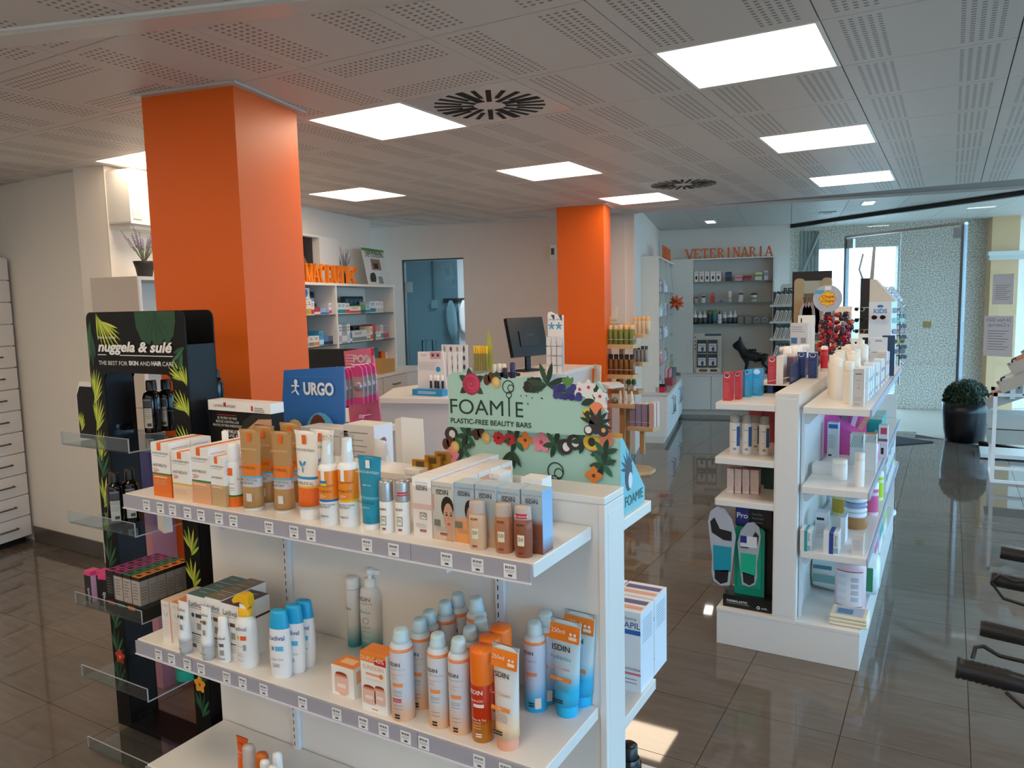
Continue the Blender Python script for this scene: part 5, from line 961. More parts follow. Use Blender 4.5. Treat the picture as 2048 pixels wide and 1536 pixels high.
def tropic(b_, y):
    b_.disc(x6+4*u, z6+22*u, 12*u, 10*u, y, PCH, 12).disc(x6-12*u, z6+12*u, 9*u, 9*u, y-.0001, YLW, 12).disc(x6-12*u, z6+12*u, 5*u, 5*u, y-.0002, COCO, 10)
    leaves(b_, x6+2*u, z6-5*u, y-.0002, 30*u, 7*u, [20, 45, 70, 110, 140, 160, -10], G2)
    b_.disc(x6+2*u, z6-6*u, 12*u, 16*u, y-.0004, COCO, 12).disc(x6-10*u, z6-16*u, 9*u, 9*u, y-.0005, COCO, 12).disc(x6+15*u, z6-16*u, 10*u, 9*u, y-.0005, COCO, 12).disc(x6-11*u, z6-15*u, 6*u, 6*u, y-.0006, CW, 10).disc(x6+16*u, z6-14*u, 4*u, 4*u, y-.0006, NUT, 8)
ar.go('coconut_print', tropic)
# FOAMIE lettering with the bubble logo above the I
a = P_(901, 826); c = P_(1045, 834); capF = (P_(910, 797)[1]-P_(910, 826)[1]); ang = math.atan2(c[1]-a[1], c[0]-a[0])
def btxt(par, s, p0, p1, cap, y, mt, **k):
    me = txt_mesh(s, cap, mt, align='LEFT', **k); xs = [v.co.x for v in me.vertices]; wd = max(xs)-min(xs)
    o = put(me, 'lettering', par, (p0[0]-min(xs), y, p0[1])); o.rotation_euler = (0, -math.atan2(p1[1]-p0[1], p1[0]-p0[0]), 0); o.scale = (math.hypot(p1[0]-p0[0], p1[1]-p0[1])/wd, 1, 1); return o
btxt(hd, 'FOAM', a, P_(1007, 832), capF, HY-.001, DKG); btxt(hd, 'E', P_(1032, 834), P_(1047, 835), capF, HY-.001, DKG); btxt(hd, 'PLASTIC-FREE BEAUTY BARS', P_(902, 845), P_(1063, 856), (P_(910, 835)[1]-P_(910, 845)[1])*.95, HY-.001, DKG, bold=.03)
ix, iz = P_(1019, 833); lg = MB().rect(ix-1.6*u, ix+1.6*u, iz, iz+33*u, HY-.0012, DKG).ring(ix, iz+38*u, 6*u, 1.6*u, HY-.0012, DKG).ring(ix-1*u, iz+52*u, 12*u, 1.8*u, HY-.0014, DKG).ring(ix+4*u, iz+50*u, 6.5*u, 1.5*u, HY-.0016, DKG); lg.obj('bubble_logo', hd); txt(hd, '®', P_(1056, 806)[0], P_(1056, 810)[1], 4*u, DKG, y=HY-.001)
# lower front of the box: a garland of fruit and flowers and the bubble logo
bp = lambda px, py: (yat(px, py, FY)[0]-cxd, yat(px, py, FY)[2]-ZB1)
ar = Art(bd, -.0005)
for px, py, kind in ((903, 868, 'c'), (935, 870, 'l'), (965, 872, 'n'), (998, 876, 'r'), (1020, 878, 'r'), (1032, 880, 'l'), (1052, 880, 'o'), (1084, 884, 'p'), (1112, 888, 'l'), (1132, 893, 'c'), (1150, 884, 'c'), (1170, 880, 'l'), (1195, 884, 'y'), (1210, 906, 'l'), (1208, 928, 'l'), (905, 890, 'n'), (928, 895, 'l'), (905, 912, 'p'), (1028, 900, 'd'), (1190, 950, 'o')):
    x, z = bp(px, py)
    if kind == 'l': ar.go('leaf_print', lambda b_, y: leaves(b_, x, z, y, 26*u, 10*u, [20, 75, 130, 190, 250, 310], [G1, G2, m('#2f6b4c', .5)]))
    elif kind == 'd': ar.go('leaf_print', lambda b_, y: leaves(b_, x, z, y, 34*u, 9*u, [250, 275, 300, 225], [G1, G2]))
    elif kind == 'n': ar.go('nut_print', lambda b_, y: nuts(b_, x, z, y, 1.1))
    elif kind == 'r': ar.go('flower_print', lambda b_, y: [flower(b_, x, z, 13*u, y, RED, m('#7a1f22', .5), 9)])
    elif kind == 'o': ar.go('flower_print', lambda b_, y: [flower(b_, x, z, 17*u, y, ORG, m('#7a3a1c', .5), 4)])
    elif kind == 'p': ar.go('flower_print', lambda b_, y: [flower(b_, x, z, 20*u, y, ROSE, m('#c9465a', .5), 5)])
    elif kind == 'c': ar.go('coconut_print', lambda b_, y: b_.disc(x, z, 15*u, 14*u, y, COCO, 12).disc(x+2*u, z, 7*u, 8*u, y-.0002, CW, 10))
    elif kind == 'y': ar.go('papaya_print', lambda b_, y: b_.disc(x+14*u, z+6*u, 16*u, 14*u, y, PCH, 12).disc(x-8*u, z, 17*u, 15*u, y-.0001, PCH, 14).disc(x-9*u, z, 15*u, 13*u, y-.0002, YLW, 14).disc(x-9*u, z, 7*u, 8*u, y-.0003, COCO, 10))
x, z = bp(1112, 942); MB().ring(x, z, 16*u, 2.2*u, -.003, DKG).ring(x+6*u, z-3*u, 9*u, 1.8*u, -.0032, DKG).ring(x-3*u, z-16*u, 9*u, 1.8*u, -.0032, DKG).obj('bubble_logo', bd)
MB().box(fw/2-.07, fw/2+.0, .02, .022, topz_-.01, topz_+.012, m('#e9a05a', .5)).obj('inner_flap', t)
# ---- hair capsule cartons low at the right of the rear shelves
a = xat(1284, 1393, -.785); h = xat(1284, 1225, -.785)[2]-.50
for k, (dx, dy) in enumerate(((0, 0), (0, .125), (-.135, .0), (-.135, .125))):
    w, d = .13, .12
    o = carton('hair_capsule_carton', 'tall white FORCAPIL carton, %s' % ['front right one beside the end of the gondola', 'rear right one', 'front left one behind the end panel', 'rear left one behind the end panel'][k], (-.785-w/2+dx, a[1]+dy-.01, .50), w, d, h, m('#e6e8ec', .4), top=m('#e6e8ec', .4), side=m('#dfe6ee', .4))
    w_ = w; MB().rect(-w/2, w/2, h*.72, h*.78, -.0005, m('#1d5fa8', .4)).rect(-w/2, w/2, h*.21, h*.24, -.0005, m('#d9747c', .5)).lines(-w*.2, w*.4, h*.16, 2, .012, .003, -.0005, FINE, 0).obj('front_print', o); txt(o, 'FORCAPIL', w*.02, h*.80, w*.145, m('#2b4a86', .5), bold=.01); txt(o, 'arkopharma', w*.12, h*.9, w*.08, m('#3a6f5a', .5))
    txt(o, 'KERATINA & PROVITAMINA', 0, h*.27, w*.055, INK)
    MB().box(-w*.45, w*.45, d*.55, d*.8, h+.0007, h+.0011, m('#3a3f86', .4)).box(-w*.45, w*.45, d*.2, d*.4, h+.0007, h+.0011, m('#e2a08a', .4)).obj('top_print', o)
    s_ = MB()
    for q in range(9): s_.quad((w/2+.0005, d*.15, h*(.88-.035*q)), (w/2+.0005, d*.85, h*(.88-.035*q)), (w/2+.0005, d*.85, h*(.89-.035*q)), (w/2+.0005, d*.15, h*(.89-.035*q)), m('#8aa0b5', .5))
    s_.obj('side_print', o)
# black bottle on the plinth at the gondola end
P = xat(1256, 1495, -.78); hh = P[2]-.166; bottle('black_bottle', 'black bottle on the low plinth at the rear of the gondola end', (-.785, P[1]+.02, .166), [(.035, 0), (.037, .005), (.037, hh*.75), (.03, hh*.82)], m('#0c0b0b', .15), [(.026, hh*.8), (.026, hh*.98), (.02, hh), (0, hh)], m('#101011', .3))
# ================================================================== island shelf on the right
IY0, IY1 = 3.618, 5.95
isl = thing('island_shelf', 'white double sided island shelf on the right with stepped shelves', 'shelf', (-.63, 4.8, 0)); io = Vector((.63, -4.8, 0))
def ipart(mb, name, **k): o = mb.obj(name, isl, **k); o.location = io; return o
ipart(MB().box(-.955, -.308, IY0, IY1, .0, .165, LAM), 'plinth', bevel=.002); ipart(MB().box(-.957, -.306, IY0-.002, IY1, .165, .183, LAM), 'plinth_top', bevel=.002)
ipart(MB().box(-.69, -.586, IY0+.02, IY1, .183, 1.245, LAM), 'core_panel'); ipart(MB().box(-.691, -.585, IY0, IY0+.02, .183, 1.245, LAM), 'end_panel', bevel=.0015); ipart(MB().box(-.691, -.585, IY0, IY1, 1.245, 1.262, LAM), 'top_board', bevel=.002)
ipart(MB().box(-.684, -.592, IY0-.0015, IY0+.001, .2, 1.235, LAM), 'end_cover', bevel=.001)
ILZ = [1.203, .936, .73]; IRZ = [1.203, .833, .528]
for z in ILZ:
    o = ipart(MB().box(-.965, -.692, IY0, IY1-.02, z-.03, z, LAM), 'shelf_board', bevel=.002); MB().box(-.973, -.966, IY0+.02, IY1-.03, z-.034, z-.002, m('#d9d9e0', .3)).obj('price_rail', o)
for z in IRZ:
    o = ipart(MB().box(-.568 if z < 1.1 else -.568, -.29, IY0, IY1-.02, z-.032, z, LAM), 'shelf_board', bevel=.002); MB().box(-.289, -.282, IY0+.0, IY1-.03, z-.036, z-.002, m('#aab0c4', .3)).obj('price_rail', o)
    MB().prism([(0, 0), (.05, .06), (-.02, .06), (-.02, 0)], 0, .004, LAM).obj('bracket', o, loc=(-.555, IY0+.1, z-.095))
ipart(MB().box(-.583, -.57, IY0+.06, IY0+.085, .183, 1.16, m('#cfd3d8', .3)).box(-.583, -.57, IY0+1.0, IY0+1.025, .183, 1.16, m('#cfd3d8', .3)).box(-.583, -.57, IY0+1.9, IY0+1.925, .183, 1.16, m('#cfd3d8', .3)), 'slotted_upright')
ipart(MB().box(-.955, -.308, IY1, IY1+.02, 0, 1.0, LAM), 'rear_panel')
def pbox(name, label, q, z, d, mt, dec=None, **k):
    loc, w, h = boxpx(*q, z); return carton(name, label, loc, w, d if d else w, h, mt, dec=dec, **k), w, h
def dv(l): return l
def panel_dec(c2, c3=None):
    def f(b_, w, h): b_.disc(0, h*.90, w*.36, w*.30, -.0004, m('#e9e9ee', .5), 14).disc(0, h*.91, w*.30, w*.24, -.0008, m(c2, .5), 14).lines(-w*.36, w*.34, h*.62, 9, h*.06, h*.01, -.0004, m(c3 or '#ffffff', .5))
    return f
CR, CB, CN = m('#c23a46', .35), m('#2f9fd6', .35), m('#24407f', .35)
z = ILZ[0]
for q, mt, d, lb, dc in (((1445.4, 801, 1461.5, 802, 745.6), CR, .06, 'red slim carton at the front left end of the island', panel_dec('#6a3a4a', '#d88a90')), ((1469, 799, 1480, 799.5, 743.5), CR, .06, 'red slim carton, second at the front left end of the island', panel_dec('#6a3a4a', '#d88a90')), ((1482, 794, 1488, 794.5, 742), m('#2a86b4', .35), .05, 'dark cyan slim carton, third at the front left of the island', None), ((1488.5, 794.6, 1499, 795, 740), CB, .06, 'light blue slim carton, fourth at the front left of the island', panel_dec('#1d5f8e', '#9fd3ee')), ((1504, 791.5, 1522, 792, 738), CB, .06, 'wide light blue carton, fifth at the front left of the island', panel_dec('#c9e6f4', '#9fd3ee'))):
    pbox('oral_care_carton', lb, q, z, d, mt, dc)
loc, w, h = boxpx(1526, 792, 1534, 792, 727, z); carton('oral_care_carton', 'navy carton behind the wide light blue one on the island', (loc[0], loc[1]+.12, z), w*1.4, .06, h, CN)
# step riser with blue side, holding cartons
P = zat(1525, 788, z); y0 = P[1]+.02; a, c = yat(1523, 768, y0), yat(1566, 768, y0); rh = a[2]
t = thing('display_riser', 'white display riser with blue side panel on the left island shelf', 'riser', (-.75, y0, z)); x0, x1 = a[0], -.70
MB().box(x0+.75, x1+.75, 0, .75, rh-z-.006, rh-z, WHITE).obj('riser_top', t); MB().box(x1+.745, x1+.75, 0, .75, 0, rh-z+.10, m('#24386f', .35)).obj('blue_side', t); MB().box(x0+.75, x0+.755, 0, .75, 0, rh-z-.006, WHITE).obj('riser_side', t); MB().box(x0+.755, x1+.745, .02, .74, 0, .004, m('#3a2f2a', .6)).obj('riser_floor', t); MB().tube([(x0+.75, -.002, rh-z+.006), (x1+.745, -.002, rh-z+.04)], .0015, WHITE, 6).obj('front_lip', t)
for k, (xl, xr, yb, yt, col, lb, dd) in enumerate(((1535.4, 1551, 767.5, 714, CR, 'red carton on the island riser', .04), (1552, 1566, 767, 713, m('#e6dcd6', .4), 'white and red carton beside the red one on the island riser', .10))):
    a, c = yat(xl, yb, y0+.01), yat(xr, yb, y0+.01); h = topz((a[0], y0, rh), yt)-rh
    carton('oral_care_carton', lb, ((a[0]+c[0])/2, y0+.01, rh), c[0]-a[0], dd, h, col, dec=panel_dec('#8b4a4a', '#d88a90') if k == 0 else None)
for k, dy in enumerate((.16, .27, .38)):
    carton('oral_care_carton', 'mauve grey carton on the island riser, %s behind the red one' % ORD[k], (x0+.085, y0+dy, rh), .09, .1, .13, m('#8f7f8a' if k == 0 else '#cfc4c2', .4), dec=lambda b_, w, h: b_.rect(w*.15, w*.5, 0, h, -.0004, m('#6a5560', .5)))
# navy cartons and red bottle on the island top
for k, (xl, xr, yb, yt, lb) in enumerate(((1594, 1610, 755, 704, 'left navy carton on the island top'), (1616, 1633, 756, 705, 'right navy carton on the island top'))):
    pbox('oral_care_carton', lb, (xl, yb, xr, yb+.5, yt), 1.262, .05, CN, panel_dec('#24407f', '#5a75b4'), top=m('#d9dbe2', .4))
C, r, h = cylpx(1648, 743, 691, 14, 1.262); o = bottle('red_bottle', 'slim red bottle with white cap on the island top', C, [(r*.95, 0), (r, .003), (r, h*.85)], zb(h, ((0, '#e9e2e0'), (.12, '#d6303c'), (.6, '#d94652'), (.75, '#cf2636')), rough=.25), [(r, h*.85), (r*.8, h*.97), (0, h)], m('#efe9e8', .3))
# small things on the island top farther back
for k, (px, pb, pt, w_, col, lb) in enumerate(((1575, 712, 694, 10, '#eceae8', 'small white capped jar on the far island shelf, left'), (1592, 712, 692, 10, '#e6e6ee', 'small white capped jar on the far island shelf, middle'), (1600, 708, 690, 6, '#5d4a8e', 'small violet bottle on the far island shelf'), (1608, 708, 689, 7, '#c99a2a', 'small amber bottle on the far island shelf'))):
    P = zat(px, pb+6, z+.1); C = (-.82+.03*k, 5.2+.04*k, z); r = .03 if k < 2 else .018; hh = topz(C, pt)-z; Q = yat(px, pt, C[1]); bottle('small_jar', lb, (Q[0], C[1], z), [(r*.95, 0), (r, .003), (r, hh*.7)], m(col, .3), [(r*.95, hh*.7), (r*.8, hh*.97), (0, hh)], m('#efeeec', .3), seg=14)
Q = yat(1590, 688, 5.3); t = MB().lathe([(.0, -.1), (.02, -.095), (.023, 0), (.02, .09), (0, .095)], m('#e9e7e6', .35), 16).obj('white_roll'); tag(t, 'white rolled pack lying across the far left island shelf', 'pack'); t.rotation_euler = (0, math.radians(84), .3); t.location = (Q[0], 5.3, Q[2]-.03)
carton('pack_support', 'low white carton under the rolled pack on the island', (Q[0], 5.27, z), .16, .09, Q[2]-.055-z, m('#dfe0e6', .4))
# chupa lollipop tree
Yl = 4.95; P = yat(1672, 775, Yl); zt = 1.262
t = thing('lollipop_tree', 'lollipop tree full of red and dark wrapped lollipops under a round yellow logo sign', 'lollipop stand', (-.638, Yl, zt)); xl = P[0]+.638
MB().lathe([(.05, 0), (.05, .012), (.012, .016), (.008, .03), (.008, .42), (0, .42)], m('#8d8f96', .3, .5), 16, c=(xl*.5, 0, 0)).obj('stand_pole', t)
Qs = yat(1657, 597, Yl); sx_, sz_ = Qs[0]+.638, Qs[2]-zt; R_ = sz(Qs, 27)
def sign(b_): b_.prism([(sx_+R_*math.cos(2*math.pi*k/28), sz_+R_*math.sin(2*math.pi*k/28)) for k in range(28)], -.045, -.03, m('#b9bdc6', .3))
b_ = MB(); sign(b_); sg = b_.obj('round_sign', t)
fl = MB(); pts = [(sx_+R_*(.5+.05*math.cos(8*a))*math.cos(a), sz_-R_*.02+R_*(.5+.05*math.cos(8*a))*math.sin(a)) for a in [2*math.pi*k/64 for k in range(64)]]
fl.poly([(sx_+(x-sx_)*1.07, sz_+(z_-sz_)*1.07) for x, z_ in pts], -.0458, m('#c9403a', .5)).poly(pts, -.0464, m('#f7c913', .5)).obj('flower_logo', sg)
CH = m('#d0281f', .5); txt(sg, 'Chupa', sx_, sz_+R_*.04, R_*.22, CH, y=-.0475, shear=.2, bold=.03); txt(sg, 'Chups', sx_, sz_-R_*.26, R_*.22, CH, y=-.0475, shear=.2, bold=.03)
MB().rect(sx_-R_*.85, sx_-R_*.25, sz_+R_*.35, sz_+R_*.62, -.0462, m('#4fa9c9', .5)).rect(sx_-R_*.18, sx_+R_*.25, sz_+R_*.62, sz_+R_*.9, -.0462, m('#eceef0', .5)).obj('sticker', sg)
MB().tube([(xl*.5, 0, .40), (sx_, -.037, sz_-R_*.9)], .005, m('#8d8f96', .3, .5), 6).obj('sign_stem', t)
WR = [m('#b3262c', .18, .3), m('#c9485a', .18, .3), m('#3c2a34', .2, .3), m('#8d2030', .18, .3), m('#b85a4a', .18, .3), m('#7c8088', .2, .5)]
lm = []
for q in range(6):
    b_ = MB().lathe([(0, -.017), (.010, -.013), (.0165, 0), (.0155, .007), (.009, .015), (0, .017)], WR[q], 10).lathe([(.002, -.017), (.008, -.03), (.001, -.018)], WR[q], 8, cap=False); lm.append(b_.mesh('lollipop'))
zb0, zt0 = .03, sz_-R_*1.0; rnd = random.Random(11)
rows_ = 12
for i in range(rows_):
    zz = zb0+(zt0-zb0)*(i+.5)/rows_; rad = (.085 if i not in (6, 7) else .075) if i < 10 else .06; n = 9 if i < 10 else 6
    if i in (5,): rad = .06
    for k in range(n):
        a = 2*math.pi*(k+.5*(i % 2))/n+rnd.uniform(-.12, .12); cx_ = xl*(.5+.5*i/rows_)
        o = put(lm[rnd.choice([0, 0, 1, 3, 4, 2, 2, 5])], 'lollipop', t, (cx_+rad*math.cos(a), rad*math.sin(a), zz+rnd.uniform(-.006, .006))); o.rotation_euler = (rnd.uniform(-.8, .8), rnd.uniform(-.8, .8), a)
for i in range(4): MB().lathe([(.062, 0), (.066, .003), (.062, .006)], m('#5a5c62', .3, .7), 20, c=(xl*.6, 0, zb0+.08*i+.05), cap=False).obj('wire_ring', t)
# cartons and panels behind and beside the lollipop tree
def slabthing(name, label, cat, x0p, yt, x1p, yb, Y, z0, d, mt, dec=None, par=None, top=None):
    a, c = yat(x0p, yb, Y), yat(x1p, yt, Y); w = c[0]-a[0]; h = topz(((a[0]+c[0])/2, Y, z0), yt)-z0
    return carton(name, label, ((a[0]+c[0])/2, Y, z0), w, d, h, mt, dec=dec, cat=cat, flap=False, top=top), w, h
o, w, h = slabthing('info_panel', 'grey printed counter display with a blue picture beside the rolled pack', 'display', 1580, 646, 1616, 700, 5.55, z, .05, m('#c3c6cc', .4), lambda b_, w, h: b_.rect(-w*.45, -w*.1, h*.55, h*.68, -.0005, m('#3a6ea5', .5)).rect(w*.1, w*.4, h*.56, h*.68, -.0005, m('#8d9096', .5)).lines(-w*.42, w*.3, h*.92, 3, h*.05, h*.012, -.0005, m('#7d8087', .5)).lines(-w*.42, w*.3, h*.5, 6, h*.06, h*.01, -.0005, m('#8d9096', .5)))
slabthing('white_carton', 'white open carton with a small black figure behind the grey printed display', 'box', 1595, 631, 1627, 700, 5.75, z, .08, m('#e3dfd8', .4), lambda b_, w, h: b_.disc(-w*.28, h*.9, w*.05, h*.06, -.0005, INK, 8))
slabthing('slate_display', 'dark slate blue panel with white edge right of the lollipop tree', 'display', 1680, 657, 1702, 735, 5.3, 1.262, .02, m('#2f3540', .4), lambda b_, w, h: b_.rect(w*.40, w*.5, 0, h, -.0005, m('#d4d8de', .4)).lines(-w*.3, w*.3, h*.9, 6, h*.1, h*.02, -.0005, m('#4a5260', .5)))
o, w, h = slabthing('cream_display', 'large cream display panel with red bottle picture behind the lollipop tree', 'display', 1645, 613, 1704, 720, 5.9, 1.262, .012, m('#d9cdbb', .5), lambda b_, w, h: b_.rect(w*.12, w*.3, h*.22, h*.5, -.0005, m('#b3563c', .5)).rect(w*.15, w*.27, h*.5, h*.62, -.0005, m('#8a8a7c', .5)))
# right island side, top shelf: cream bottles
z = IRZ[0]; CRM = m('#e9e0d2', .35)
def cbottle(cx, yb, yt, wp, lb, pump=False, yoff=0, zz=None, mt=None, grp=None):
    zq = zz if zz is not None else z; C, r, h = cylpx(cx, yb, yt, wp, zq)
    if pump: o = bottle('pump_bottle', lb, C, [(r*.94, 0), (r, .006), (r, h*.72), (r*.85, h*.78), (r*.45, h*.80)], mt or CRM, [(r*.4, h*.8), (r*.4, h*.88), (r*.15, h*.885), (r*.15, h*.93)], CRM, group=grp, capname='collar'); MB().box(-r*.3, r*.3, -r*.95, r*.3, h*.93, h*1.0, CRM).obj('pump_head', o)
    else: o = bottle('cream_bottle', lb, C, [(r*.95, 0), (r, .005), (r, h*.78), (r*.98, h*.785)], mt or CRM, [(r*.97, h*.79), (r*.97, h*.98), (r*.9, h), (0, h)], m('#efe8dc', .35), group=grp)
    return o
o = cbottle(1696, 808, 723, 20, 'tall cream bottle at the front of the right island shelf')
loc, w, h = boxpx(1704, 813, 1728, 814, 738, z)
o = carton('toothpaste_carton', 'tall silver grey carton with fine print beside the front cream bottle', loc, w*.93, w*.8, h, m('#c5c1bc', .3), side=m('#dfe6ee', .4), dec=lambda b_, w, h: b_.rect(-w*.3, w*.3, h*.86, h*.88, -.0005, INK).rect(-w*.25, w*.25, h*.7, h*.706, -.0005, INK).disc(0, h*.6, w*.06, w*.06, -.0005, GREY, 8).disc(0, h*.5, w*.08, w*.1, -.0005, GREY, 10).lines(-w*.35, w*.35, h*.26, 4, h*.03, h*.01, -.0005, GREY, .15).rect(-w*.35, w*.15, h*.05, h*.075, -.0005, GREY))
rnd = random.Random(2)
for k, (x, y, hh, r, pump) in enumerate(((-.47, 3.98, .20, .031, 0), (-.40, 4.02, .215, .032, 0), (-.50, 4.12, .205, .03, 0), (-.42, 4.15, .22, .032, 0), (-.50, 4.27, .205, .03, 0), (-.43, 4.30, .24, .033, 1), (-.51, 4.42, .21, .03, 0), (-.45, 4.46, .27, .036, 1), (-.50, 4.60, .22, .03, 0), (-.43, 4.64, .285, .04, 1), (-.50, 4.78, .22, .03, 0))):
    nm = 'pump_bottle' if pump else 'cream_bottle'
    o = bottle(nm, 'cream %s, %s back from the front of the right island shelf' % ('pump bottle' if pump else 'bottle', ORD[k+1]), (x, y, z), [(r*.95, 0), (r, .005), (r, hh*.76), (r*.8, hh*.8)], CRM, [(r*.5, hh*.79), (r*.5, hh*.88), (r*.2, hh*.89), (r*.2, hh*.94)] if pump else [(r*.85, hh*.79), (r*.85, hh*.98), (0, hh)], m('#efe8dc', .35))
    if pump: MB().box(-r*.3, r*.9, -r*.25, r*.25, hh*.93, hh, CRM).obj('pump_head', o)
for k, (x, y, w, hh, col, b1) in enumerate(((-.345, 3.90, .05, .16, '#dfe8ef', '#7fc6dd'), (-.345, 4.02, .05, .15, '#dfe8ef', '#4a9cc9'), (-.345, 4.14, .05, .16, '#e3ebf2', '#7fc6dd'), (-.34, 4.27, .05, .15, '#e3ebf2', '#2f5fae'), (-.34, 4.4, .05, .14, '#e6e9ea', '#d7c95a'), (-.335, 4.54, .05, .15, '#e3ebf2', '#3a4fae'), (-.335, 4.68, .05, .14, '#e0e6ee', '#3a4fae'), (-.335, 4.83, .06, .175, '#dccfc4', '#8f8a84'), (-.335, 5.0, .06, .16, '#dfe3ea', '#4ba7d6'))):
    carton('dermo_carton', 'white and blue dermo carton, %s along the outer edge of the right island shelf' % ORD[k], (x, y, z), w*.85, .08, hh, m(col, .35), side=zb(hh, ((0, '#e3ebf2'), (.1, b1), (.2, '#e3ebf2'), (.55, b1), (.68, '#dfe8f1'))), dec=lambda b_, w, h: b_.lines(-w*.4, w*.4, h*.9, 8, h*.07, h*.015, -.0005, m('#b2a79d', .5)))
for k, (x, y, w, d, hh, col) in enumerate(((-.375, 5.12, .095, .03, .24, '#dfe3e8'), (-.325, 5.2, .07, .012, .25, '#2f4560'))):
    o = carton('back_panel_display', ['white hanging pack with green line on the far right island shelf', 'dark blue panel behind the white hanging pack'][k], (x, y, z), w, d, hh, m(col, .4), flap=False, cat='display', dec=(lambda b_, w, h: b_.rect(-w*.2, w*.2, h*.9, h*.94, -.0005, GREY).rect(-w*.35, w*.3, h*.62, h*.635, -.0005, m('#3aa890', .5))) if k == 0 else None)
# right side, second shelf
z = IRZ[1]
def stripes(b_, w, h, z0, z1):
    n = 8
    for k in range(n):
        x = -w*.5+w*k/n*1.0; dz = (z1-z0)*.5; b_.quad((x, -.0005, z0), (x+w*.05, -.0005, z0), (min(w*.47, x+w*.05+w*.3), -.0005, z1), (min(w*.44, x+w*.3), -.0005, z1), m('#7f9a98', .5))
pbox('tall_carton', 'tall white and blue carton on the second right island shelf', (1654, 916, 1676, 917, 845), z, .05, m('#d5d9dd', .4), lambda b_, w, h: b_.rect(-w*.42, w*.42, h*.84, h*.96, -.0005, m('#2b5fa3', .5)).lines(-w*.42, w*.3, h*.65, 8, h*.05, h*.012, -.0005, m('#7f8fa0', .5)).rect(-w*.4, -w*.1, h*.06, h*.11, -.0005, INK), side=m('#cfdbe8', .4))
a = cbottle(1679, 961, 918, 29, 'short white jar with grey label on the second right island shelf', zz=z, mt=m('#efeae4', .35)); a.name = 'white_jar'; a['category'] = 'jar'; MB().patch(.045, .0, .04, .012, .035, m('#8d9096', .5)).obj('label', a) if False else None
cbottle(1718, 974, 905, 19, 'slim plain white bottle at the front of the second right island shelf', zz=z, mt=m('#efe9e4', .35))
pbox('flat_carton', 'flat white dotted carton lying at the back of the second right island shelf', (1624, 950, 1664, 948, 930), z, .12, m('#e3e1de', .4))
pbox('striped_carton', 'left pale carton with diagonal stripes on the second right island shelf', (1699, 930, 1726, 931, 868), z, .07, m('#d3dbdd', .4), lambda b_, w, h: stripes(b_, w, h, h*.58, h*.98), side=m('#dbe6ea', .4))
pbox('striped_carton', 'right tall white carton with striped band on the second right island shelf', (1728, 943, 1751, 945, 868), z, .06, m('#d9d5d0', .4), lambda b_, w, h: stripes(b_, w, h, h*.78, h*.98), side=m('#cfdceb', .4), top=m('#d08a5a', .4))
for k, (px, py, yt, wp, dp, col, lb) in enumerate(((1706, 900, 851, 34, .1, '#c9dde0', 'pale teal double carton behind the striped one'), (1765, 915, 850, 18, .06, '#e6dfe2', 'white carton with red blurred print near the shelf edge'))):
    loc, w, h = boxpx(px-wp/2, py, px+wp/2, py, yt, z); carton('skin_carton', lb, loc, w, dp, h, m(col, .4), dec=(lambda b_, w, h: b_.rect(-w*.3, w*.4, h*.72, h*.92, -.0005, m('#d0485a', .5)).rect(-w*.5, w*.5, h*.5, h*.58, -.0005, m('#7d6a62', .5)).rect(-w*.2, w*.1, h*.1, h*.3, -.0005, INK)) if k else None)
t = thing('pink_display', 'pink slanted card display with small tubes under the top right island shelf', 'display', (-.48, 4.45, z)); MB().hexa([(-.12, 0, 0), (.1, 0, 0), (.1, .12, 0), (-.12, .12, 0), (-.12, 0, .21), (.1, 0, .09), (.1, .12, .2), (-.12, .12, .25)], m('#d85aa8', .4)).obj('tray', t)
for k in range(5): MB().box(-.012, .012, -.005, .005, 0, .11, m(['#e6a8cc', '#b83a7e', '#7a6a72', '#e9c8d8', '#e89a8a'][k], .35)).obj('tube', t, loc=(-.09+.04*k, .04, .14)).rotation_euler = (0, .25*(k-2), 0)
MB().box(-.12, .1, .12, .125, 0, .32, m('#3a1f33', .4)).obj('backboard', t)
for k in range(3): carton('teal_carton', 'teal carton, %s of three near the outer edge of the second right island shelf' % ORD[k], (-.36, 4.55+k*.13, z), .11, .12, .19, m('#18a8a4', .4), top=m('#bfe6e4', .4), dec=lambda b_, w, h: b_.disc(-w*.15, h*.25, w*.1, h*.2, -.0005, m('#dff0ee', .5), 8).disc(w*.2, h*.2, w*.08, h*.2, -.0005, m('#e6dfe9', .5), 8).rect(-w*.5, w*.5, 0, h*.08, -.0005, m('#b83a8e', .5)))
for k in range(4):
    C = (-.325, 4.2+.1*k, z); r = .022; hh = .12+.02*(k % 2); bottle('travel_bottle', 'small %s travel bottle, %s along the edge of the second right island shelf' % (['green', 'clear', 'pink', 'lime'][k], ORD[k]), C, [(r*.95, 0), (r, .004), (r, hh*.7), (r*.5, hh*.78)], m(['#8fd68a', '#dfe9ec', '#d87fae', '#b6e06a'][k], .25), [(r*.55, hh*.77), (r*.5, hh*.97), (0, hh)], m('#eef2f4', .3), seg=14)
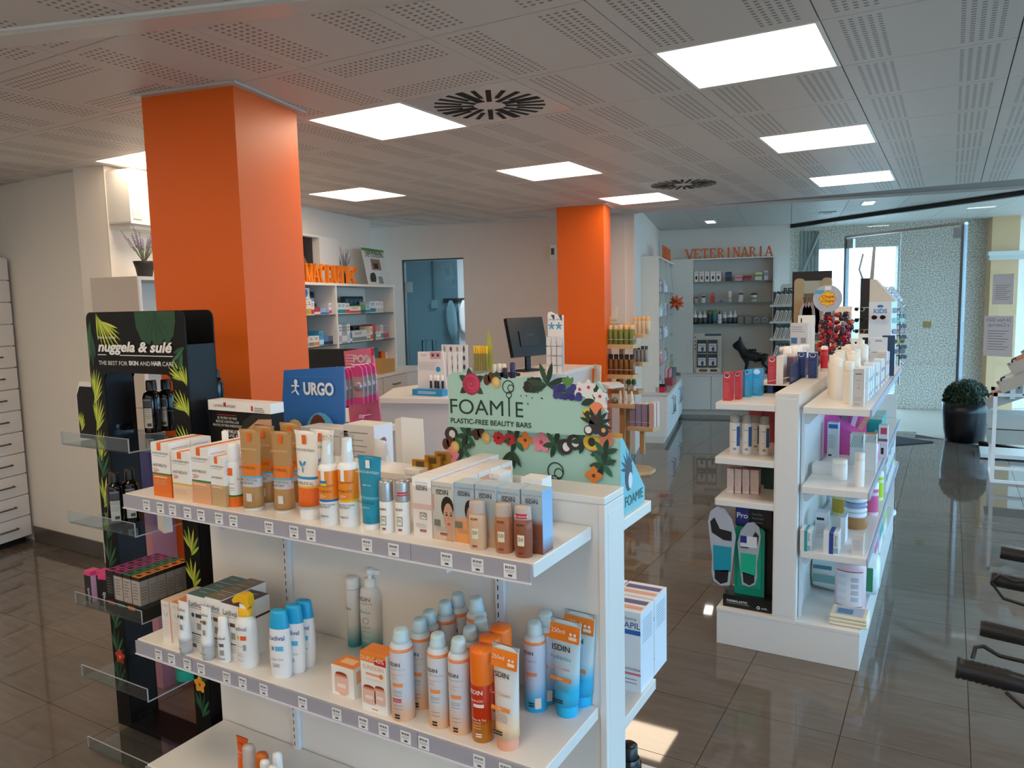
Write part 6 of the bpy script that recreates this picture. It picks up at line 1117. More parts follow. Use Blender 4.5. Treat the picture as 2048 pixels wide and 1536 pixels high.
# right side, third shelf
z = IRZ[2]
def alu(c1): return lambda b_, w, h: b_.rect(-w*.12, w*.18, 0, h, -.0005, m(c1, .5)).rect(w*.2, w*.5, h*.05, h*.3, -.0005, m('#8fb9b6', .5))
for q, c1, lb in (((1600, 1102, 1621, 1103, 1060), '#2f9a9e', 'white Aluneb carton with teal stripe, left front on the third right island shelf'), ((1646, 1107, 1676, 1109, 1064), '#27458f', 'white Aluneb carton with blue stripe, middle front on the third right island shelf')):
    o, w, h = pbox('nasal_carton', lb, q, z, .10, m('#e4e2de', .4), alu(c1), side=m('#dfe6ea', .4)); MB().box(-w*.12, w*.18, 0, .10, h+.0007, h+.001, m(c1, .5)).obj('top_stripe', o); q_ = txt(o, 'Aluneb', w*.24, h*.9, w*.2, m('#2f5f66', .5), y=-.0012, align='LEFT'); q_.rotation_euler = (0, math.pi/2, 0)
pbox('medicine_carton', 'small beige printed carton at the right end of the third right island shelf', (1703, 1109, 1726, 1111, 1069), z, .06, m('#d3cbc6', .4), lambda b_, w, h: b_.lines(-w*.4, w*.4, h*.7, 6, h*.09, h*.02, -.0005, GREY), top=m('#e3d9d4', .4))
pbox('medicine_carton', 'white carton with grey print standing behind the blue striped one', (1630, 1075, 1655, 1076, 1024), z, .07, m('#d7dade', .4), lambda b_, w, h: b_.rect(-w*.4, w*.2, h*.7, h*.8, -.0005, INK).lines(-w*.4, w*.4, h*.55, 6, h*.07, h*.015, -.0005, GREY))
pbox('medicine_carton', 'slim white carton seen edge on behind the blue striped one', (1680, 1086, 1690, 1087, 1035), z, .1, m('#d9dde4', .4))
C = (-.385, 4.12, z); t = thing('cleansing_jar', 'round tub with amber jar and a stack of blue white packs above it', 'jar', C); MB().lathe([(.052, 0), (.055, .004), (.055, .06)], m('#a97a4a', .3), 20).obj('amber_jar', t); MB().lathe([(.05, .06), (.052, .065), (.052, .08), (.0, .082)], m('#dfe3ea', .3), 20).obj('lid', t)
for k in range(5): MB().lathe([(.0, .083+.026*k), (.052, .086+.026*k), (.055, .096+.026*k), (.05, .106+.026*k), (0, .108+.026*k)], m('#8fa0c0' if k % 2 else '#dfe4ee', .3), 20).obj('pad_pack', t)
for k, (x, y, r, hh, c1, c2, lb) in enumerate(((-.47, 4.35, .055, .15, '#c9a53a', '#e6d9a0', 'yellow labelled tub on the third right island shelf'), (-.40, 4.5, .05, .17, '#4f9a6a', '#dfe9e2', 'green labelled tub on the third right island shelf'), (-.33, 4.4, .03, .18, '#e06aa0', '#f0d3e2', 'pink lettered bottle at the outer edge of the third right island shelf'), (-.33, 4.75, .03, .17, '#b9e03a', '#e6f2c0', 'lime bottle at the outer edge of the third right island shelf'))):
    o = bottle('care_tub', lb, (x, y, z), [(r*.96, 0), (r, .004), (r, hh*.8)], zb(hh, ((0, c2), (.1, c1), (.6, c2), (.7, c1)), rough=.3), [(r*.98, hh*.8), (r*.98, hh*.97), (0, hh)], m('#e9ecef', .3))
for k in range(6): carton('care_carton', 'white and coloured carton, %s of the far row on the third right island shelf' % ORD[k], (-.36, 4.95+k*.14, z), .12, .1, .17+.02*(k % 2), m(['#dfe8ec', '#cfe0da', '#e6d5df', '#d3dcea', '#e3ecdc', '#dfe4ea'][k], .4), side=zb(.18, ((0, '#e6edf2'), (.3, ['#2a4a8e', '#3aa890', '#d84f94', '#4a9cc9', '#9ac23a', '#2a4a8e'][k]), (.55, '#e3ebf2'))))
# right side, base: packages
z = .183
P = zat(1697, 1223, z); t = thing('pink_package', 'pink wrapped round cornered pack on the island base, right side', 'pack', (P[0], P[1]+.05, z)); w = sz(P, 58)/2; h = topz(P, 1123)-z
b_ = MB().lathe([(w*.9, 0), (w, .012), (w, h*.86), (w*.9, h*.97), (w*.6, h)], m('#e6c9cf', .25), 18, sy=.7); o = b_.obj('wrapped_body', t); l = MB()
l.patch(w, -w*.9, w*.9, h*.1, h*.80, m('#dfdde2', .35), sy=.7, seg=10).patch(w, -w*.95, w*.95, h*.78, h*.80, m('#b03a4a', .4), sy=.7, seg=10, off=.0008).patch(w, -w*.95, w*.95, h*.09, h*.105, m('#b03a4a', .4), sy=.7, seg=10, off=.0008)
for k in range(4): l.patch(w, -w*.85, -w*.2, h*(.2+.15*k), h*(.28+.15*k), m('#cfd6e2', .5), sy=.7, off=.001).patch(w, .1*w, w*.6, h*(.2+.13*k), h*(.29+.13*k), m('#b9b3c0', .5), sy=.7, off=.001)
l.obj('label', t)
P = zat(1695, 1255, z); t = thing('cloth_pack', 'flat cream cloth pack lying at the front of the island base', 'pack', (P[0], P[1]+.06, z)); w = sz(P, 72)/2
for k in range(3):
    b_ = MB().box(-w*(1-.02*k), w*(1-.01*k), -.06, .08, .001+.017*k, .017+.017*k, m('#e6dcc2', .7)); b_.obj('folded_layer', t, bevel=.007)
MB().box(-w*.7, w*.75, -.045, .06, .0515, .0525, m('#b9bccb', .5)).box(-w*.6, w*.2, -.03, .03, .0526, .0532, m('#5d7f9e', .5)).obj('label', t)
t = thing('diaper_bag', 'large white and green plastic pack on the island base behind the pink pack', 'pack', (-.43, 4.16, z))
b_ = MB(); n = 14; vs = []
for i, (x, s_) in enumerate(((-.16, .55), (-.145, .9), (-.05, 1.0), (.07, 1.0), (.15, .92), (.165, .6))):
    for k in range(n): a = 2*math.pi*k/n; vs.append((x, .13*s_*math.copysign(abs(math.cos(a))**.6, math.cos(a)), .1+.098*s_*math.copysign(abs(math.sin(a))**.6, math.sin(a))))
b_.add(vs, [(i*n+k, (i+1)*n+k, (i+1)*n+(k+1) % n, i*n+(k+1) % n) for i in range(5) for k in range(n)]+[tuple(range(n)), tuple(range(5*n, 6*n))[::-1]], m('#d9e6e6', .25), True); b_.obj('plastic_bag', t)
MB().box(.03, .14, -.134, -.128, .05, .17, m('#2f8a62', .4)).rect(-.14, -.02, .06, .1, -.133, m('#7aa3a3', .4)).rect(-.14, -.05, .13, .15, -.1335, m('#4f7f8a', .4)).obj('label', t)
for k in range(3): carton('hygiene_pack', 'white hygiene pack with %s label farther along the island base' % ['pink', 'teal', 'lime'][k], (-.42, 4.5+.35*k, z), .2, .25, .22, m('#dfe9ec', .3), side=zb(.22, ((0, '#e3ecf0'), (.3, ['#d86a9a', '#2fa59a', '#a6cf4a'][k]), (.6, '#e3ecf0'))))
# left side, second shelf
z = ILZ[1]
for k, (px, yb, yt) in enumerate(((1469.5, 908, 828), (1493, 909, 829), (1528, 911, 832), (1511, 902, 830))):
    C, r, h = cylpx(px, yb, yt, 20.5, z)
    o = bottle('foam_spray', 'white foam spray with clear cap on the second left island shelf, %s' % ['left', 'middle', 'right', 'rear'][k], C, [(r*.95, 0), (r, .004), (r, h*.75), (r*.85, h*.80)], m('#e6e4e0', .3), None, None); MB().lathe([(r*.5, h*.8), (r*.45, h*.9), (0, h*.92)], m('#f1f0ee', .3), 14).obj('nozzle', o); MB().lathe([(r*.9, h*.785), (r*.88, h*.98), (0, h)], m('#d9d9d8', .15, trans=.6), 18).obj('clear_cap', o)
    MB().patch(r, r*.35, r*1.2, h*.2, h*.7, m('#2f5f9e', .4)).patch(r, -r*.5, r*.3, h*.6, h*.62, GREY).patch(r, -r*.5, r*.2, h*.3, h*.31, GREY).patch(r, -r*.3, r*.3, h*.1, h*.16, GREY).obj('label', o)
for k in range(3): carton('red_carton', 'red carton, %s in the row behind the foam sprays' % ORD[k], (-.885+.075*k, 4.12, z), .07, .06, .235, m('#a8434a', .4), dec=lambda b_, w, h: b_.rect(-w*.3, w*.3, h*.8, h*.84, -.0005, m('#d98a8c', .5)))
carton('maroon_carton', 'dark maroon carton against the core panel of the island', (-.72, 3.93, z), .045, .2, .24, m('#6a2f33', .4))
# left side, third shelf
z = ILZ[2]
for k, (x0, x1) in enumerate(((1454, 1467), (1469, 1482), (1484.5, 1498), (1500, 1517))): pbox('vitamin_carton', 'small pinkish carton with red top, %s from left on the third left island shelf' % ORD[k], (x0, 986.5+k*.7, x1, 987+k*.7, 936.5+k), z, .05, m('#d8c3bb', .4), lambda b_, w, h: b_.lines(-w*.35, w*.3, h*.7, 5, h*.09, h*.02, -.0005, m('#b99c94', .5)).rect(-w*.5, w*.5, h*.05, h*.1, -.0005, m('#efe6e0', .5)), top=m('#c05a45', .4), side=zb(.15, ((0, '#c4503f'), (.25, '#d8c3bb'))))
for k, x in enumerate((-.86, -.75)): carton('dark_green_carton', 'dark green carton behind the pinkish ones, %s' % ['left', 'right'][k], (x, 4.0-.08*k, z), .095, .09, .175, m('#1e4a46', .4))
# left side, base: insole display
z = .183; yb = 3.70
a, c = yat(1447, 1188, yb-.04), yat(1543, 1221, yb-.04); x0, x1 = a[0], min(c[0], -.70)
t = thing('insole_display', 'black and green shoe insole display standing on the island base', 'display', ((x0+x1)/2, yb, z)); w = x1-x0; hb = .062
MB().box(-w/2, w/2, -.05, .08, 0, hb, m('#101413', .35)).obj('base', t); bb = t.children[0]; txt(bb, 'FARMALASTIC', -w*.2, hb*.45, .011, m('#dfe5e5', .5), y=-.051, bold=.03); txt(bb, 'cinfa', w*.36, hb*.25, .010, m('#cfe0de', .5), y=-.051); MB().ring(w*.24, hb*.33, .008, .003, -.0508, m('#e6eeee', .5), 14).rect(-w*.42, w*.05, hb*.32, hb*.36, -.0506, GREY).obj('logo', bb)
zt = topz((x0, yb, z), 1010)-z
MB().box(-w*.30, w*.5, .03, .036, hb, zt, m('#17120f', .45)).obj('backboard', t)
hdr = MB().box(-w*.30, w*.45, .0, .006, zt-.095, zt-.002, m('#15151a', .4)).obj('header', t); MB().rect(-w*.30, -w*.02, zt-.09, zt-.005, -.0006, m('#2a2f7a', .45)).obj('blue_patch', hdr); txt(hdr, 'Pro', -w*.16, zt-.055, .026, WT, y=-.0014, bold=.02)
for k, s_ in enumerate(('Plantillas', 'Actividad', 'Intensiva')): txt(hdr, s_, w*.04, zt-.035-.02*k, .010, m('#8d9096', .5), y=-.001, align='LEFT')
bx = MB().prism(rounded(-w*.30, w*.32, hb+.0, zt-.095, .02), -.015, .0, m('#0f8f74', .25)); blp = bx.obj('green_blister', t); MB().prism(rounded(-w*.22, w*.26, hb+.04, zt-.115, .06), -.021, -.015, m('#12a283', .25)).obj('blister_face', blp)
def insole(b_, cx, z0, L, y, cols, s=1.):
    s *= .68
    out = [(-.16, 0), (0, -.02), (.13, .03), (.17, .15), (.16, .35), (.21, .6), (.24, .8), (.2, .93), (.08, 1.0), (-.06, .98), (-.2, .85), (-.27, .65), (-.24, .45), (-.2, .2)]
    p = [(cx+s*x*L, z0+zz_*L) for x, zz_ in out]; p = p if s > 0 else p[::-1]
    b_.prism(p, y, y+.008, cols[0]); k = .88
    mid = [(-.19, .18), (.13, .16), (.145, .5), (-.2, .5)]; hl = [(-.13, .04), (.0, .0), (.11, .06), (.11, .17), (-.15, .2)]; fr_ = [(-.2, .58), (-.05, .58), (.17, .66), (.2, .8), (.12, .86), (.02, .72), (-.2, .7)]
    for q, c_ in ((mid, cols[1]), (hl, cols[2]), (fr_, cols[2])): q = [(cx+s*x*L, z0+zz_*L) for x, zz_ in q]; b_.poly(q if s > 0 else q[::-1], y-.0006, c_)
IG = m('#aeb2bb', .5)
b_ = MB(); insole(b_, w*.03, hb+.055, zt*.64, -.030, [IG, m('#12b58f', .4), m('#1d1f24', .5)]); b_.obj('insole', t)
MB().box(-w*.16, w*.18, -.033, -.0305, zt*.62, zt*.62+.055, m('#dfe2e4', .4)).box(-w*.16, -w*.03, -.0335, -.033, zt*.62+.02, zt*.62+.055, m('#2a2f7a', .45)).obj('label', t)
b_ = MB(); P0 = yat(1441, 1168, yb-.07); Lh = yat(1430, 1013, yb-.07)[2]-P0[2]; insole(b_, P0[0]-(x0+x1)/2, P0[2]-z, Lh, -.07, [IG, m('#0f93a8', .4), m('#17181d', .5)], -1.); b_.obj('large_insole', t); MB().tube([(P0[0]-(x0+x1)/2, -.06, P0[2]-z+.03), (-w*.4, -.03, .05), (-w*.4, -.02, .02)], .006, CLEAR, 6).obj('clear_arm', t)
# ================================================================== slab serif wooden letters
GL = {'V': [((.0, 1), (.5, 0), 1), ((.5, 0), (1, 1), .6)], 'E': [((.2, 0), (.2, 1), 1), ((.05, .95), (.9, .95), .5), ((.2, .5), (.7, .5), .5), ((.05, .05), (.95, .05), .5), ((.88, .95), (.88, .72), .5), ((.92, .05), (.92, .3), .5)], 'T': [((.5, 0), (.5, 1), 1), ((.02, .95), (.98, .95), .5), ((.05, .95), (.05, .7), .5), ((.95, .95), (.95, .7), .5)],
      'R': [((.2, 0), (.2, 1), 1), ((.05, .95), (.65, .95), .5), ((.75, .88), (.75, .6), .9), ((.2, .5), (.68, .52), .5), ((.5, .5), (.85, .02), .9)], 'I': [((.5, 0), (.5, 1), 1)], 'N': [((.15, 0), (.15, 1), .6), ((.15, .97), (.85, .03), 1), ((.85, 0), (.85, 1), .6)], 'A': [((.05, 0), (.5, 1), .6), ((.5, 1), (.95, 0), 1), ((.22, .35), (.78, .35), .5)],
      'F': [((.2, 0), (.2, 1), 1), ((.05, .95), (.9, .95), .5), ((.2, .5), (.7, .5), .5), ((.88, .95), (.88, .72), .5)], 'M': [((.1, 0), (.1, 1), .6), ((.1, .97), (.5, .05), .9), ((.5, .05), (.9, .97), .6), ((.9, 0), (.9, 1), 1)], 'C': [((.75, .93), (.4, .97), .6), ((.4, .97), (.12, .7), .9), ((.12, .7), (.12, .3), 1), ((.12, .3), (.4, .03), .9), ((.4, .03), (.82, .1), .6), ((.85, .95), (.85, .68), .5)],
      'U': [((.15, 1), (.15, .25), 1), ((.15, .28), (.4, .03), .8), ((.4, .03), (.7, .05), .7), ((.7, .05), (.85, .28), .6), ((.85, .25), (.85, 1), .6)]}
SER = {'V': [(0, 1), (1, 1)], 'R': [(.2, 0), (.9, 0)], 'I': [(.5, 0), (.5, 1)], 'N': [(.15, 0), (.15, 1), (.85, 1)], 'A': [(.05, 0), (.95, 0)], 'T': [(.5, 0)], 'F': [(.2, 0)], 'M': [(.1, 0), (.1, 1), (.9, 0), (.9, 1)], 'U': [(.15, 1), (.85, 1)], 'E': [], 'C': []}
def letter(ch, w, h, d, mt):
    b_ = MB(); th = .27*(w if ch != 'I' else w*1.56)
    for (x0, z0), (x1, z1), k in GL[ch]:
        L = math.hypot((x1-x0)*w, (z1-z0)*h); nx, nz = -(z1-z0)*h/L*th*k/2, (x1-x0)*w/L*th*k/2
        b_.prism([(x0*w+nx, z0*h+nz), (x0*w-nx, z0*h-nz), (x1*w-nx, z1*h-nz), (x1*w+nx, z1*h+nz)][::1], 0, d, mt)
    for x, z_ in SER[ch]: b_.box(x*w-w*.2, x*w+w*.2, 0, d, max(0, z_*h-h*.07*(z_ > .5)), z_*h+h*.07*(z_ < .5), mt)
    return b_
LET = m('#e0662a', .4); LETO = m('#ee8020', .4)
def letters(F, word, x0, x1, z, h, off, d, mt, label, order=None):
    t = thing('letter_sign', label, 'sign', F.w((x0+x1)/2, off, z), F.t); n = len(word); p = (x1-x0)/n
    for k, ch in enumerate(word): letter(ch, p*(.55 if ch == 'I' else .86), h, d, mt).obj('letter', t, loc=(x0-(x0+x1)/2+p*(k+(.22 if ch == 'I' else .07)), 0, .0))
    return t
def fpart(F, mb, name, par): return mb.obj(name, par)
# ------------------------------------------------------------------ drawer cabinet at the far left
t = thing('drawer_cabinet', 'tall white pharmacy drawer cabinet at the left edge', 'cabinet', FR.w(0, 0, 0), FR.t)
dh = .158; n = 13; top = n*dh+.06
for c_ in range(2):
    x1 = -.62*c_; x0 = x1-.615
    MB().box(x0, x1, .02, .6, .05, top, LAM).obj('cabinet_body', t); MB().box(x0+.02, x1-.02, .05, .5, 0, .05, DARK).obj('kick', t)
    for k in range(n):
        d_ = MB().box(x0+.003, x1-.003, 0, .02, .057+k*dh, .055+(k+1)*dh-.007, WHITE).obj('drawer', t)
        if k < 9: zc = .055+(k+.5)*dh; xc = (x0+x1)/2+.1; MB().tube([(xc-.09, 0, zc), (xc-.085, -.025, zc), (xc+.085, -.025, zc), (xc+.09, 0, zc)], .006, m('#6a6764', .3, .8), 6).obj('handle', d_)
# ------------------------------------------------------------------ white wall: pharmacy cabinet with open shelves
fz = FW.px(287, 540)[1]; xR = FW.px(789, 563)[0]; top = 1.92
t = thing('pharmacy_cabinet', 'long white open shelf cabinet full of medicine boxes under the orange letters', 'cabinet', FW.w(0, 0, 0), FW.t)
CBW = m('#e2ddd6', .4)
xd = FW.px(675, 640)[0]
bays = [0.02, .9, 1.75, xd, xR-.02]
for x in bays: MB().box(x-.011, x+.011, .0, .36, 1.0, top-.022, CBW).obj('divider', t)
MB().box(0, xR, -.002, .365, top-.022, top, CBW).obj('top_board', t)
MB().box(-.003, 0.009, -.001, .365, 0, top-.001, m('#cfc5ba', .5)).obj('end_panel', t)  # darker beige than the other boards: shade on this end put into the colour
MB().box(.01, xR, .35, .362, 1.0, top-.02, m('#dcd6ce', .5)).obj('back_panel', t)
zA = FW.px(778.5, 624.5, .0)[1]; zB = FW.px(781, 677, .0)[1]
for a, c in zip(bays, bays[1:]):
    for z in (zA, zB): MB().box(a+.012, c-.012, .01, .345, z-.009, z, m('#5d6d68', .1, trans=.3)).obj('glass_shelf', t)
ct = FW.px(795, 742, -.2)[1]
MB().box(-.0, xR+.25, -.22, .36, ct-.03, ct, m('#ddd3c6', .35)).obj('countertop', t)
for k in range(7):
    x0 = .05+k*.55; x1 = x0+.54
    if x1 > xR+.3: break
    for q, (z0, z1) in enumerate(((ct-.2, ct-.036), (ct-.55, ct-.206), (.1, ct-.556))):
        d_ = MB().box(x0, x1, -.205, -.185, z0, z1, m('#d5cec6', .4)).obj('drawer', t); zc = (z0+z1)/2; xc = (x0+x1)/2; MB().tube([(xc-.07, -.205, zc), (xc-.065, -.23, zc), (xc+.065, -.23, zc), (xc+.07, -.205, zc)], .006, m('#6a6764', .3, .8), 6).obj('handle', d_)
MB().box(0, xR+.24, -.185, .36, .0, ct-.031, CBW).obj('base_body', t)
xq = FW.px(716, 545, .06)[0]; xp = FW.px(601, 545, .06)[0]
letters(FW, 'FARMACEUTIC', xq-(xq-xp)*11/8.7, xq, top, FW.px(650, 529, .06)[1]-top, .06, .03, LETO, 'orange FARMACEUTIC letters standing on the long white cabinet')
def fbox(F, q, z, off, d, mt, label, dec=None, cat='medicine box', top=None, nm='medicine_box', par=None, side=None, dz=0):
    a = F.px(q[0], q[3], off); c = F.px(q[2], q[1], off); w = abs(c[0]-a[0]); z0 = z if z is not None else a[1]; h = F.px((q[0]+q[2])/2, q[1], off)[1]-z0-dz
    return carton(nm, label, F.w((a[0]+c[0])/2, off, z0+dz), max(w*.96, .012), d, max(h, .015), mt, rz=F.t, dec=dec, cat=cat, top=top, flap=False, side=side), w, h
CN_ = {'#': ''}
def crop(x, y): return 590+x/8.065, 560+y/8.065
def bands_dec(c1, f0, f1, ln=True):
    def f(b_, w, h):
        b_.rect(-w/2, w/2, h*f0, h*f1, -.0006, m(c1, .5))
        if ln: b_.lines(-w*.35, w*.3, h*.85, 2, h*.14, h*.06, -.0008, m('#6e7076', .5))
    return f
FB = [('upper left', zA, [(130, 318, 210, 575, '#e6d9c4', '#a6b44a', 'cream and lime'), (215, 310, 262, 578, '#efe0c6', '#ee9a35', 'cream and orange striped'), (265, 345, 310, 575, '#e6e0de', '#d3355f', 'white with pink top'), (312, 440, 410, 573, '#b53c34', '#e8d9c0', 'red'), (412, 460, 480, 570, '#a9bcd6', '#3f6aa6', 'light blue'), (482, 462, 548, 567, '#9db4d2', '#3f77b4', 'pale blue second'), (552, 375, 610, 560, '#e2dedd', '#d3355f', 'white with a pink wedge'), (612, 370, 678, 557, '#cfcac8', '#8f9a9c', 'pale grey')]),
      ('upper right', zA, [(690, 370, 752, 550, '#cfdcda', '#2f8f94', 'white and teal striped left'), (755, 370, 812, 549, '#d3dedc', '#2f8f94', 'white and teal striped second'), (816, 375, 878, 545, '#e6d9d2', '#d8442e', 'white and red slim'), (885, 425, 1060, 542, '#e8dfd6', '#d8442e', 'wide white and red'), (1064, 400, 1136, 540, '#5f9a4a', '#1d5a5e', 'green'), (1140, 400, 1208, 533, '#a9c6cf', '#2f7f94', 'pale aqua'), (1215, 345, 1298, 525, '#c6d8df', '#2b6f8c', 'white and petrol striped'), (1300, 340, 1338, 520, '#e3dcd6', '#c9bdb4', 'cream slim first'), (1340, 342, 1378, 518, '#e0d6d0', '#c9bdb4', 'cream slim second'), (1380, 345, 1420, 516, '#ddd3cd', '#c9bdb4', 'cream slim third')]),
      ('lower left', zB, [(162, 935, 222, 1022, '#e3ded8', '#b9b2aa', 'small white'), (224, 905, 300, 1016, '#ded8d2', '#8e867e', 'off white'), (303, 900, 388, 1008, '#e8e0d6', '#ee8a3a', 'white and orange'), (392, 820, 458, 1002, '#3fa3cf', '#c9e3ee', 'cyan striped'), (462, 902, 540, 998, '#4f7fb4', '#2a2f3a', 'blue'), (542, 902, 618, 994, '#4a5a78', '#20232c', 'dark slate'), (622, 892, 668, 988, '#d84a86', '#5a3a4a', 'pink')]),
      ('lower right', zB, [(712, 715, 753, 976, '#e0dcda', '#b9a2aa', 'tall white'), (756, 715, 842, 972, '#9aa6ae', '#d3d9dc', 'tall grey'), (846, 705, 884, 970, '#e3e0dc', '#c9c3bd', 'tall cream'), (887, 850, 920, 975, '#2f7fc4', '#d0dfea', 'small blue'), (922, 812, 1158, 985, '#ccd2cf', '#7d8a86', 'wide pale scissors'), (1162, 872, 1214, 972, '#dfe6da', '#7fa35a', 'white and green'), (1217, 745, 1252, 975, '#eadccb', '#e0662f', 'cream with orange foot'), (1255, 715, 1300, 972, '#c23a3a', '#2f6f74', 'red and teal'), (1302, 835, 1384, 962, '#e3dfdb', '#b5aea6', 'square white'), (1387, 722, 1416, 960, '#d9cfc9', '#3a8f86', 'white slim'), (1420, 725, 1508, 950, '#a5969a', '#b84a55', 'mauve'),])]
for sn, z, lst in FB:
    for k, (x0, y0, x1, y1, c1, c2, nm) in enumerate(lst):
        q = (*crop(x0, y0), *crop(x1, y1)); fbox(FW, q, z+.0005, .05, .12, m(c1, .45), '%s medicine box on the %s shelf of the pharmacy cabinet' % (nm, sn), bands_dec(c2, .08, .4))
for k, (x0, y0, x1, y1, c1, nm) in enumerate(((130, 130, 232, 318, '#d9dee2', 'blue and white leaning pack on top of the cream boxes'), )):
    q = (*crop(x0, y0), *crop(x1, y1)); a = FW.px(q[0], q[3], .06); fbox(FW, q, FW.px(q[0], crop(0, 310)[1], .05)[1]+.003, .06, .06, m(c1, .4), nm, lambda b_, w, h: b_.leaf(-w*.1, h*.1, h*.85, w*.5, 80, -.0006, m('#2f7fae', .5)))
for k, (x0, y0, x1, y1, z) in enumerate(((240, 175, 320, 575, zA), (325, 180, 408, 440, zA), (320, 372, 390, 440, zA), (395, 372, 463, 450, zA))):
    a = FW.px(*crop(x0, 570), .16); c = FW.px(*crop(x1, y0), .16); r = (c[0]-a[0])/2*.9; hh = (.32 if k < 2 else .2)
    hh = FW.px(*crop(x0, y0), .16)[1]-zA; bottle('navy_tub', 'navy lidded nutrition tub, %s of four at the left of the upper pharmacy shelf' % ORD[k], FW.w((a[0]+c[0])/2, .25, zA), [(r*.95, 0), (r, .005), (r, hh*.72)], zb(hh, ((0, '#b9443a' if k < 2 else '#a8b6cc'), (.35, '#22304f'), (.55, '#a3b3cc'))), [(r*1.05, hh*.72), (r*1.05, hh*.97), (0, hh)], m('#1c2540', .35), cat='tub', seg=14)
for k in range(4):
    a = FW.px(*crop(835+k*70, 425), .2); c = FW.px(*crop(900+k*70, 265), .2); r = (c[0]-a[0])/2; bottle('teal_tub', 'dark teal tub standing behind the wide white and red box, %s of four' % ORD[k], FW.w((a[0]+c[0])/2, .24, zA), [(r*.9, 0), (r, .005), (r, (c[1]-zA)*.78)], zb(c[1]-zA, ((0, '#dfe3e0'), (.3, '#1c4a58'))), [(r*1.04, (c[1]-zA)*.78), (r*1.04, c[1]-zA), (0, c[1]-zA)], m('#15404e', .35), cat='tub', seg=14)
q = (*crop(940, 735), *crop(1190, 860)); fbox(FW, (q[0], q[1], q[2], crop(0, 985)[1]), zB, .19, .1, m('#191a1c', .45), 'black chequered box behind the wide scissors box', lambda b_, w, h: [b_.rect(-w*.5+w*.1*k, -w*.46+w*.1*k, h*.86, h*.95, -.0006, m('#77787a', .5)) for k in range(10)] and None)
for k, (x0, y0, x1, y1, c1, nm) in enumerate(((1140, 1110, 1340, 1262, '#17707c', 'wide teal box on the pharmacy counter'), (1395, 1150, 1457, 1262, '#e86a24', 'orange box on the pharmacy counter'), (1460, 1158, 1530, 1258, '#dedad4', 'white box with a dark print on the pharmacy counter'))):
    q = (*crop(x0, y0), *crop(x1, y1)); fbox(FW, q, ct, .1, .12, m(c1, .45), nm, bands_dec('#2b2c2e', .3, .6, False) if k == 2 else None)
q = (*crop(1375, 1280), *crop(1610, 1385)); fbox(FW, q, ct+.0005, -.2, .22, m('#b98a4f', .7, noise=.08, nscale=30), 'open brown cardboard box on the counter beside the glass door', cat='cardboard box', nm='cardboard_box')
# plants, leaflet holder, poster box and hand dryer like unit
def lavender(P, s, lb, rnd):
    t = thing('lavender_pot', lb, 'plant', P); MB().lathe([(.045*s, 0), (.055*s, .06*s), (.068*s, .105*s), (.063*s, .105*s), (.06*s, .09*s), (0, .09*s)], m('#1e1d1d', .5), 14).obj('pot', t)
    for k in range(26):
        a = rnd.uniform(0, 6.28); tl = rnd.uniform(.1, .62); L = rnd.uniform(.16, .27)*s; d = Vector((math.cos(a)*math.sin(tl), math.sin(a)*math.sin(tl), math.cos(tl))); p0 = Vector((0, 0, .09*s)); b_ = MB()
        b_.tube([p0, p0+d*L*.5+Vector((0, 0, .01)), p0+d*L], .0025*s, m('#7b8468', .7), 4); o = b_.obj('stem', t)
        f = MB()
        for q in range(6): c_ = p0+d*L*(.62+.07*q); r = .0085*s*(1-.1*q); f.add([c_+Vector((r, 0, 0)), c_+Vector((0, r, 0)), c_-Vector((r, 0, 0)), c_-Vector((0, r, 0)), c_+Vector((0, 0, r*1.5)), c_-Vector((0, 0, r*1.5))], [(0, 1, 4), (1, 2, 4), (2, 3, 4), (3, 0, 4), (1, 0, 5), (2, 1, 5), (3, 2, 5), (0, 3, 5)], m('#8d84a0' if k % 3 else '#a9a3b4', .7))
        f.obj('flower_spike', o)
    return t
P = FW.px(289, 536, .12); lavender(FW.w(P[0], .12, top), .98, 'small potted lavender on the left end of the white cabinet', random.Random(1))
P = FW.px(688, 545, .22); lavender(FW.w(P[0], .22, top), 1.05, 'small potted lavender behind the orange FARMACEUTIC letters', random.Random(4))
a = FW.px(737, 561, .12); c = FW.px(778, 500, .12); t = thing('brochure_stand', 'upright colon cleanse poster stand at the right end of the white cabinet', 'poster', FW.w((a[0]+c[0])/2, .12, top), FW.t); w = (c[0]-a[0]); h = c[1]-top
B_ = MB().hexa([(-w/2, 0, 0), (w/2, 0, 0), (w/2, .004, 0), (-w/2, .004, 0), (-w/2, .07, h), (w/2, .07, h), (w/2, .074, h), (-w/2, .074, h)], m('#dcd9d2', .4)); o = B_.obj('board', t); sl = lambda z_: .07*z_/h-.001
pr = MB(); g = lambda x0, x1, f0, f1, col: pr.quad((x0*w, sl(h*f0), h*f0), (x1*w, sl(h*f0), h*f0), (x1*w, sl(h*f1), h*f1), (x0*w, sl(h*f1), h*f1), m(col, .5))
g(-.5, .5, .93, 1, '#5f8f4a'); g(-.2, .22, .42, .72, '#8f6f62'); g(-.1, .1, .46, .6, '#5f4038'); g(.0, .2, .05, .25, '#8a8a86'); pr.disc(-w*.25, h*.18, w*.13, w*.13, sl(h*.12)-.001, m('#26282a', .5), 12); pr.obj('print', o)
for s_, f, c_ in (('LIMPIEZA', .85, '#5f8f4a'), ('DE COLON', .77, '#5a5c5a')): txt(o, s_, 0, h*f, w*.11, m(c_, .5), y=sl(h*f)-.001)
MB().box(-w*.3, w*.3, .0, .14, 0, .004, m('#dcdcda', .4)).obj('foot', t)
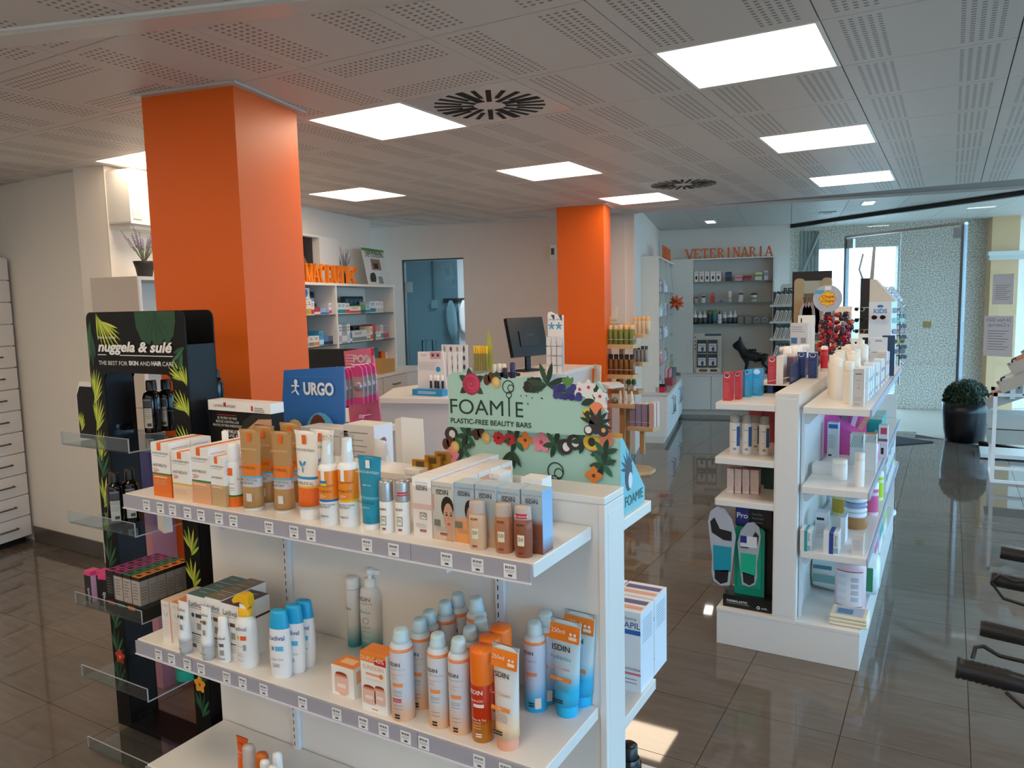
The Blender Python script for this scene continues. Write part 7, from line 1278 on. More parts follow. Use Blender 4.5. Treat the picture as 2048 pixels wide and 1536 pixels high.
a = FW.px(604, 560, .36); c = FW.px(655, 478, .36); t = thing('wall_poster_box', 'white framed recess with a dark portrait poster half hidden by the near pillar', 'poster', FW.w(a[0], .36, 0), FW.t); zt = c[1]; w = c[0]-a[0]
MB().box(-.9, w, -.12, 0, zt-.02, zt, WHITE).obj('frame_top', t); MB().box(w-.35, w, -.12, 0, 1.95, zt-.02, WHITE).obj('frame_side', t); q = MB().box(-.9, w-.36, -.05, -.02, 1.1, zt-.02, m('#121011', .3)).obj('dark_poster', t); MB().disc(-.15, 1.72, .3, .5, -.052, m('#8d5f4a', .5), 16).obj('portrait_print', q)
a = FWW.px(242, 452); c = FWW.px(300, 357); t = thing('wall_dispenser', 'white wall mounted air unit above the lavender pot', 'appliance', FWW.w((a[0]+c[0])/2, 0, a[1]), FWW.t); w = abs(c[0]-a[0])+.2; h = c[1]-a[1]
MB().prism([(-w/2, .0), (w/2, .0), (w/2+.0, h*.75), (w/2-.03, h), (-w/2+.02, h), (-w/2, h-.02)], -.18, -.002, m('#e9e7e2', .35)).obj('housing', t, bevel=.012); MB().hexa([(-w/2+.01, -.16, -.03), (w/2-.01, -.16, -.03), (w/2-.01, -.002, -.03), (-w/2+.01, -.002, -.03), (-w/2+.01, -.17, 0), (w/2-.01, -.17, 0), (w/2-.01, -.002, 0), (-w/2+.01, -.002, 0)], m('#cfccc6', .4)).obj('tray', t); MB().box(-w/2+.02, -w/2+.09, -.185, -.178, .03, .09, m('#dcd9d3', .35)).obj('button', t)
# ------------------------------------------------------------------ motion sensor beside the far pillar
a = FD.px(1107, 506); P = FD.w(a[0], 0, a[1]); t = thing('motion_sensor', 'small white motion sensor on the beige wall beside the far pillar', 'sensor', P, FD.t); MB().box(-.035, .035, -.04, 0, -.09, .09, m('#e8e6e2', .4)).obj('housing', t, bevel=.01); MB().box(-.018, .018, -.045, -.038, -.02, .05, m('#3a3a3c', .3)).obj('lens', t)
# ================================================================== counters
CT = m('#e6e0da', .3); CF = m('#d9d5d3', .35)
AF = Frame(-3.172, 3.745, 13); w1 = .50
t = thing('service_counter', 'white service counter behind the soap bar display', 'counter', AF.w(0, 0, 0), 0)
tl = lambda p: (p[0]-AF.o[0], p[1]-AF.o[1])
pts = [(0, 0), tl((-2.70, 3.86)), tl((-2.86, 4.9)), tl((-2.85, 6.45)), tl((-3.35, 6.5)), tl((-3.40, 4.6)), tl((-3.45, 4.25))]
def inset(p, s): cx_ = sum(x for x, y in p)/len(p); cy_ = sum(y for x, y in p)/len(p); return [(cx_+(x-cx_)*s, cy_+(y-cy_)*s) for x, y in p]
MB().slab(pts, 1.085, 1.115, CT).obj('countertop', t); MB().slab(inset(pts, .975), .06, 1.085, CF).obj('counter_body', t); MB().slab(inset(pts, .94), 0, .06, DARK).obj('kick', t)
# lower staff desk to its left, with the screens
DZ = .97
t = thing('staff_desk', 'lower white staff desk left of the service counter', 'desk', (-3.6, 3.8, 0), 0)
MB().slab([(-.4, -.8), (.74, -.56), (.65, -.12), (.38, -.1), (.08, .32), (-.38, .35)], DZ-.03, DZ, CT).obj('desktop', t); MB().slab([(-.36, -.75), (.70, -.53), (.61, -.15), (.35, -.12), (.04, .3), (-.34, .32)], 0, DZ-.03, CF).obj('desk_body', t)
def screen(P, rz, w, h, tilt, label):
    t = thing('monitor', label, 'monitor', P, rz); MB().box(-.12, .12, -.09, .09, 0, .012, BLK).obj('foot', t); MB().box(-.025, .025, -.012, .012, .01, .16, BLK).obj('neck', t)
    o = MB().box(-w/2, w/2, -.02, .02, -h*.4, h*.6, m('#09090b', .3)).box(-w*.25, w*.25, -.028, -.02, -h*.15, h*.25, m('#0d0d10', .35)).obj('screen_housing', t); o.location = (0, 0, .22+h*.12); o.rotation_euler = (math.radians(tilt), 0, 0); MB().box(-w*.06, w*.14, -.0295, -.028, h*.12, h*.17, m('#2a2b2f', .4)).obj('plate', o)
    MB().box(-w/2+.01, w/2-.01, .0195, .0205, -h*.38, h*.58, m('#1c2026', .1)).obj('display', o); return t
P = yat(655, 745, 3.45); c = yat(710, 690, 3.45); screen((P[0], 3.45, DZ), math.radians(14), .56, .36, 0, 'black monitor seen from behind above the pink pacifier display')
# blue poster stand
Y = 2.115; a, c = yat(585, 838, Y), yat(664, 742, Y); zt = c[2]; w = yat(664, 742, Y)[0]-yat(554, 760, Y)[0]
t = thing('counter_poster', 'blue URGO counter poster tilted beside the pink display', 'poster', ((yat(554, 760, Y)[0]+yat(664, 742, Y)[0])/2, Y, ZB1), math.radians(6)); h = zt-ZB1+.01
q = MB().hexa([(-w/2+.0, 0, 0), (w/2+.03, .0, 0), (w/2+.03, .006, 0), (-w/2, .006, 0), (-w/2-.01, .07, h*.95), (w/2-.01, .07, h), (w/2-.01, .076, h), (-w/2-.01, .076, h*.95)], m('#2f6fb8', .4)).obj('poster_board', t)
sl = lambda z_: .07*z_/h-.0012
pr = MB(); pr.rect(-w*.46, w*.44, h*.885, h*.89, sl(h*.88)-.002, m('#4a86c6', .5)).obj('fold_line', q)
txt(q, 'URGO', w*.1, h*.72, h*.115, m('#eef3f7', .45), y=sl(h*.70)-.002, bold=.06, wx=.78); rm = MB(); yR = sl(h*.7)-.002
rm.disc(-w*.27, h*.84, .009, .011, yR, m('#eef3f7', .5), 10)
for p0, p1 in (((-.27, .82), (-.28, .76)), ((-.34, .80), (-.22, .80)), ((-.28, .76), (-.23, .71)), ((-.28, .76), (-.34, .73))): rm.tube([(p0[0]*w, yR, p0[1]*h), (p1[0]*w, yR, p1[1]*h)], .004, m('#eef3f7', .5), 5)
rm.obj('runner_logo', q)
art = MB(); art.disc(w*.22, h*.30, w*.26, h*.26, sl(h*.1)-.001, m('#5fb4de', .5), 20).rect(-w*.48, w*.5, .005, h*.16, sl(0)-.0015, m('#4f9fd0', .5)); art.obj('pale_blue_print', q)
pl = MB(); pl.disc(-w*.2, h*.28, w*.17, h*.2, sl(h*.1)-.002, m('#e6cd7a', .5), 16).disc(w*.18, h*.34, w*.15, h*.2, sl(h*.1)-.002, m('#6a3a2c', .5), 16); [pl.leaf(-w*.3+w*.05*k, h*.2, h*.22, w*.05, 75+6*k, sl(h*.1)-.0026, m('#d3b55a', .5)) for k in range(4)]; [pl.rect(w*(.08+.07*k), w*(.13+.07*k), h*.2, h*.42, sl(h*.1)-.0026, m('#4f2a20', .5)) for k in range(3)]; pl.obj('yellow_brown_print', q)
MB().box(-.05, .05, .05, .06, 0, h*.6, m('#2a5f9e', .5)).obj('easel_back', t)
# pink pacifier display with pegs
Y = 3.3; P = yat(725, 829, Y); c0, c1 = yat(682, 700, Y), yat(733, 686, Y); h = c0[2]-DZ+.0; w = .20
t = thing('pacifier_display', 'pink counter display hung with silver and pink blister packs', 'display', (P[0]-.02, Y, DZ), math.radians(6))
q = MB().hexa([(-w/2+.03, 0, 0), (w/2+.05, 0, 0), (w/2+.05, .012, 0), (-w/2+.03, .012, 0), (-w/2-.03, .05, h*.98), (w/2-.03, .05, h*1.03), (w/2-.03, .062, h*1.03), (-w/2-.03, .062, h*.98)], m('#d0708f', .45)).obj('backboard', t); sl = lambda z_: .05*z_/h-.001
pr = MB()
for k in range(6): pr.rect(-w*.55, -w*.28, h*(.93-.035*k), h*(.94-.035*k), sl(h*.8), m('#f0d0da', .5))
pr.obj('small_print', q); txt(q, 'POP', -w*.02, h*.85, h*.085, m('#d9d9de', .4), y=sl(h*.8), bold=.06); MB().disc(w*.22, h*.86, w*.1, h*.075, sl(h*.8), m('#dfe0e4', .4), 14).rect(w*.33, w*.42, h*.93, h*1.02, sl(h*.95)-.002, m('#d0203f', .4)).obj('logo', q); MB().poly([(-w*.2, h*.06), (w*.1, h*.1), (w*.35, h*.3), (-w*.2, h*.2)], sl(0)-.002, m('#e0559a', .45)).obj('triangle_print', q)
FOIL = m('#c2c3cb', .2, .35); PKP = m('#e0559a', .35)
def blister():
    b_ = MB().prism([(-.03, -.13), (.03, -.13), (.033, -.03), (.028, 0), (-.028, 0), (-.033, -.03)], -.003, .003, FOIL).mesh('foil'); a_ = MB().prism([(-.03, -.015), (.03, -.015), (.026, .03), (.01, .045), (-.01, .045), (-.026, .03)], -.004, .004, PKP).box(-.029, .029, -.0035, .0035, -.165, -.13, PKP).mesh('pink_card'); d_ = MB().lathe([(0, -.026), (.02, -.018), (.026, 0), (.02, .018), (0, .026)], m('#a9a9b5', .15, .4), 12, sy=.5).mesh('pacifier'); return b_, a_, d_
bl = blister()
for q_, (x0, n, zf) in enumerate(((-.02, 5, .80), (.075, 4, .84))):
    pg = MB().tube([(x0, .02, h*zf), (x0+.03, -.2, h*zf+.01), (x0+.03, -.205, h*zf+.02)], .003, m('#e9d5dc', .3), 6).obj('peg', t)
    for k in range(n):
        o = thing('blister_pack', 'silver and pink pacifier blister pack, %s on the %s peg of the pink display' % (ORD[k], ['left', 'right'][q_]), 'pack', (0, 0, 0)); f = (k+.6)/n
        Lx, Ly = x0+.03*f+(q_*.02), .02-.21*f; c_, s_ = math.cos(math.radians(6)), math.sin(math.radians(6)); o.location = (t.location[0]+Lx*c_-Ly*s_, Y+Lx*s_+Ly*c_, DZ+h*zf-.04); o.rotation_euler = (0, 0, math.radians(6+4*(k % 2)))
        put(bl[0], 'foil', o); put(bl[1], 'pink_card', o); put(bl[2], 'pacifier', o, (0, -.008, -.07))
for z_ in (.24, .06): MB().tube([(w*.35, .01, h*z_), (w*.38, -.09, h*z_+.004)], .003, m('#e9d5dc', .3), 6).box(w*.3, w*.46, -.095, -.09, h*z_-.008, h*z_+.012, m('#eee4e8', .4)).obj('peg', t)
# things on the counter
CZT = 1.115
def onct(px, py): P = zat(px, py, CZT); return P
P = zat(866, 791, CZT+.0); Y = P[1]+.03; a, c = yat(836, 790, Y), yat(895, 790, Y); zt = yat(828, 704, Y)[2]; w = c[0]-a[0]; h = zt-CZT
t = thing('lash_display', 'white eyelash serum counter display with blue foot strip', 'display', ((a[0]+c[0])/2, Y, CZT)); q = MB().hexa([(-w/2, 0, 0), (w/2, 0, 0), (w/2, .006, 0), (-w/2, .006, 0), (-w/2-.012, .03, h), (w/2-.05, .03, h*1.02), (w/2-.05, .036, h*1.02), (-w/2-.012, .036, h)], m('#e3e2e6', .4)).obj('backboard', t); sl = lambda z_: .03*z_/h-.0012
b_ = MB().box(-w/2, w/2, -.06, .004, 0, h*.14, m('#1f8fc9', .4)); b_ = b_.obj('foot_strip', t); MB().rect(-w*.3, w*.3, h*.085, h*.1, -.0606, m('#d9ecf5', .5)).rect(-w*.32, w*.28, h*.05, h*.065, -.0606, m('#d9ecf5', .5)).obj('print', b_)
pr = MB().rect(-w*.12, w*.24, h*.83, h*1.0, sl(h*.86), m('#d8a3b4', .5))
for x in (-.02, .15): pr.disc(w*x, h*.92, w*.055, h*.03, sl(h*.86)-.001, m('#5a6f7c', .4), 12).disc(w*x, h*.92, w*.025, h*.025, sl(h*.86)-.0014, INK, 8).rect(w*x-w*.07, w*x+w*.06, h*.955, h*.965, sl(h*.86)-.001, m('#5a3a34', .5))
pr.disc(w*.17, h*.6, w*.075, w*.075, sl(h*.5), m('#1f9fd6', .4), 14).lines(-w*.5, w*.2, h*.76, 6, h*.035, h*.006, sl(h*.6), GREY); pr.obj('print', q); txt(q, 'XLBO', -w*.34, h*.9, h*.05, GREY, y=sl(h*.88))
for k in range(4):
    x = w*(.05+.12*k); s_ = MB().lathe([(.0075, 0), (.0075, .055)], m('#16161a', .25), 10).obj('mascara_tube', t, loc=(x, -.03+.01*(k % 2), h*.17)); MB().lathe([(.008, .05), (.008, .085), (0, .087)], m('#f0f0f2', .3), 10).obj('cap', s_)
t['label'] = 'white eyelash serum counter display with eyes picture and blue foot strip'
Y = 4.35; a, c = yat(882, 770, Y), yat(931, 690, Y); w = c[0]-a[0]; zt = c[2]; h = zt-CZT
t = thing('nail_display', 'white cosmetic counter display panel printed with small black pictures', 'display', ((a[0]+c[0])/2, Y, CZT)); q = MB().box(-w/2, w/2, .02, .028, 0, h, m('#dcdada', .4)).obj('backboard', t); pr = MB()
for k in range(14): x, z_ = -w*.38+w*.25*(k % 4), h*(.9-.2*(k//4)); pr.disc(x, z_, w*.05, h*.06 if k % 3 else h*.1, .019, m('#55565c', .5) if k % 2 else m('#9a9aa0', .5), 4 if k % 3 == 0 else 8)
pr.obj('print', q); MB().box(-w/2, w/2, -.09, .03, 0, h*.3, m('#d3d2d4', .4)).obj('tray', t)
for k in range(5): MB().box(-.014, .014, -.004, .004, 0, h*.55, m('#e3e2e4', .4)).obj('card', t, loc=(-w*.4+w*.2*k, -.04, h*.3))
Y = 4.6; a, c = yat(948, 745, Y), yat(975, 692, Y); w = c[0]-a[0]
t = thing('lip_balm_display', 'clear counter display with yellow capped sticks', 'display', ((a[0]+c[0])/2, Y, CZT)); MB().box(-w*.7, w*.7, -.05, .05, 0, .06, ACR).obj('lower_box', t); MB().box(-w*.5, w*.5, -.03, .05, .06, .11, ACR).obj('upper_box', t); zc = c[2]-CZT
for k in range(6): s_ = MB().lathe([(.0085, 0), (.0085, zc-.11-.05)], m('#9a8a3a', .3), 8).obj('stick', t, loc=(-w*.42+w*.17*k, 0, .11)); MB().lathe([(.009, zc-.165), (.009, zc-.11), (0, zc-.109)], m('#f0c01c', .35), 8).obj('yellow_cap', s_)
for k in range(4): MB().lathe([(.01, 0), (.01, .05), (.006, .055), (.006, .07)], m('#e3e4e0', .3), 8).obj('vial', t, loc=(-w*1.0+w*.14*k, -.02, .06))
hh = yat(976, 655, Y)[2]-CZT; MB().leaf(w*.5, .05, hh-.05, .05, 92, .04, m('#b9bf5a', .5)).obj('leaf_sign', t)
Y = 4.75; 
for k, (px, pt, col) in enumerate(((988, 728, '#e3dcd4'), (998, 727, '#2a2430'), (1007, 727, '#e3dcd4'), (1025, 724, '#3a2f6a'), (1010, 735, '#2a2640'))):
    P = yat(px, pt, Y+.03*(k % 3)); hh = P[2]-CZT; r = .022; bottle('cosmetic_jar', ['white capped cosmetic bottle on the counter, leftmost', 'dark cosmetic bottle between the white capped ones on the counter', 'white capped cosmetic bottle on the counter, second', 'indigo bottle with cream cap on the counter before the keyboard', 'short dark bottle at the front of the cosmetic group'][k], (P[0], Y+.03*(k % 3), CZT), [(r*.95, 0), (r, .004), (r, hh*.55)], m('#2a2236', .25), [(r*.9, hh*.55), (r*.9, hh*.97), (0, hh)], m(col if k != 1 else '#e3dcd4', .35), seg=14)
# keyboard, monitor and foot care card stand at the right part of the counter
Y = 5.35; P = zat(1055, 738, CZT+.02); t = thing('keyboard', 'black keyboard on the counter under the far monitor', 'keyboard', (-3.12, 5.15, CZT), math.radians(78)); MB().box(-.2, .2, -.07, .07, 0, .022, BLK).obj('keyboard_body', t, bevel=.003)
kk = MB().box(-.0075, .0075, -.0075, .0075, 0, .006, m('#1b1b1d', .5)).mesh('key')
for i in range(20):
    for j in range(5): put(kk, 'key', t, (-.18+i*.019, -.045+j*.022, .022))
P = yat(1072, 700, 5.75); screen((-3.17, 5.75, CZT), math.radians(72), .42, .34, -14, 'black monitor seen from the side on the service counter')
Y = 5.6; a, c = yat(1097, 735, Y), yat(1126, 628, Y); w = c[0]-a[0]; h = c[2]-CZT
t = thing('footcare_display', 'tall narrow white peg display with foot care cards on the service counter', 'display', ((a[0]+c[0])/2, Y, CZT)); q = MB().prism([(-w/2, 0), (w/2, 0), (w/2, h*.98), (0, h*1.0), (-w*.3, h*1.04), (-w*.45, h*1.03), (-w/2, h)], .0, .012, m('#e6e6ea', .4)).obj('backboard', t); MB().box(-w*.8, w*.9, -.1, .08, 0, .012, m('#e6e3e0', .4)).obj('foot', t); pr = MB()
for x in (-.25, .22):
    for k in range(5): pr.leaf(w*x, h*.80, h*.07, w*.1, 90+72*k, -.001, m('#3fa0d0', .5))
    pr.poly([(w*x-w*.05, h*.99), (w*x+w*.2, h*.88), (w*x+w*.2, h*.99)], -.0008, m('#4a4f6a', .5)).rect(w*x-w*.2, w*x+w*.2, h*.9, h*.92, -.0008, m('#a9c4e0', .5))
pr.obj('print', q); cdm = MB().box(-.02, .02, -.002, .002, -.07, 0, m('#dfe0e4', .3)).mesh('card_pack')
for r_ in range(4):
    for x in range(3): pgx = -w*.3+w*.35*x; MB().tube([(pgx, 0, h*(.62-.16*r_)), (pgx+.01, -.08, h*(.62-.16*r_)+.005)], .002, m('#dcdce0', .3), 5).obj('peg', t); [put(cdm, 'card_pack', t, (pgx+.006, -.02-.02*k, h*(.62-.16*r_))) for k in range(3)]
# side shelf and white sign holder at the counter end
t = thing('side_ledge', 'small white ledge with a leaning sheet at the counter end before the far pillar', 'ledge', (-2.72, 6.35, 0)); MB().slab([(-.12, .1), (.12, -.15), (.2, .0), (.06, .22)], .93, .955, CT).obj('ledge_board', t); MB().box(-.02, .02, .0, .04, 0, .93, CF).obj('support', t); MB().hexa([(-.12, .06, .955), (.0, -.06, .955), (.003, -.057, .955), (-.117, .063, .955), (-.15, .14, 1.12), (-.03, .02, 1.12), (-.027, .023, 1.12), (-.147, .143, 1.12)], m('#e6e0d8', .4)).obj('sheet', t)
# ================================================================== wooden tiered stand beside the far pillar
WOOD = m('#c59a66', .55, noise=.12, nscale=14); WOODL = m('#d6b486', .55, noise=.1, nscale=18)
YS = 7.05
P = yat(1270, 923, YS); X = lambda px, py, dy=0.: yat(px, py, YS+dy)
bx_ = zat(1272, 916, 0); bx_ = X(1272, 800)[0]
t = thing('wooden_stand', 'tiered pale wooden shop stand with small bottles and soaps beside the far orange pillar', 'stand', (bx_, YS, 0))
MB().slab([(.19*math.cos(math.pi/8+k*math.pi/4), .19*math.sin(math.pi/8+k*math.pi/4)) for k in range(8)], 0, .03, WOODL).obj('base', t)
def L(px, py, dy=0.): p = X(px, py, dy); return p[0]-bx_, p[2]
def post(px, y0p, y1p, dy, w=.022):
    a = L(px, y0p, dy); c = L(px+2, y1p, dy); MB().box(a[0]-w, a[0]+w, dy-w, dy+w, max(.03, min(a[1], c[1])), max(a[1], c[1]), WOOD).obj('post', t)
post(1244, 698, 905, 0); post(1257, 815, 905, .06); post(1285, 862, 908, -.05)
trays = []
for k, (xl, xr, yt, dy, dep, lb) in enumerate(((1212, 1266, 689, -.12, .2, 0), (1213, 1266, 749, -.12, .2, 1), (1222, 1277, 779, .10, .16, 2), (1216, 1268, 807, -.12, .2, 3), (1254, 1306, 853, -.12, .2, 4), (1262, 1288, 668, .10, .2, 5), (1262, 1285, 724, .10, .2, 6))):
    a, c = L(xl, yt, dy), L(xr, yt, dy); MB().box(a[0], c[0], dy, dy+dep, a[1]-.04, a[1], WOODL if k not in (2,) else WOOD).obj('tray', t); trays.append((a[0], c[0], dy, dep, a[1]))
    MB().tube([(c[0]-.004, dy+.004, a[1]+.05), (a[0]+.004, dy+.004, a[1]+.05)], .002, m('#cfd2d2', .3), 5).obj('guard_wire', t) if k < 5 else None
a, c = L(1231, 612, .05), L(1214, 690, .05); hb = MB().prism([(c[0], c[1]), (c[0]+.11, c[1]), (c[0]+.115, c[1]+.25), (a[0]+.02, a[1]), (a[0]-.02, a[1]-.06), (c[0]-.005, c[1]+.22)], .05, .058, m('#d5dccb', .5)).obj('header_sign', t)
txt(hb, 'EGEO', (a[0]+c[0])/2+.03, c[1]+.24, .018, m('#5a7a5a', .5), y=.049); txt(hb, 'NATURE', (a[0]+c[0])/2+.03, c[1]+.20, .018, m('#5a7a5a', .5), y=.049)
def onstand(kind, k, n, tr, lb, f):
    x0, x1, dy, dep, z = trays[tr]
    for i in range(n): f((bx_+x0+(x1-x0)*(i+.5)/n, YS+dy+.05, z), i, lb)
def flask(col, capc, h, r):
    def f(P, i, lb): bottle('wood_capped_bottle', lb % ORD[i], P, [(r*.95, 0), (r, .004), (r, h*.72), (r*.6, h*.78)], m(col, .2), [(r*.8, h*.77), (r*.8, h*.99), (0, h)], m(capc, .5), seg=12)
    return f
onstand('b', 0, 5, 0, 'green wood capped bottle, %s from left on the top front tray of the wooden stand', flask('#6f7a3a', '#d6b486', .19, .028))
x0, x1, dy, dep, z = trays[5]
for i in range(4): flask('#c9b8a0', '#d9a86a', .17, .024)((bx_+x0+.02+i*.045, YS+dy+.07, z), i, 'pale wood capped bottle, %s on the rear top tray of the wooden stand')
for i in range(3): flask('#b8544a', '#d9a86a', .2, .024)((bx_+x0-.10+i*.045, YS+dy+.1, trays[0][4]), i, 'red printed bottle with wooden cap, %s behind the green ones on the wooden stand')
onstand('b', 1, 5, 1, 'amber brown bottle, %s from left on the second front tray of the wooden stand', flask('#7a4f22', '#1c1a22', .2, .028))
x0, x1, dy, dep, z = trays[6]
for i in range(4): flask('#8d8f93', '#3a3a40', .16, .02)((bx_+x0+.02+i*.04, YS+dy+.06, z), i, 'grey tube bottle, %s on the rear middle tray of the wooden stand')
def cactus(P, i, lb): t_ = MB().lathe([(.02, 0), (.024, .05), (.02, .05), (0, .05)], m('#e3ddd2', .5), 12).obj('small_pot', loc=P); tag(t_, lb % ORD[i], 'soap'); MB().lathe([(0, .048), (.024, .06), (.026, .085), (.016, .115), (0, .12)], m('#3f6a33', .6), 10).obj('green_top', t_)
x0, x1, dy, dep, z = trays[2]
for i in range(4): cactus((bx_+x0+.07+i*.055, YS+dy+.03, z), i, 'small white pot with green rounded top, %s on the third tray of the wooden stand')
def cone(P, i, lb): t_ = MB().lathe([(.024, 0), (.022, .03), (.008, .125), (0, .13)], m('#e6e2da', .5), 12).obj('soap_cone', loc=P); tag(t_, lb % ORD[i], 'soap')
x0, x1, dy, dep, z = trays[3]
for i in range(3): cone((bx_+x0+.11+i*.06, YS+dy+.05, z), i, 'white cone shaped soap, %s on the fourth tray of the wooden stand')
q = MB().lathe([(0, 0), (.03, .01), (.034, .03), (.02, .055), (0, .06)], m('#7f8f7a', .6), 12).obj('green_soap', loc=(bx_+x0+.05, YS+dy+.05, z)); tag(q, 'round sage green soap left of the white cones on the wooden stand', 'soap')
x0, x1, dy, dep, z = trays[4]
for i in range(3): carton('lilac_carton', 'lilac carton, %s from left on the lowest tray of the wooden stand' % ORD[i], (bx_+x0+.045+i*.062, YS+dy+.03, z), .055, .12, .225, m('#9a8aa6', .45), flap=False, top=m('#e6dfe0', .5))
for i in range(2): carton('pink_carton', 'pale pink tall carton, %s at the right of the lowest tray of the wooden stand' % ['front', 'rear'][i], (bx_+x0+.245, YS+dy+.02+i*.09, z), .05, .07, .24, m('#dfb0a4', .45), flap=False, top=m('#ead8d0', .5), side=m('#e6cfc6', .5))
# ================================================================== corner cabinets at the back
CW2 = m('#dfd8cd', .4); CTOP = .61; UTOP = 2.215
uo = FS.px(1318, 700, 0)      # where the upper part's front edge is seen
t = thing('corner_cabinet', 'tall cream shelf cabinet along the right back wall, seen from its end', 'cabinet', FS.w(0, 0, 0), FS.t)
Ls = 2.05
MB().box(0, Ls, .02, .5, .08, CTOP-.03, CW2).obj('base_body', t); MB().box(0, Ls, .05, .5, 0, .08, m('#cfc8be', .5)).obj('kick', t); MB().box(-.02, Ls+.0, -.01, .52, CTOP-.03, CTOP, m('#d6cbbf', .2)).obj('countertop', t)
for k in range(4):
    d_ = MB().box(.004+k*Ls/4, (k+1)*Ls/4-.004, 0, .02, .085, CTOP-.034, WHITE).obj('door', t); xc = (k+(.8 if k % 2 == 0 else .2))*Ls/4
    MB().tube([(xc, 0, .30), (xc, -.03, .305), (xc, -.03, .49), (xc, 0, .495)], .008, m('#8d9094', .3, .6), 6).obj('handle', d_)
UY = min((abs(FS.px(1318, 700, q*.01)[0]), q*.01) for q in range(-5, 45))[1]
for x in (0.0, .62, 1.3, Ls-.02): MB().box(x, x+.02, UY, .5, CTOP, UTOP-.02, CW2).obj('upright', t)
MB().box(0, Ls, UY, .5, UTOP-.02, UTOP, CW2).obj('top_board', t); MB().box(0, Ls, .485, .5, CTOP, UTOP-.02, m('#d4d6d6', .4)).obj('back_panel', t)
szs = [.92, 1.22, 1.50, 1.80]
for a, c in ((.02, .62), (.64, 1.3), (1.32, Ls-.02)):
    for z in szs: MB().box(a+.001, c-.001, UY+.01, .484, z-.008, z, m('#9fb0ac', .1, trans=.5)).obj('glass_shelf', t)
letters(FS, 'FARMA', .75, 1.75, UTOP, .17, UY+.02, .02, LET, 'orange letters seen edge on, standing on the corner cabinet')
rnd = random.Random(9); k_ = 0
for bi, (a, c) in enumerate(((.04, .62), (.66, 1.28))):
    for si, z in enumerate([CTOP]+szs):
        n = 5
        for k in range(n):
            x = a+(c-a)*(k+.5)/n; hh = rnd.uniform(.1, .17); P = FS.w(x, UY+.012, z+.0005); sn = ['counter', 'lowest glass shelf', 'second glass shelf', 'third glass shelf', 'top glass shelf'][si]; bn = ['near', 'far'][bi]
            if (si+bi) % 2 == 0: carton('cosmetic_box', '%s cosmetic box, %s along the %s, %s bay of the corner cabinet' % (['pale', 'grey'][k % 2], ORD[k], sn, bn), P, .07, .06, hh, m(['#dcd6d2', '#b9bcc4', '#e6e3e0', '#c9a9a6', '#8f8f9a'][k], .4), rz=FS.t, flap=False, dec=bands_dec('#6a6a72' if k % 2 else '#a06a72', .5, .62, False))
            else:
                col = ['#e3e2e4', '#cfd4da', '#d9c2be', '#e6e6e6', '#b9c4cc'][k] if si > 1 else ['#c2605e', '#d98a84', '#b84a54', '#d9a29a', '#c2605e'][k]
                bottle('cosmetic_bottle', '%s cosmetic bottle, %s along the %s, %s bay of the corner cabinet' % (['white', 'pale blue', 'rosy', 'clear', 'silver'][k] if si > 1 else 'red pink', ORD[k], sn, bn), FS.w(x, UY+.04, z+.0005), [(.025, 0), (.027, .004), (.027, hh*.7), (.015, hh*.8)], m(col, .3), [(.014, hh*.79), (.014, hh), (0, hh+.002)], m('#e6e3e0', .3), seg=12)
P = FS.w(.06, .1, CTOP); q = MB().box(-.06, .08, -.05, .05, .001, .06, m('#d01f3f', .4)).obj('red_box', loc=P, rz=FS.t); tag(q, 'bright red low box at the near corner of the back counter', 'box')
P = FS.w(.2, .12, CTOP); q = MB().prism([(-.09, 0), (.09, 0), (.09, .05), (-.09, .09)], -.07, .07, m('#2a2a2c', .4)).obj('black_tester_tray', loc=P, rz=FS.t); tag(q, 'black tester tray on the back counter behind the red box', 'tray')
q = thing('lip_display', 'red counter display with upright lip gloss tubes on the back counter', 'display', FS.w(.95, .1, CTOP), FS.t); MB().prism([(-.22, 0), (.22, 0), (.22, .06), (-.22, .1)], -.08, .08, m('#a8434c', .4)).obj('tray', q)
for i in range(8): MB().lathe([(.014, 0), (.014, .1), (.01, .12), (0, .125)], m('#d9a29a' if i % 2 else '#c2605e', .3), 8).obj('gloss_tube', q, loc=(-.18+.05*i, -.03+.05*(i % 2), .09))
q = thing('leaf_vase', 'small display with bright green leaves at the corner of the back counter', 'display', FS.w(1.62, .1, CTOP), FS.t); MB().lathe([(.05, 0), (.06, .16), (.055, .16), (.04, .01)], m('#8d8f8d', .15, trans=.4), 14).obj('vase', q)
for i in range(6): MB().leaf(0, .14, .2, .07, 50+16*i, .01*i-.02, m('#7fae3a' if i % 2 else '#a6c84a', .5)).obj('leaf', q)
a = FS.px(1357, 575, UY-.1); q = thing('star_decoration', 'orange spiky star hanging at the edge of the corner cabinet', 'decoration', FS.w(1.70, UY-.06, 1.66), FS.t); b_ = MB()
for k in range(14):
    ph = math.acos(1-2*(k+.5)/14); th = 2.4*k; d = Vector((math.sin(ph)*math.cos(th), math.sin(ph)*math.sin(th), math.cos(ph))); b_.tube([d*.02, d*.07, d*.125], [.03, .02, .002], m('#e05a1c', .45), 6)
b_.obj('star_body', q); MB().tube([(0, 0, .03), (0, .05, .2), (0, .08, .53)], .002, GREY, 4).obj('cord', q)
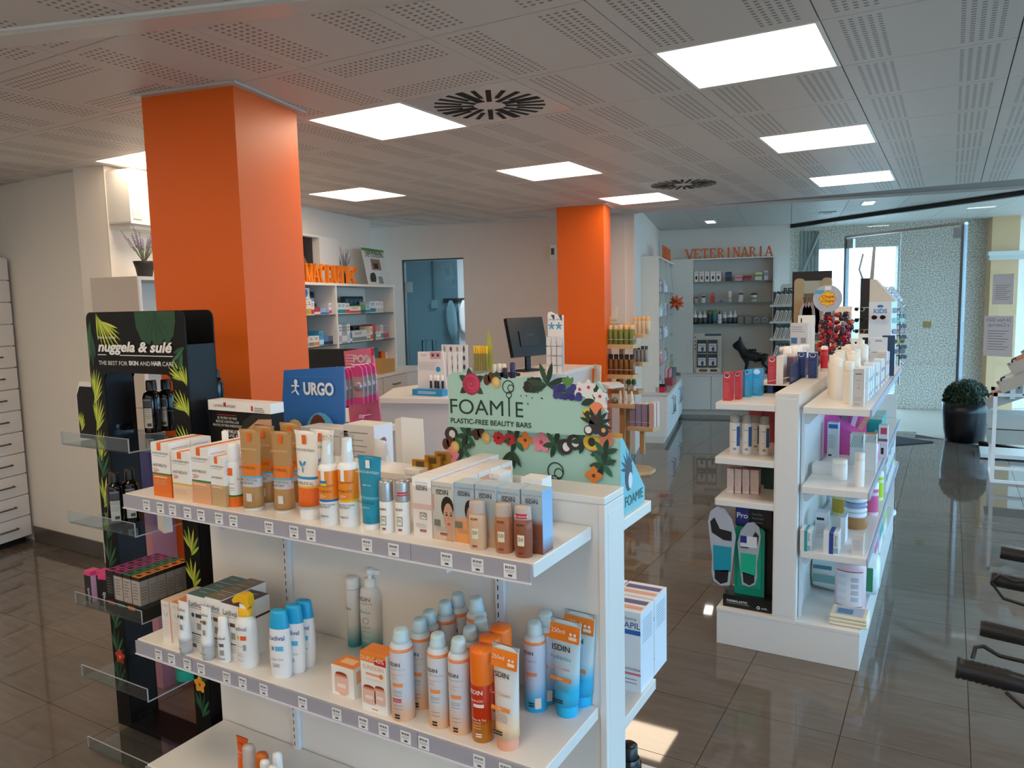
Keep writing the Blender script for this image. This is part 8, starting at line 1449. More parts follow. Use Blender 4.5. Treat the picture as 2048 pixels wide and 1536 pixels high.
# ------------------------------------------------------------------ veterinary cabinet
xa, xb = FV.px(1386, 640, .2)[0], FV.px(1545, 640, .2)[0]; VT = FV.px(1460, 515, .2)[1]
t = thing('veterinary_cabinet', 'cream veterinary shelf cabinet on the back wall under orange VETERINARIA letters', 'cabinet', FV.w(0, 0, 0), FV.t)
MB().box(-.1, xb+.03, .02, .47, .08, CTOP-.03, CW2).obj('base_body', t); MB().box(-.1, xb+.03, .06, .46, 0, .08, m('#cfc8be', .5)).obj('kick', t); MB().box(-.1, xb+.04, -.01, .47, CTOP-.03, CTOP, m('#d9d0c6', .25)).obj('countertop', t)
for k in range(3): MB().box(-.09+k*(xb+.12)/3, -.1+(k+1)*(xb+.12)/3, 0, .02, .085, CTOP-.034, CW2).obj('door', t)
for x in (xa-.02, xb): MB().box(x, x+.02, .2, .47, CTOP, VT-.02, CW2).obj('upright', t)
MB().box(xa-.32, xa-.021, .2, .215, CTOP, VT, CW2).obj('filler_panel', t); MB().box(xa-.02, xb+.02, .2, .47, VT-.02, VT, CW2).obj('top_board', t); MB().box(xa, xb, .455, .47, CTOP, VT-.02, m('#d8d2c8', .45)).obj('back_panel', t); MB().box(xb+.021, xb+.06, .2, .26, VT-.32, VT-.02, m('#e6e3de', .4)).obj('bracket_box', t)
vz = [FV.px(1463, y, .22)[1] for y in (562, 604.5, 647)]
for z in vz: MB().box(xa+.001, xb-.001, .21, .454, z-.009, z, m('#8fa09c', .1, trans=.4)).obj('glass_shelf', t)
lx0, lx1 = FV.px(1371, 500, .22)[0], FV.px(1546, 500, .22)[0]; letters(FV, 'VETERINARIA', lx0, lx1, VT, FV.px(1460, 495, .22)[1]-VT, .22, .03, LET, 'orange VETERINARIA letters standing on the veterinary cabinet')
def vc(x, y): return 1350+x/4.042, 480+y/4.042
def vbox(si, x0, y0, x1, y1, c1, lb, dec=None, d=.08): q = (*vc(x0, y0), *vc(x1, y1)); return fbox(FV, q, vz[si]+.0005 if si < 3 else CTOP, .24, d, m(c1, .45), lb, dec, cat='box', nm='pet_care_box')
for k, (x0, x1, ic) in enumerate(((155, 190, '#4a2f22'), (196, 235, '#a0603a'), (241, 280, '#4a4a44'), (287, 326, '#3a3f4a'), (332, 372, '#6a3a44'))): vbox(0, x0, 255, x1, 330, '#e6ddd3', 'cream pet box with dark round picture, %s from left on the top veterinary shelf' % ORD[k], lambda b_, w, h: b_.disc(0, h*.4, w*.26, h*.2, -.0006, m(ic, .5), 10).rect(-w*.3, w*.3, h*.8, h*.86, -.0006, GREY))
for k, (x0, y0, x1, y1, c1, c2, lb) in enumerate(((405, 258, 460, 325, '#3a3438', '#2f4f8e', 'dark pet box with blue side on the top veterinary shelf'), (480, 288, 545, 325, '#d9a9ae', '#b86a74', 'flat pink box on the top veterinary shelf'), (549, 284, 620, 325, '#b04a44', '#7a2f33', 'flat dark red box on the top veterinary shelf'), (645, 262, 705, 322, '#dcd9c8', '#8fae3a', 'white and lime box on the top veterinary shelf'), (720, 246, 752, 318, '#cfc8d0', '#9a8fa6', 'slim lilac white box at the right of the top veterinary shelf'))): vbox(0, x0, y0, x1, y1, c1, lb, bands_dec(c2, .45, .8, False))
for k, (x0, y0, x1, y1, c1, c2, lb) in enumerate(((160, 455, 186, 505, '#b9a49a', '#7a2f33', 'small maroon printed box at the left of the middle veterinary shelf'), (216, 448, 246, 505, '#ddd8cf', '#2a2826', 'white box with black top band on the middle veterinary shelf'), (288, 430, 318, 505, '#cf3a2c', '#e06a4a', 'red upright box on the middle veterinary shelf'), (360, 487, 386, 505, '#5f84b0', '#3a5f8e', 'small blue box on the middle veterinary shelf'), (516, 418, 552, 497, '#d9d3cb', '#4a4644', 'white framed box with dark edge on the middle veterinary shelf'))): vbox(1, x0, y0, x1, y1, c1, lb, bands_dec(c2, .7, .92, False))
def vbottle(si, xc, y0, y1, w, stops, capc, lb, pump=False, frac=.72):
    a = FV.px(*vc(xc, y1), .28); hh = FV.px(*vc(xc, y0), .28)[1]-vz[si]; P = FV.w(a[0], .3, vz[si]+.0005); r = w/2/4.042*11.2/1514
    if pump: o = bottle('pet_lotion_bottle', lb, P, [(r*.95, 0), (r, .004), (r, hh*.62), (r*.4, hh*.7)], zb(hh, stops), [(r*.35, hh*.7), (r*.3, hh*.85), (r*.12, hh*.9), (r*.05, hh*1.0), (0, hh)], m(capc, .35), seg=14)
    else: o = bottle('pet_lotion_bottle', lb, P, [(r*.95, 0), (r, .004), (r, hh*frac)], zb(hh, stops), [(r*.97, hh*frac), (r*.95, hh*.97), (0, hh)], m(capc, .35), seg=14)
vbottle(1, 443, 412, 498, 32, ((0, '#dcd3c4'), (.3, '#c9b89a'), (.4, '#e6dfd3')), '#e6dfd3', 'tall white spray bottle on the middle veterinary shelf'); vbottle(1, 638, 430, 493, 50, ((0, '#e0ddd3'), (.3, '#8f9a5a'), (.5, '#e3e0d6')), '#2b3550', 'white tub with dark blue lid on the middle veterinary shelf', frac=.8)
for k, (xc, cap, st, pu) in enumerate(((162, '#e9e6e2', ((0, '#2c2a30'), (.12, '#4a4038'), (.45, '#e6e3df')), 1), (203, '#e9e6e2', ((0, '#2c2a30'), (.12, '#4a4038'), (.42, '#e6e3df')), 1), (240, '#e9e6e2', ((0, '#2c2a30'), (.12, '#54483e'), (.45, '#e6e3df')), 1), (280, '#5f8a4a', ((0, '#1f2a2a'), (.2, '#2f3f3a')), 0), (318, '#5f8a4a', ((0, '#2a5a66'), (.2, '#3f7a84')), 0), (360, '#1f1f22', ((0, '#dedad6'), (.2, '#c9c4c0'), (.35, '#e3dfdb')), 1), (403, '#dcdad6', ((0, '#3a3532'), (.15, '#7a5a44'), (.4, '#e3dfda')), 1), (445, '#e9e6e2', ((0, '#23304a'), (.12, '#3a4f74'), (.45, '#e6e3df')), 1), (485, '#e9e6e2', ((0, '#2c2a30'), (.15, '#5f574e'), (.45, '#e6e3df')), 1))):
    vbottle(2, xc, 565, 675, 36 if k != 7 else 42, st, cap, '%s pet lotion bottle, %s from left on the lowest veterinary shelf' % (['white topped brown label', 'white topped brown label', 'white topped brown label', 'dark with green cap', 'teal with green cap', 'white with black pump', 'white and brown', 'white and navy', 'white and grey'][k], ORD[k]), pump=bool(pu))
for k, (x0, x1) in enumerate(((508, 556), (566, 622), (632, 690), (696, 755))): vbox(2, x0, 606, x1, 668, '#77726e', 'grey clear pet collar pack, %s from left at the right of the lowest veterinary shelf' % ORD[k], lambda b_, w, h: b_.disc(0, h*.4, w*.36, h*.3, -.0006, m('#b5aa9a', .5), 10).disc(0, h*.38, w*.25, h*.18, -.0009, m('#5f5a56', .5), 10), .06)
a, c = FV.px(*vc(150, 1015), .25), FV.px(*vc(378, 752), .25); w = c[0]-a[0]; h = c[1]-CTOP
q = thing('pet_collar_display', 'cream counter display with four dark pet packs on the veterinary counter', 'display', FV.w((a[0]+c[0])/2, .25, CTOP), FV.t); MB().box(-w/2, w/2, 0, .02, 0, h, m('#cfc6b6', .5)).rect(-w*.1, w*.48, h*.93, h*.985, -.0008, m('#2f4a66', .5)).obj('backboard', q); MB().box(-w*.4, w*.42, -.05, 0, 0, h*.12, m('#e0d8c8', .5)).rect(-w*.3, w*.0, h*.03, h*.09, -.0506, m('#8a4a2c', .5)).rect(w*.1, w*.35, h*.03, h*.09, -.0506, m('#5a4030', .5)).obj('tray', q)
for k in range(4): MB().disc(-w*.44, h*(.9-.1*k), w*.025, w*.025, -.0008, m('#2a2a2a', .5), 8).obj('hole', q)
for i in range(2):
    for j in range(2):
        p = thing('pet_pack', '%s %s pet pack hanging on the cream veterinary display' % (['lower', 'upper'][j], ['left', 'right'][i]), 'pack', FV.w((a[0]+c[0])/2-w*.2+w*.38*i, .25, CTOP+h*(.14+.36*j)), FV.t); MB().box(-w*.17, w*.17, -.03, -.004, 0, h*.33, m('#3a3a42', .4)).obj('pack_body', p); MB().rect(-w*.14, w*.14, h*.04, h*.24, -.0306, m('#d9d9da', .5)).disc(w*.02, h*.1, w*.05, h*.06, -.031, m('#4a4a4c', .5), 10).rect(-w*.12, w*.1, h*.18, h*.2, -.031, GREY).obj('label', p)
# ------------------------------------------------------------------ black mannequin bulldog with a harness, standing on the counter
pa = FV.px(*vc(608, 1015), .14); DH = FV.px(*vc(520, 755), .14)[1]-CTOP; s = DH/1.0
dogt = thing('dog_mannequin', 'black bulldog mannequin in a black harness standing on the veterinary counter', 'dog figure', FV.w(pa[0], .16, CTOP), FV.t)
V_ = {}; verts = []; edges = []; rad = []
def jv(n, x, y, z, rx, ry=None, par=None):
    V_[n] = len(verts); verts.append((x*s, y*s, z*s)); rad.append((rx*s, (ry or rx)*s))
    if par: edges.append((V_[par], V_[n]))
jv('pelvis', .36, 0, .47, .135, .14); jv('belly', .16, 0, .45, .14, .13, 'pelvis'); jv('chest', -.07, 0, .45, .175, .17, 'belly'); jv('should', -.17, 0, .53, .15, .15, 'chest'); jv('neck', -.24, 0, .66, .115, .115, 'should'); jv('head', -.30, 0, .77, .115, .12, 'neck'); jv('brow', -.37, 0, .76, .085, .095, 'head'); jv('muzzle', -.45, 0, .70, .07, .085, 'brow')
jv('tail', .49, 0, .50, .04, .04, 'pelvis')
for sd, y in (('l', -.1), ('r', .1)):
    jv('ear'+sd, -.27, y*.85, .88, .06, .035, 'head'); jv('tip'+sd, -.265, y*1.0, 1.0, .022, .016, 'ear'+sd)
    jv('sh'+sd, -.13, y*1.15, .42, .085, .08, 'chest'); jv('el'+sd, -.08, y*1.2, .28, .055, .055, 'sh'+sd); jv('wr'+sd, -.11, y*1.2, .12, .042, .042, 'el'+sd); jv('pw'+sd, -.12, y*1.2, .035, .04, .04, 'wr'+sd); jv('to'+sd, -.17, y*1.2, .028, .034, .034, 'pw'+sd)
    jv('th'+sd, .38, y*1.1, .40, .10, .08, 'pelvis'); jv('kn'+sd, .32, y*1.15, .27, .065, .06, 'th'+sd); jv('hk'+sd, .46, y*1.15, .17, .04, .038, 'kn'+sd); jv('hp'+sd, .445, y*1.15, .04, .036, .036, 'hk'+sd); jv('ht'+sd, .39, y*1.15, .028, .034, .034, 'hp'+sd)
me = bpy.data.meshes.new('dog_body'); me.from_pydata(verts, edges, []); do = bpy.data.objects.new('body', me); COL.objects.link(do); do.parent = dogt
md = do.modifiers.new('skin', 'SKIN'); md.use_smooth_shade = True
for i, r in enumerate(rad): me.skin_vertices[0].data[i].radius = r
me.skin_vertices[0].data[0].use_root = True; ms = do.modifiers.new('sub', 'SUBSURF'); ms.levels = 2; ms.render_levels = 2; me.materials.append(m('#0d0d0e', .45)); do.scale = (.92, .92, .92); do.location = (0, 0, 0)
HB = m('#1e1f22', .6)
for x, z, ry, rz_ in ((-.04, .45, .178, .19), (.12, .45, .15, .15)): MB().tube([(x*s*.92, (ry*1.0)*s*.95*math.cos(a), (z*.92*s+rz_*s*.95*math.sin(a))) for a in [2*math.pi*k/20 for k in range(21)]], .012*s, HB, 6).obj('harness_strap', dogt)
MB().box(-.05*s, .14*s, -.07*s, .07*s, .555*s, .605*s, HB).obj('harness_back', dogt); MB().box(.2*s, .3*s, -.142*s, -.136*s, .49*s, .51*s, GREY).obj('harness_label', dogt)
# ================================================================== rack with foot care cards (left of the entrance)
FB_ = Frame(*FV.w(xb+.5, -.4, 0)[:2], 6)
bl_, br_ = FB_.px(1541, 640)[0], FB_.px(1602, 640)[0]; tz = FB_.px(1570, 568)[1]
t = thing('card_rack', 'white wire rack with angled beauty tool cards and a BETER header', 'rack', FB_.w(0, 0, 0), FB_.t)
MB().box(bl_+.02, br_+.1, .16, .17, .3, tz-.1, m('#c9c7c2', .5)).obj('back_panel', t); MB().box(bl_+.03, bl_+.05, .0, .16, 0, tz-.1, m('#3a3d40', .5)).obj('side_post', t); MB().box(br_+.08, br_+.1, .0, .16, 0, tz-.1, m('#3a3d40', .5)).obj('side_post', t); MB().box(bl_, br_+.1, -.05, .2, 0, .05, m('#c9c7c2', .5)).obj('foot', t)
hd2 = MB().prism([(x+bl_+.12, z) for x, z in rounded(0, br_-bl_, tz-.19, tz, .05)], .02, .03, m('#d6cfc2', .5)).obj('header', t); txt(hd2, 'BETER', bl_+.30, tz-.125, .07, INK, y=.018, bold=.04); MB().rect(bl_+.16, bl_+.42, tz-.165, tz-.155, .019, GREY).obj('small_print', hd2)
for r_, py in enumerate((609, 642, 676, 712)):
    z = FB_.px(1560, py)[1]; MB().box(bl_, br_+.1, -.1, .16, z-.03, z, m('#d9d2c6', .45)).obj('shelf_board', t)
    for k in range(7):
        o = thing('tool_card', 'green topped tool card, %s from left on the %s shelf of the card rack' % (ORD[k], ['top', 'second', 'third', 'lowest'][r_]), 'card', FB_.w(bl_+.06+.055*k, -.03, z), FB_.t)
        q = MB().box(-.022, .022, -.003, .003, 0, .17, m('#c9c2b4' if k % 2 else '#d9d5cc', .5)).obj('card', o); MB().box(-.0225, .0225, -.0035, .0035, .15, .185, m('#1d4a44', .5)).obj('green_top', o); q.rotation_euler = (math.radians(-8), math.radians(16), 0); o.children[1].rotation_euler = q.rotation_euler
        MB().box(-.008, .008, -.007, -.003, .02, .13, m('#a9968a', .35)).obj('tool', q)
# slippers in a wooden frame rack with a dark panel behind
YB = 9.0
a, c = yat(1587, 720, YB), yat(1664, 548, YB)
t = thing('slipper_rack', 'pale wooden frame rack hung with pinkish slippers before a dark board', 'rack', ((a[0]+c[0])/2, YB, 0)); w = c[0]-a[0]; tz = yat(1625, 556, YB)[2]
for sx in (-1, 1): MB().prism([(x+(sx*(w/2-.05)-.05), z) for x, z in rounded(0, .1, 0, tz, .045)], -.03, .06, WOODL).obj('side_post', t)
MB().box(-w/2+.1, w/2-.1, -.02, .03, tz-.17, tz-.03, m('#cfc8b0', .5)).obj('crossboard', t); MB().box(-w/2+.1, w/2-.1, .0, .03, .9, tz-.17, m('#8f7f72', .6)).obj('back_panel', t); MB().box(-w/2+.1, w/2-.1, -.2, .03, tz-.72, tz-.69, WOODL).obj('shelf_board', t); MB().box(-w/2, w/2, -.15, .2, 0, .05, WOODL).obj('foot', t); MB().tube([(-w/2+.1, -.08, tz-.22), (w/2-.1, -.08, tz-.22)], .008, m('#9a7a4a', .3, .5), 6).obj('rail', t)
for k in range(4):
    o = thing('slipper_pair', 'pinkish beige slipper pair, %s from left hanging in the wooden rack' % ORD[k], 'slippers', (t.location[0]-w/2+.15+(w-.3)*k/3, YB-.1, tz-.24))
    for sx in (-1, 1):
        b_ = MB().prism([(sx*.036+x*1.5, z) for x, z in ((-.022, -.1), (-.03, -.25), (-.018, -.36), (.0, -.38), (.018, -.36), (.03, -.25), (.022, -.1), (.0, -.02))], -.02+.01*sx, .01+.01*sx, m('#b99a94' if k % 2 else '#cdb8ac', .7)); b_.obj('slipper', o)
    MB().tube([(0, -.01, -.03), (0, .0, .02), (0, .02, .03)], .004, m('#c98a4a', .4), 5).obj('hanger', o)
a, c = yat(1584, 600, 9.3), yat(1664, 541, 9.3); q = MB().box(0, c[0]-a[0], 0, .02, .0, c[2], m('#3a3533', .5)).obj('dark_board', loc=(a[0], 9.3, 0)); tag(q, 'tall dark brown board standing behind the wooden slipper rack', 'board')
# ================================================================== sunglasses stand
YG = 6.35
a, c = yat(1734, 760, YG), yat(1793, 603, YG); w = c[0]-a[0]; bz, tz = yat(1745, 760, YG)[2], c[2]
t = thing('sunglasses_stand', 'white peg board sunglasses stand with KIDS sign and a dark rear column', 'stand', ((a[0]+c[0])/2, YG, 0))
PB = m('#e0e3e6', .35)
brd = MB().box(-w/2, w*.32, 0, .015, bz-.1, tz, PB).obj('peg_board', t); MB().hexa([(w*.32, 0, bz-.1), (w*.5, .1, bz-.1), (w*.5, .115, bz-.1), (w*.32, .015, bz-.1), (w*.32, 0, tz), (w*.5, .1, tz), (w*.5, .115, tz), (w*.32, .015, tz)], m('#dbe6e8', .35)).obj('side_board', t)
txt(brd, 'KIDS', -w*.08, tz-.085, .03, m('#3f8fd0', .5), y=-.001, bold=.05); MB().disc(-w*.08, tz-.035, .02, .015, -.001, m('#7fb4dc', .5), 10).rect(-w*.2, w*.04, tz-.036, tz-.03, -.001, m('#7fb4dc', .5)).obj('logo', brd)
b_ = MB()
for r_ in range(7):
    for k in range(6): b_.rect(-w*.42+w*.13*k-.004, -w*.42+w*.13*k+.004, tz-.32-.055*r_-.012*(k % 2), tz-.295-.055*r_-.012*(k % 2), -.0008, m('#6f7a80', .6))
b_.obj('peg_slots', brd, kind='stuff')
MB().lathe([(.13, 0), (.13, .02), (.03, .035), (.03, bz)], m('#d9dcdf', .3), 20, c=(0, .12, 0)).obj('pole', t)
MB().box(-w*.85, -w*.5, .02, .25, bz-.2, tz+.18, m('#17171a', .4)).obj('dark_column', t); MB().hexa([(-w*.5, .02, tz-.0), (w*.45, .02, tz-.0), (w*.45, .25, tz), (-w*.5, .25, tz), (-w*.5, .02, tz+.17), (-w*.3, .02, tz+.17), (-w*.3, .25, tz+.17), (-w*.5, .25, tz+.17)], m('#d9cfc0', .5)).obj('cream_wedge', t)
MB().hexa([(-w*.55, .1, tz+.17), (-w*.4, .1, tz+.17), (-w*.4, .12, tz+.17), (-w*.55, .12, tz+.17), (-w*.45, .1, tz+.45), (-w*.35, .1, tz+.46), (-w*.35, .12, tz+.46), (-w*.45, .12, tz+.45)], m('#9a9ca0', .3, .5)).obj('mirror_arm', t); MB().tube([(-w*.8, .1, tz+.17), (-w*.95, .1, tz+.25), (-w*.82, .1, tz+.37)], .008, m('#9a9ca0', .3, .5), 6).obj('wire_arm', t)
def shades(P, rz, col, lens, lb, s_=1., name='sunglasses'):
    o = thing(name, lb, 'sunglasses', P, rz); f = MB(); LN = MB()
    for sx in (-1, 1):
        pts = [(sx*.033*s_+.028*s_*math.cos(a)*(1+.1*math.cos(a)), .022*s_*math.sin(a)-.003*s_) for a in [2*math.pi*k/16 for k in range(16)]]; f.prism(pts, 0, .004, m(col, .3)); LN.poly([(sx*.033*s_+(x-sx*.033*s_)*.84, z*.84) for x, z in pts], -.0008, m(lens, .1))
        f.tube([(sx*.06*s_, .004, .01), (sx*.065*s_, .06, .01), (sx*.063*s_, .12, -.01)], .003, m(col, .3), 6)
    f.box(-.008*s_, .008*s_, 0, .004, .004, .012, m(col, .3)); f.obj('frame', o); LN.obj('lens', o); return o
P = yat(1757, 634, YG-.03); shades((P[0], YG-.05, P[2]), 0, '#e3c9cc', '#16161a', 'pink framed sunglasses with dark lenses under the KIDS sign', w*.6/.13)
for k, (py, col, ln) in enumerate(((620, '#55585c', '#8f9aa0'), (640, '#4fc0c4', '#9fd3d6'), (662, '#8a3a52', '#a9a4b0'), (682, '#d8b81f', '#4a4a30'), (702, '#5a4a6a', '#6a6e74'))):
    P = yat(1797, py, YG+.06); shades((P[0], YG+.05, P[2]), math.radians(35), col, ln, '%s sunglasses, %s from top on the right side of the KIDS stand' % (['grey', 'turquoise', 'maroon', 'yellow', 'violet'][k], ORD[k]), .85)
    P = yat(1806, py+12, YG+.16); shades((P[0], YG+.18, P[2]), math.radians(60), '#2a2b2f', '#1d1e22', 'black sunglasses, %s from top at the rear right edge of the KIDS stand' % ORD[k], .75)
for k, (py, col) in enumerate(((618, '#d9d5cc'), (640, '#2a2220'), (662, '#c9a27a'), (684, '#2a2220'))):
    P = yat(1718, py, YG-.02); shades((P[0], YG-.02, P[2]), math.radians(-30), col, '#2a211d', '%s framed sunglasses, %s from top on the dark column of the sunglasses stand' % (['cream', 'dark brown', 'tan', 'black'][k], ORD[k]), .7)
for k in range(5): P = yat(1776+k*5, 583+k*5, YG+.2); shades((P[0], YG+.15+.02*k, tz+.10-.022*k), math.radians(20+8*k), '#8f9296', '#c9ced2', 'wire framed glasses, %s from left on the cream wedge of the sunglasses stand' % ORD[k], .8)
# white stool like column of boxes seen through under the stand
MB().tube([(w*.62, .2, bz-.05), (w*.62, .2, tz-.1)], .008, STEEL, 6).obj('side_rod', t)
for z_ in (bz+.05, tz-.15): MB().tube([(w*.3, .05, z_), (w*.62, .2, z_)], .005, STEEL, 6).obj('rod_arm', t)
# ================================================================== planter with clipped ball
P = zat(1929, 886, 0); P[1] += .15; rb = sz(P, 68)/2; rt = sz(P, 84)/2; hp_ = topz(P, 804)
t = thing('planter', 'black tapered planter with a clipped green ball by the entrance', 'planter', (P[0], P[1], 0))
MB().lathe([(rb*.92, 0), (rb, .01), (rb*1.12, hp_*.3), (rt*.98, hp_*.75), (rt, hp_), (rt*.94, hp_), (rt*.92, hp_*.9), (0, hp_*.88)], m('#0d0f14', .28), 36).obj('pot', t)
rbll = rt*.93; rnd = random.Random(6); bh = MB(); GRN = [m('#16281a', .7), m('#1f3822', .7), m('#2c4a2c', .7), m('#38573a', .6)]
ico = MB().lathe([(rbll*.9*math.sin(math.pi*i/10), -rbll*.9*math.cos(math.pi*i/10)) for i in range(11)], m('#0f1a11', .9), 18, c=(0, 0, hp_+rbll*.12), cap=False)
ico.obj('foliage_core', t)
for k in range(3200):
    z_ = rnd.uniform(-.45, 1); th = rnd.uniform(0, 6.283); q = math.sqrt(1-z_*z_); d = Vector((q*math.cos(th), q*math.sin(th), z_)); c_ = d*rbll*rnd.uniform(.9, 1.02)+Vector((0, 0, hp_+rbll*.12)); a_ = d.cross(Vector((rnd.uniform(-1, 1), rnd.uniform(-1, 1), rnd.uniform(-1, 1)))).normalized()*.013; e_ = (d*.5+a_.cross(d).normalized()*rnd.uniform(-1, 1)).normalized()*.02
    bh.add([c_-a_*.6, c_+e_*.5-a_*.0+a_*.6, c_+e_*1.3, c_-e_*.2], [(0, 3, 1, 2)], GRN[k % 4])
bh.obj('leaves', t, kind='stuff')
# ================================================================== white stepped rack with tilted trays, right edge
YR = 7.95; P = zat(1984, 967, 0); x0 = P[0]
t = thing('stepped_rack', 'white tube rack with tilted beige tray boxes at the right edge', 'rack', (x0, YR, 0)); RW = m('#eceeed', .3)
zl = lambda py, px=1990: yat(px, py, YR)[2]
xs = [0, yat(2046, 740, YR)[0]-x0+.02, .55, .8]; zs = [zl(789), zl(729), zl(729)+.27, zl(729)+.54]
for dy in (0, .5):
    pts = [(0, dy, .0), (0, dy, zs[0]), (xs[1], dy, zs[0]), (xs[1], dy, zs[1]+.0), (xs[2], dy, zs[1]), (xs[2], dy, zs[2]), (xs[3], dy, zs[2]), (xs[3], dy, .0)]
    for p, q in zip(pts, pts[1:]): MB().box(min(p[0], q[0])-.015, max(p[0], q[0])+.015, dy-.015, dy+.015, min(p[2], q[2])-(.015 if p[2] == q[2] else 0), max(p[2], q[2])+.015, RW).obj('frame_tube', t)
for x in (0, .8): MB().box(x-.015, x+.015, .015, .485, .0, .03, RW).obj('foot_tube', t)
for z_ in (.0, .12): MB().box(0, .8, -.012, .012, z_, z_+.025, RW).obj('cross_tube', t)
BE = m('#b9aa98', .5); GRB = m('#a9aca8', .5)
for k, (px, py, dy, col) in enumerate(((1975, 786, .15, GRB), (2000, 752, .02, BE), (2000, 775, .3, GRB), (2022, 715, .05, BE), (2030, 735, .3, GRB), (2050, 690, .1, BE))):
    P = yat(px, py, YR+dy); o = thing('tray_box', '%s tilted tray box, %s from the bottom of the white stepped rack' % ('grey' if col is GRB else 'beige', ORD[k]), 'box', (P[0]+.1, YR+dy, P[2])); ro = math.radians(-28 if k % 2 or k == 3 else -24)
    b_ = MB().box(-.14, .16, -.1, .12, -.09, -.08, col).box(-.14, .16, -.1, -.09, -.08, 0, col).box(-.14, .16, .11, .12, -.08, 0, col).box(-.14, -.13, -.09, .11, -.08, 0, col).box(.15, .16, -.09, .11, -.08, 0, col); b_ = b_.obj('tray', o); b_.rotation_euler = (0, ro, 0); q = MB().box(-.12, .14, -.085, .105, -.03, .005, m('#dcd8d2', .4)).obj('insert', b_); MB().box(-.07, .09, -.05, .07, .005, .03, m('#e3e1de' if k % 3 else '#d98a5a', .4)).obj('product', b_); MB().tube([(-.1, -.05, .01), (-.09, -.06, .03), (-.06, -.05, .03)], .008, m('#1b1b1d', .4), 6).obj('clip', b_)
    MB().box(-.02, .02, -.02, .02, -P[2]*.0-.2, -.085, RW).obj('support', o) if k in (1, 3) else None
for k, (py, col) in enumerate(((830, '#b9bdb8'), (860, '#a9ada8'))): P = yat(1975, py, YR+.25); MB().box(P[0]-x0, P[0]-x0+.4, .1, .45, P[2]-.1, P[2]+.03, m(col, .45)).obj('storage_tub', t)
P = zat(1960, 915, 0); q = MB().slab([(0, 0), (.7, .0), (.7, .45), (0, .45)], .012, .05, m('#e3e4e2', .3)).obj('weighing_platform', loc=(P[0], P[1]-.05, 0)); tag(q, 'flat white platform scale on the floor before the glass front', 'scale'); [MB().lathe([(.02, 0), (.02, .012)], BLK, 10).obj('foot', q, loc=(x, y, 0)) for x in (.06, .64) for y in (.06, .39)]
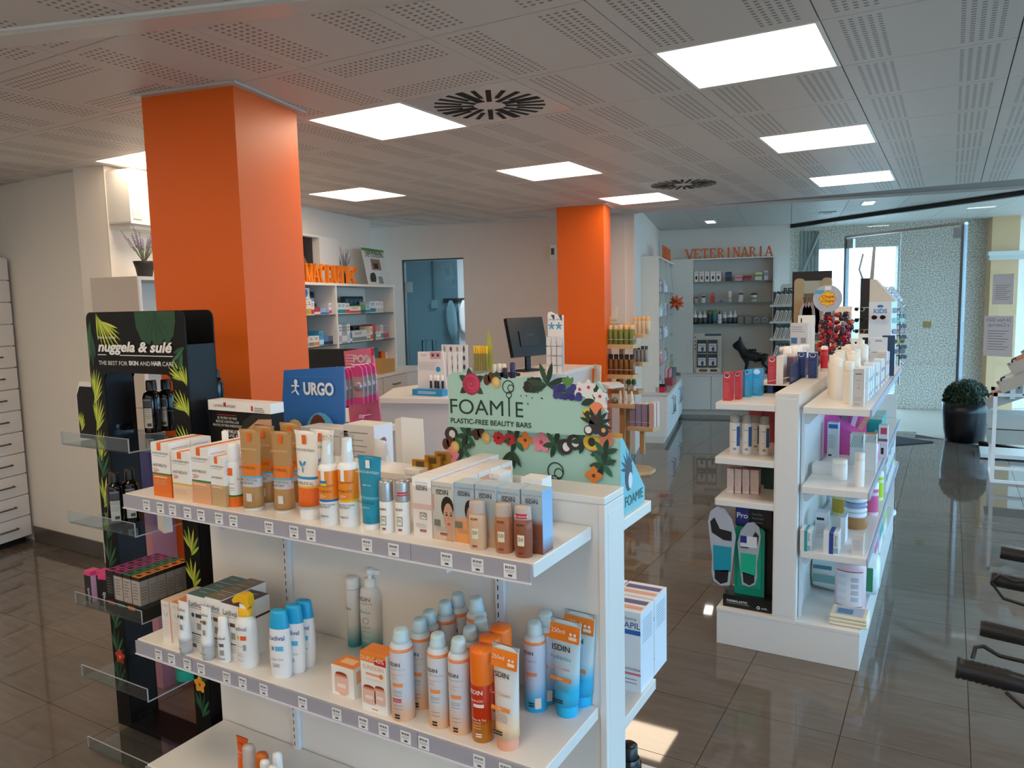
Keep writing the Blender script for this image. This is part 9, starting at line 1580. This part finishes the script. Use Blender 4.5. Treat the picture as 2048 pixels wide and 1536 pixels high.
# ================================================================== rollators at the lower right: handles reach into the picture
GRP = m('#0f1012', .45)
def rollator(x, ya, yb, z, lb, ribbed):
    t = thing('rollator', lb, 'rollator', (x, (ya+yb)/2, 0)); ym = (ya+yb)/2
    for si, y in ((0, ya-ym), (1, yb-ym)):
        x0 = (yat(1912, 1340, ya)[0] if ribbed else yat(1981, 1168, ya)[0]) if si == 0 else (yat(1960, 1265, yb)[0] if ribbed else yat(2000, 1117, yb)[0])
        x0 -= x; g = MB()
        n = 14 if ribbed and si == 0 else 1
        prof = [(x0, .0225), (x0+.006, .024)]+[(x0+.01+.006*k, .021+.0022*(k % 2)) for k in range(14)]+[(x0+.10, .021), (x0+.15, .019)] if n > 1 else [(x0, .018), (x0+.006, .0195), (x0+.14, .0185)]
        g.tube([(a, y, z+.0-(a-x0)*.08) for a, r in prof], [r for a, r in prof], GRP, 14); g.obj('grip', t)
        MB().tube([(x0+.12, y, z-.008), (x0+.3, y, z-.02), (x0+.36, y, z-.1), (x0+.4, y, .12)], .0125, m('#8fb0c6' if ribbed else '#9a9da2', .3, .6), 10).obj('frame_tube', t)
        MB().tube([(x0+.17, y-.01, z-.012), (x0+.1, y-.035, z+.02), (x0+.05, y-.04, z+.014), (x0+.02, y-.035, z+.026), (x0+.0, y-.03, z-.0), (x0+.03, y-.035, z-.04), (x0+.1, y-.035, z-.055), (x0+.2, y-.02, z-.05)] if not (ribbed and si == 0) else [(x0+.03, y+.02, z+.016), (x0+.035, y+.03, z+.04), (x0+.05, y+.03, z+.045), (x0+.08, y+.03, z+.03), (x0+.14, y+.02, z+.03), (x0+.24, y+.01, z+.03)], .0045, GRP, 8).obj('brake_lever', t) if si == 0 else None
        if ribbed and si == 0: MB().tube([(x0+.09, y-.02, z-.025), (x0+.12, y-.03, z-.045), (x0+.18, y-.02, z-.05), (x0+.28, y-.01, z-.04)], .004, GRP, 8).obj('brake_cable', t)
        MB().lathe([(.02, -.015), (.095, -.014), (.1, 0), (.095, .014), (.02, .015)], m('#17181a', .5), 20).obj('wheel', t, loc=(x0+.4, y, .1)); t.children[-1].rotation_euler = (math.pi/2, 0, 0)
        MB().lathe([(.02, -.015), (.095, -.014), (.1, 0), (.095, .014), (.02, .015)], m('#17181a', .5), 20).obj('wheel', t, loc=(x0+.95, y, .1)); t.children[-1].rotation_euler = (math.pi/2, 0, 0)
        MB().tube([(x0+.38, y, .5), (x0+.8, y, .45), (x0+.95, y, .1)], .0125, m('#9a9da2', .3, .6), 8).obj('frame_tube', t)
    MB().box(x0+.42, x0+.75, ya-ym+.02, yb-ym-.02 if yb-ym > ya-ym+.1 else yb-ym+.1, .47, .5, GRP).obj('seat', t)
rollator(.3, 1.83, 2.08, .895, 'rollator with ribbed black handle at the lower right edge', True); rollator(.42, 2.45, 2.72, .90, 'rollator with smooth black handles and looped brake behind the ribbed one', False)
# ================================================================== notices taped inside the glass front
def notice(x0, y0, x1, y1, lb, lines_, z_=.012):
    a, c = FG.px(x0, y1, -.012), FG.px(x1, y0, -.012); w = c[0]-a[0]; h = c[1]-a[1]; o = MB().box(-w/2, w/2, -.0012, 0, 0, h, m('#f0eef3', .6)); o = o.obj('paper_notice', loc=FG.w((a[0]+c[0])/2, -.013, a[1]), rz=FG.t); tag(o, lb, 'notice')
    b_ = MB(); [b_.rect(-w*.36, w*.36-w*.1*(k % 3), h*(.62-.065*k), h*(.635-.065*k), -.0018, m('#9a97a6', .6)) for k in range(8)]; b_.obj('small_print', o)
    for s_, f, c_ in lines_: txt(o, s_, 0, h*f, w*c_, m('#8f8ca6', .6), y=-.0018, mirror=True)
    return o
notice(1984, 547, 2029, 609, 'upper white paper notice taped to the glass front', [])
notice(1966, 632, 2028, 711, 'lower notice with mirrored heading taped to the glass front', [('24 Nov 2023', .86, .11), ('a Catarroja', .74, .11)])
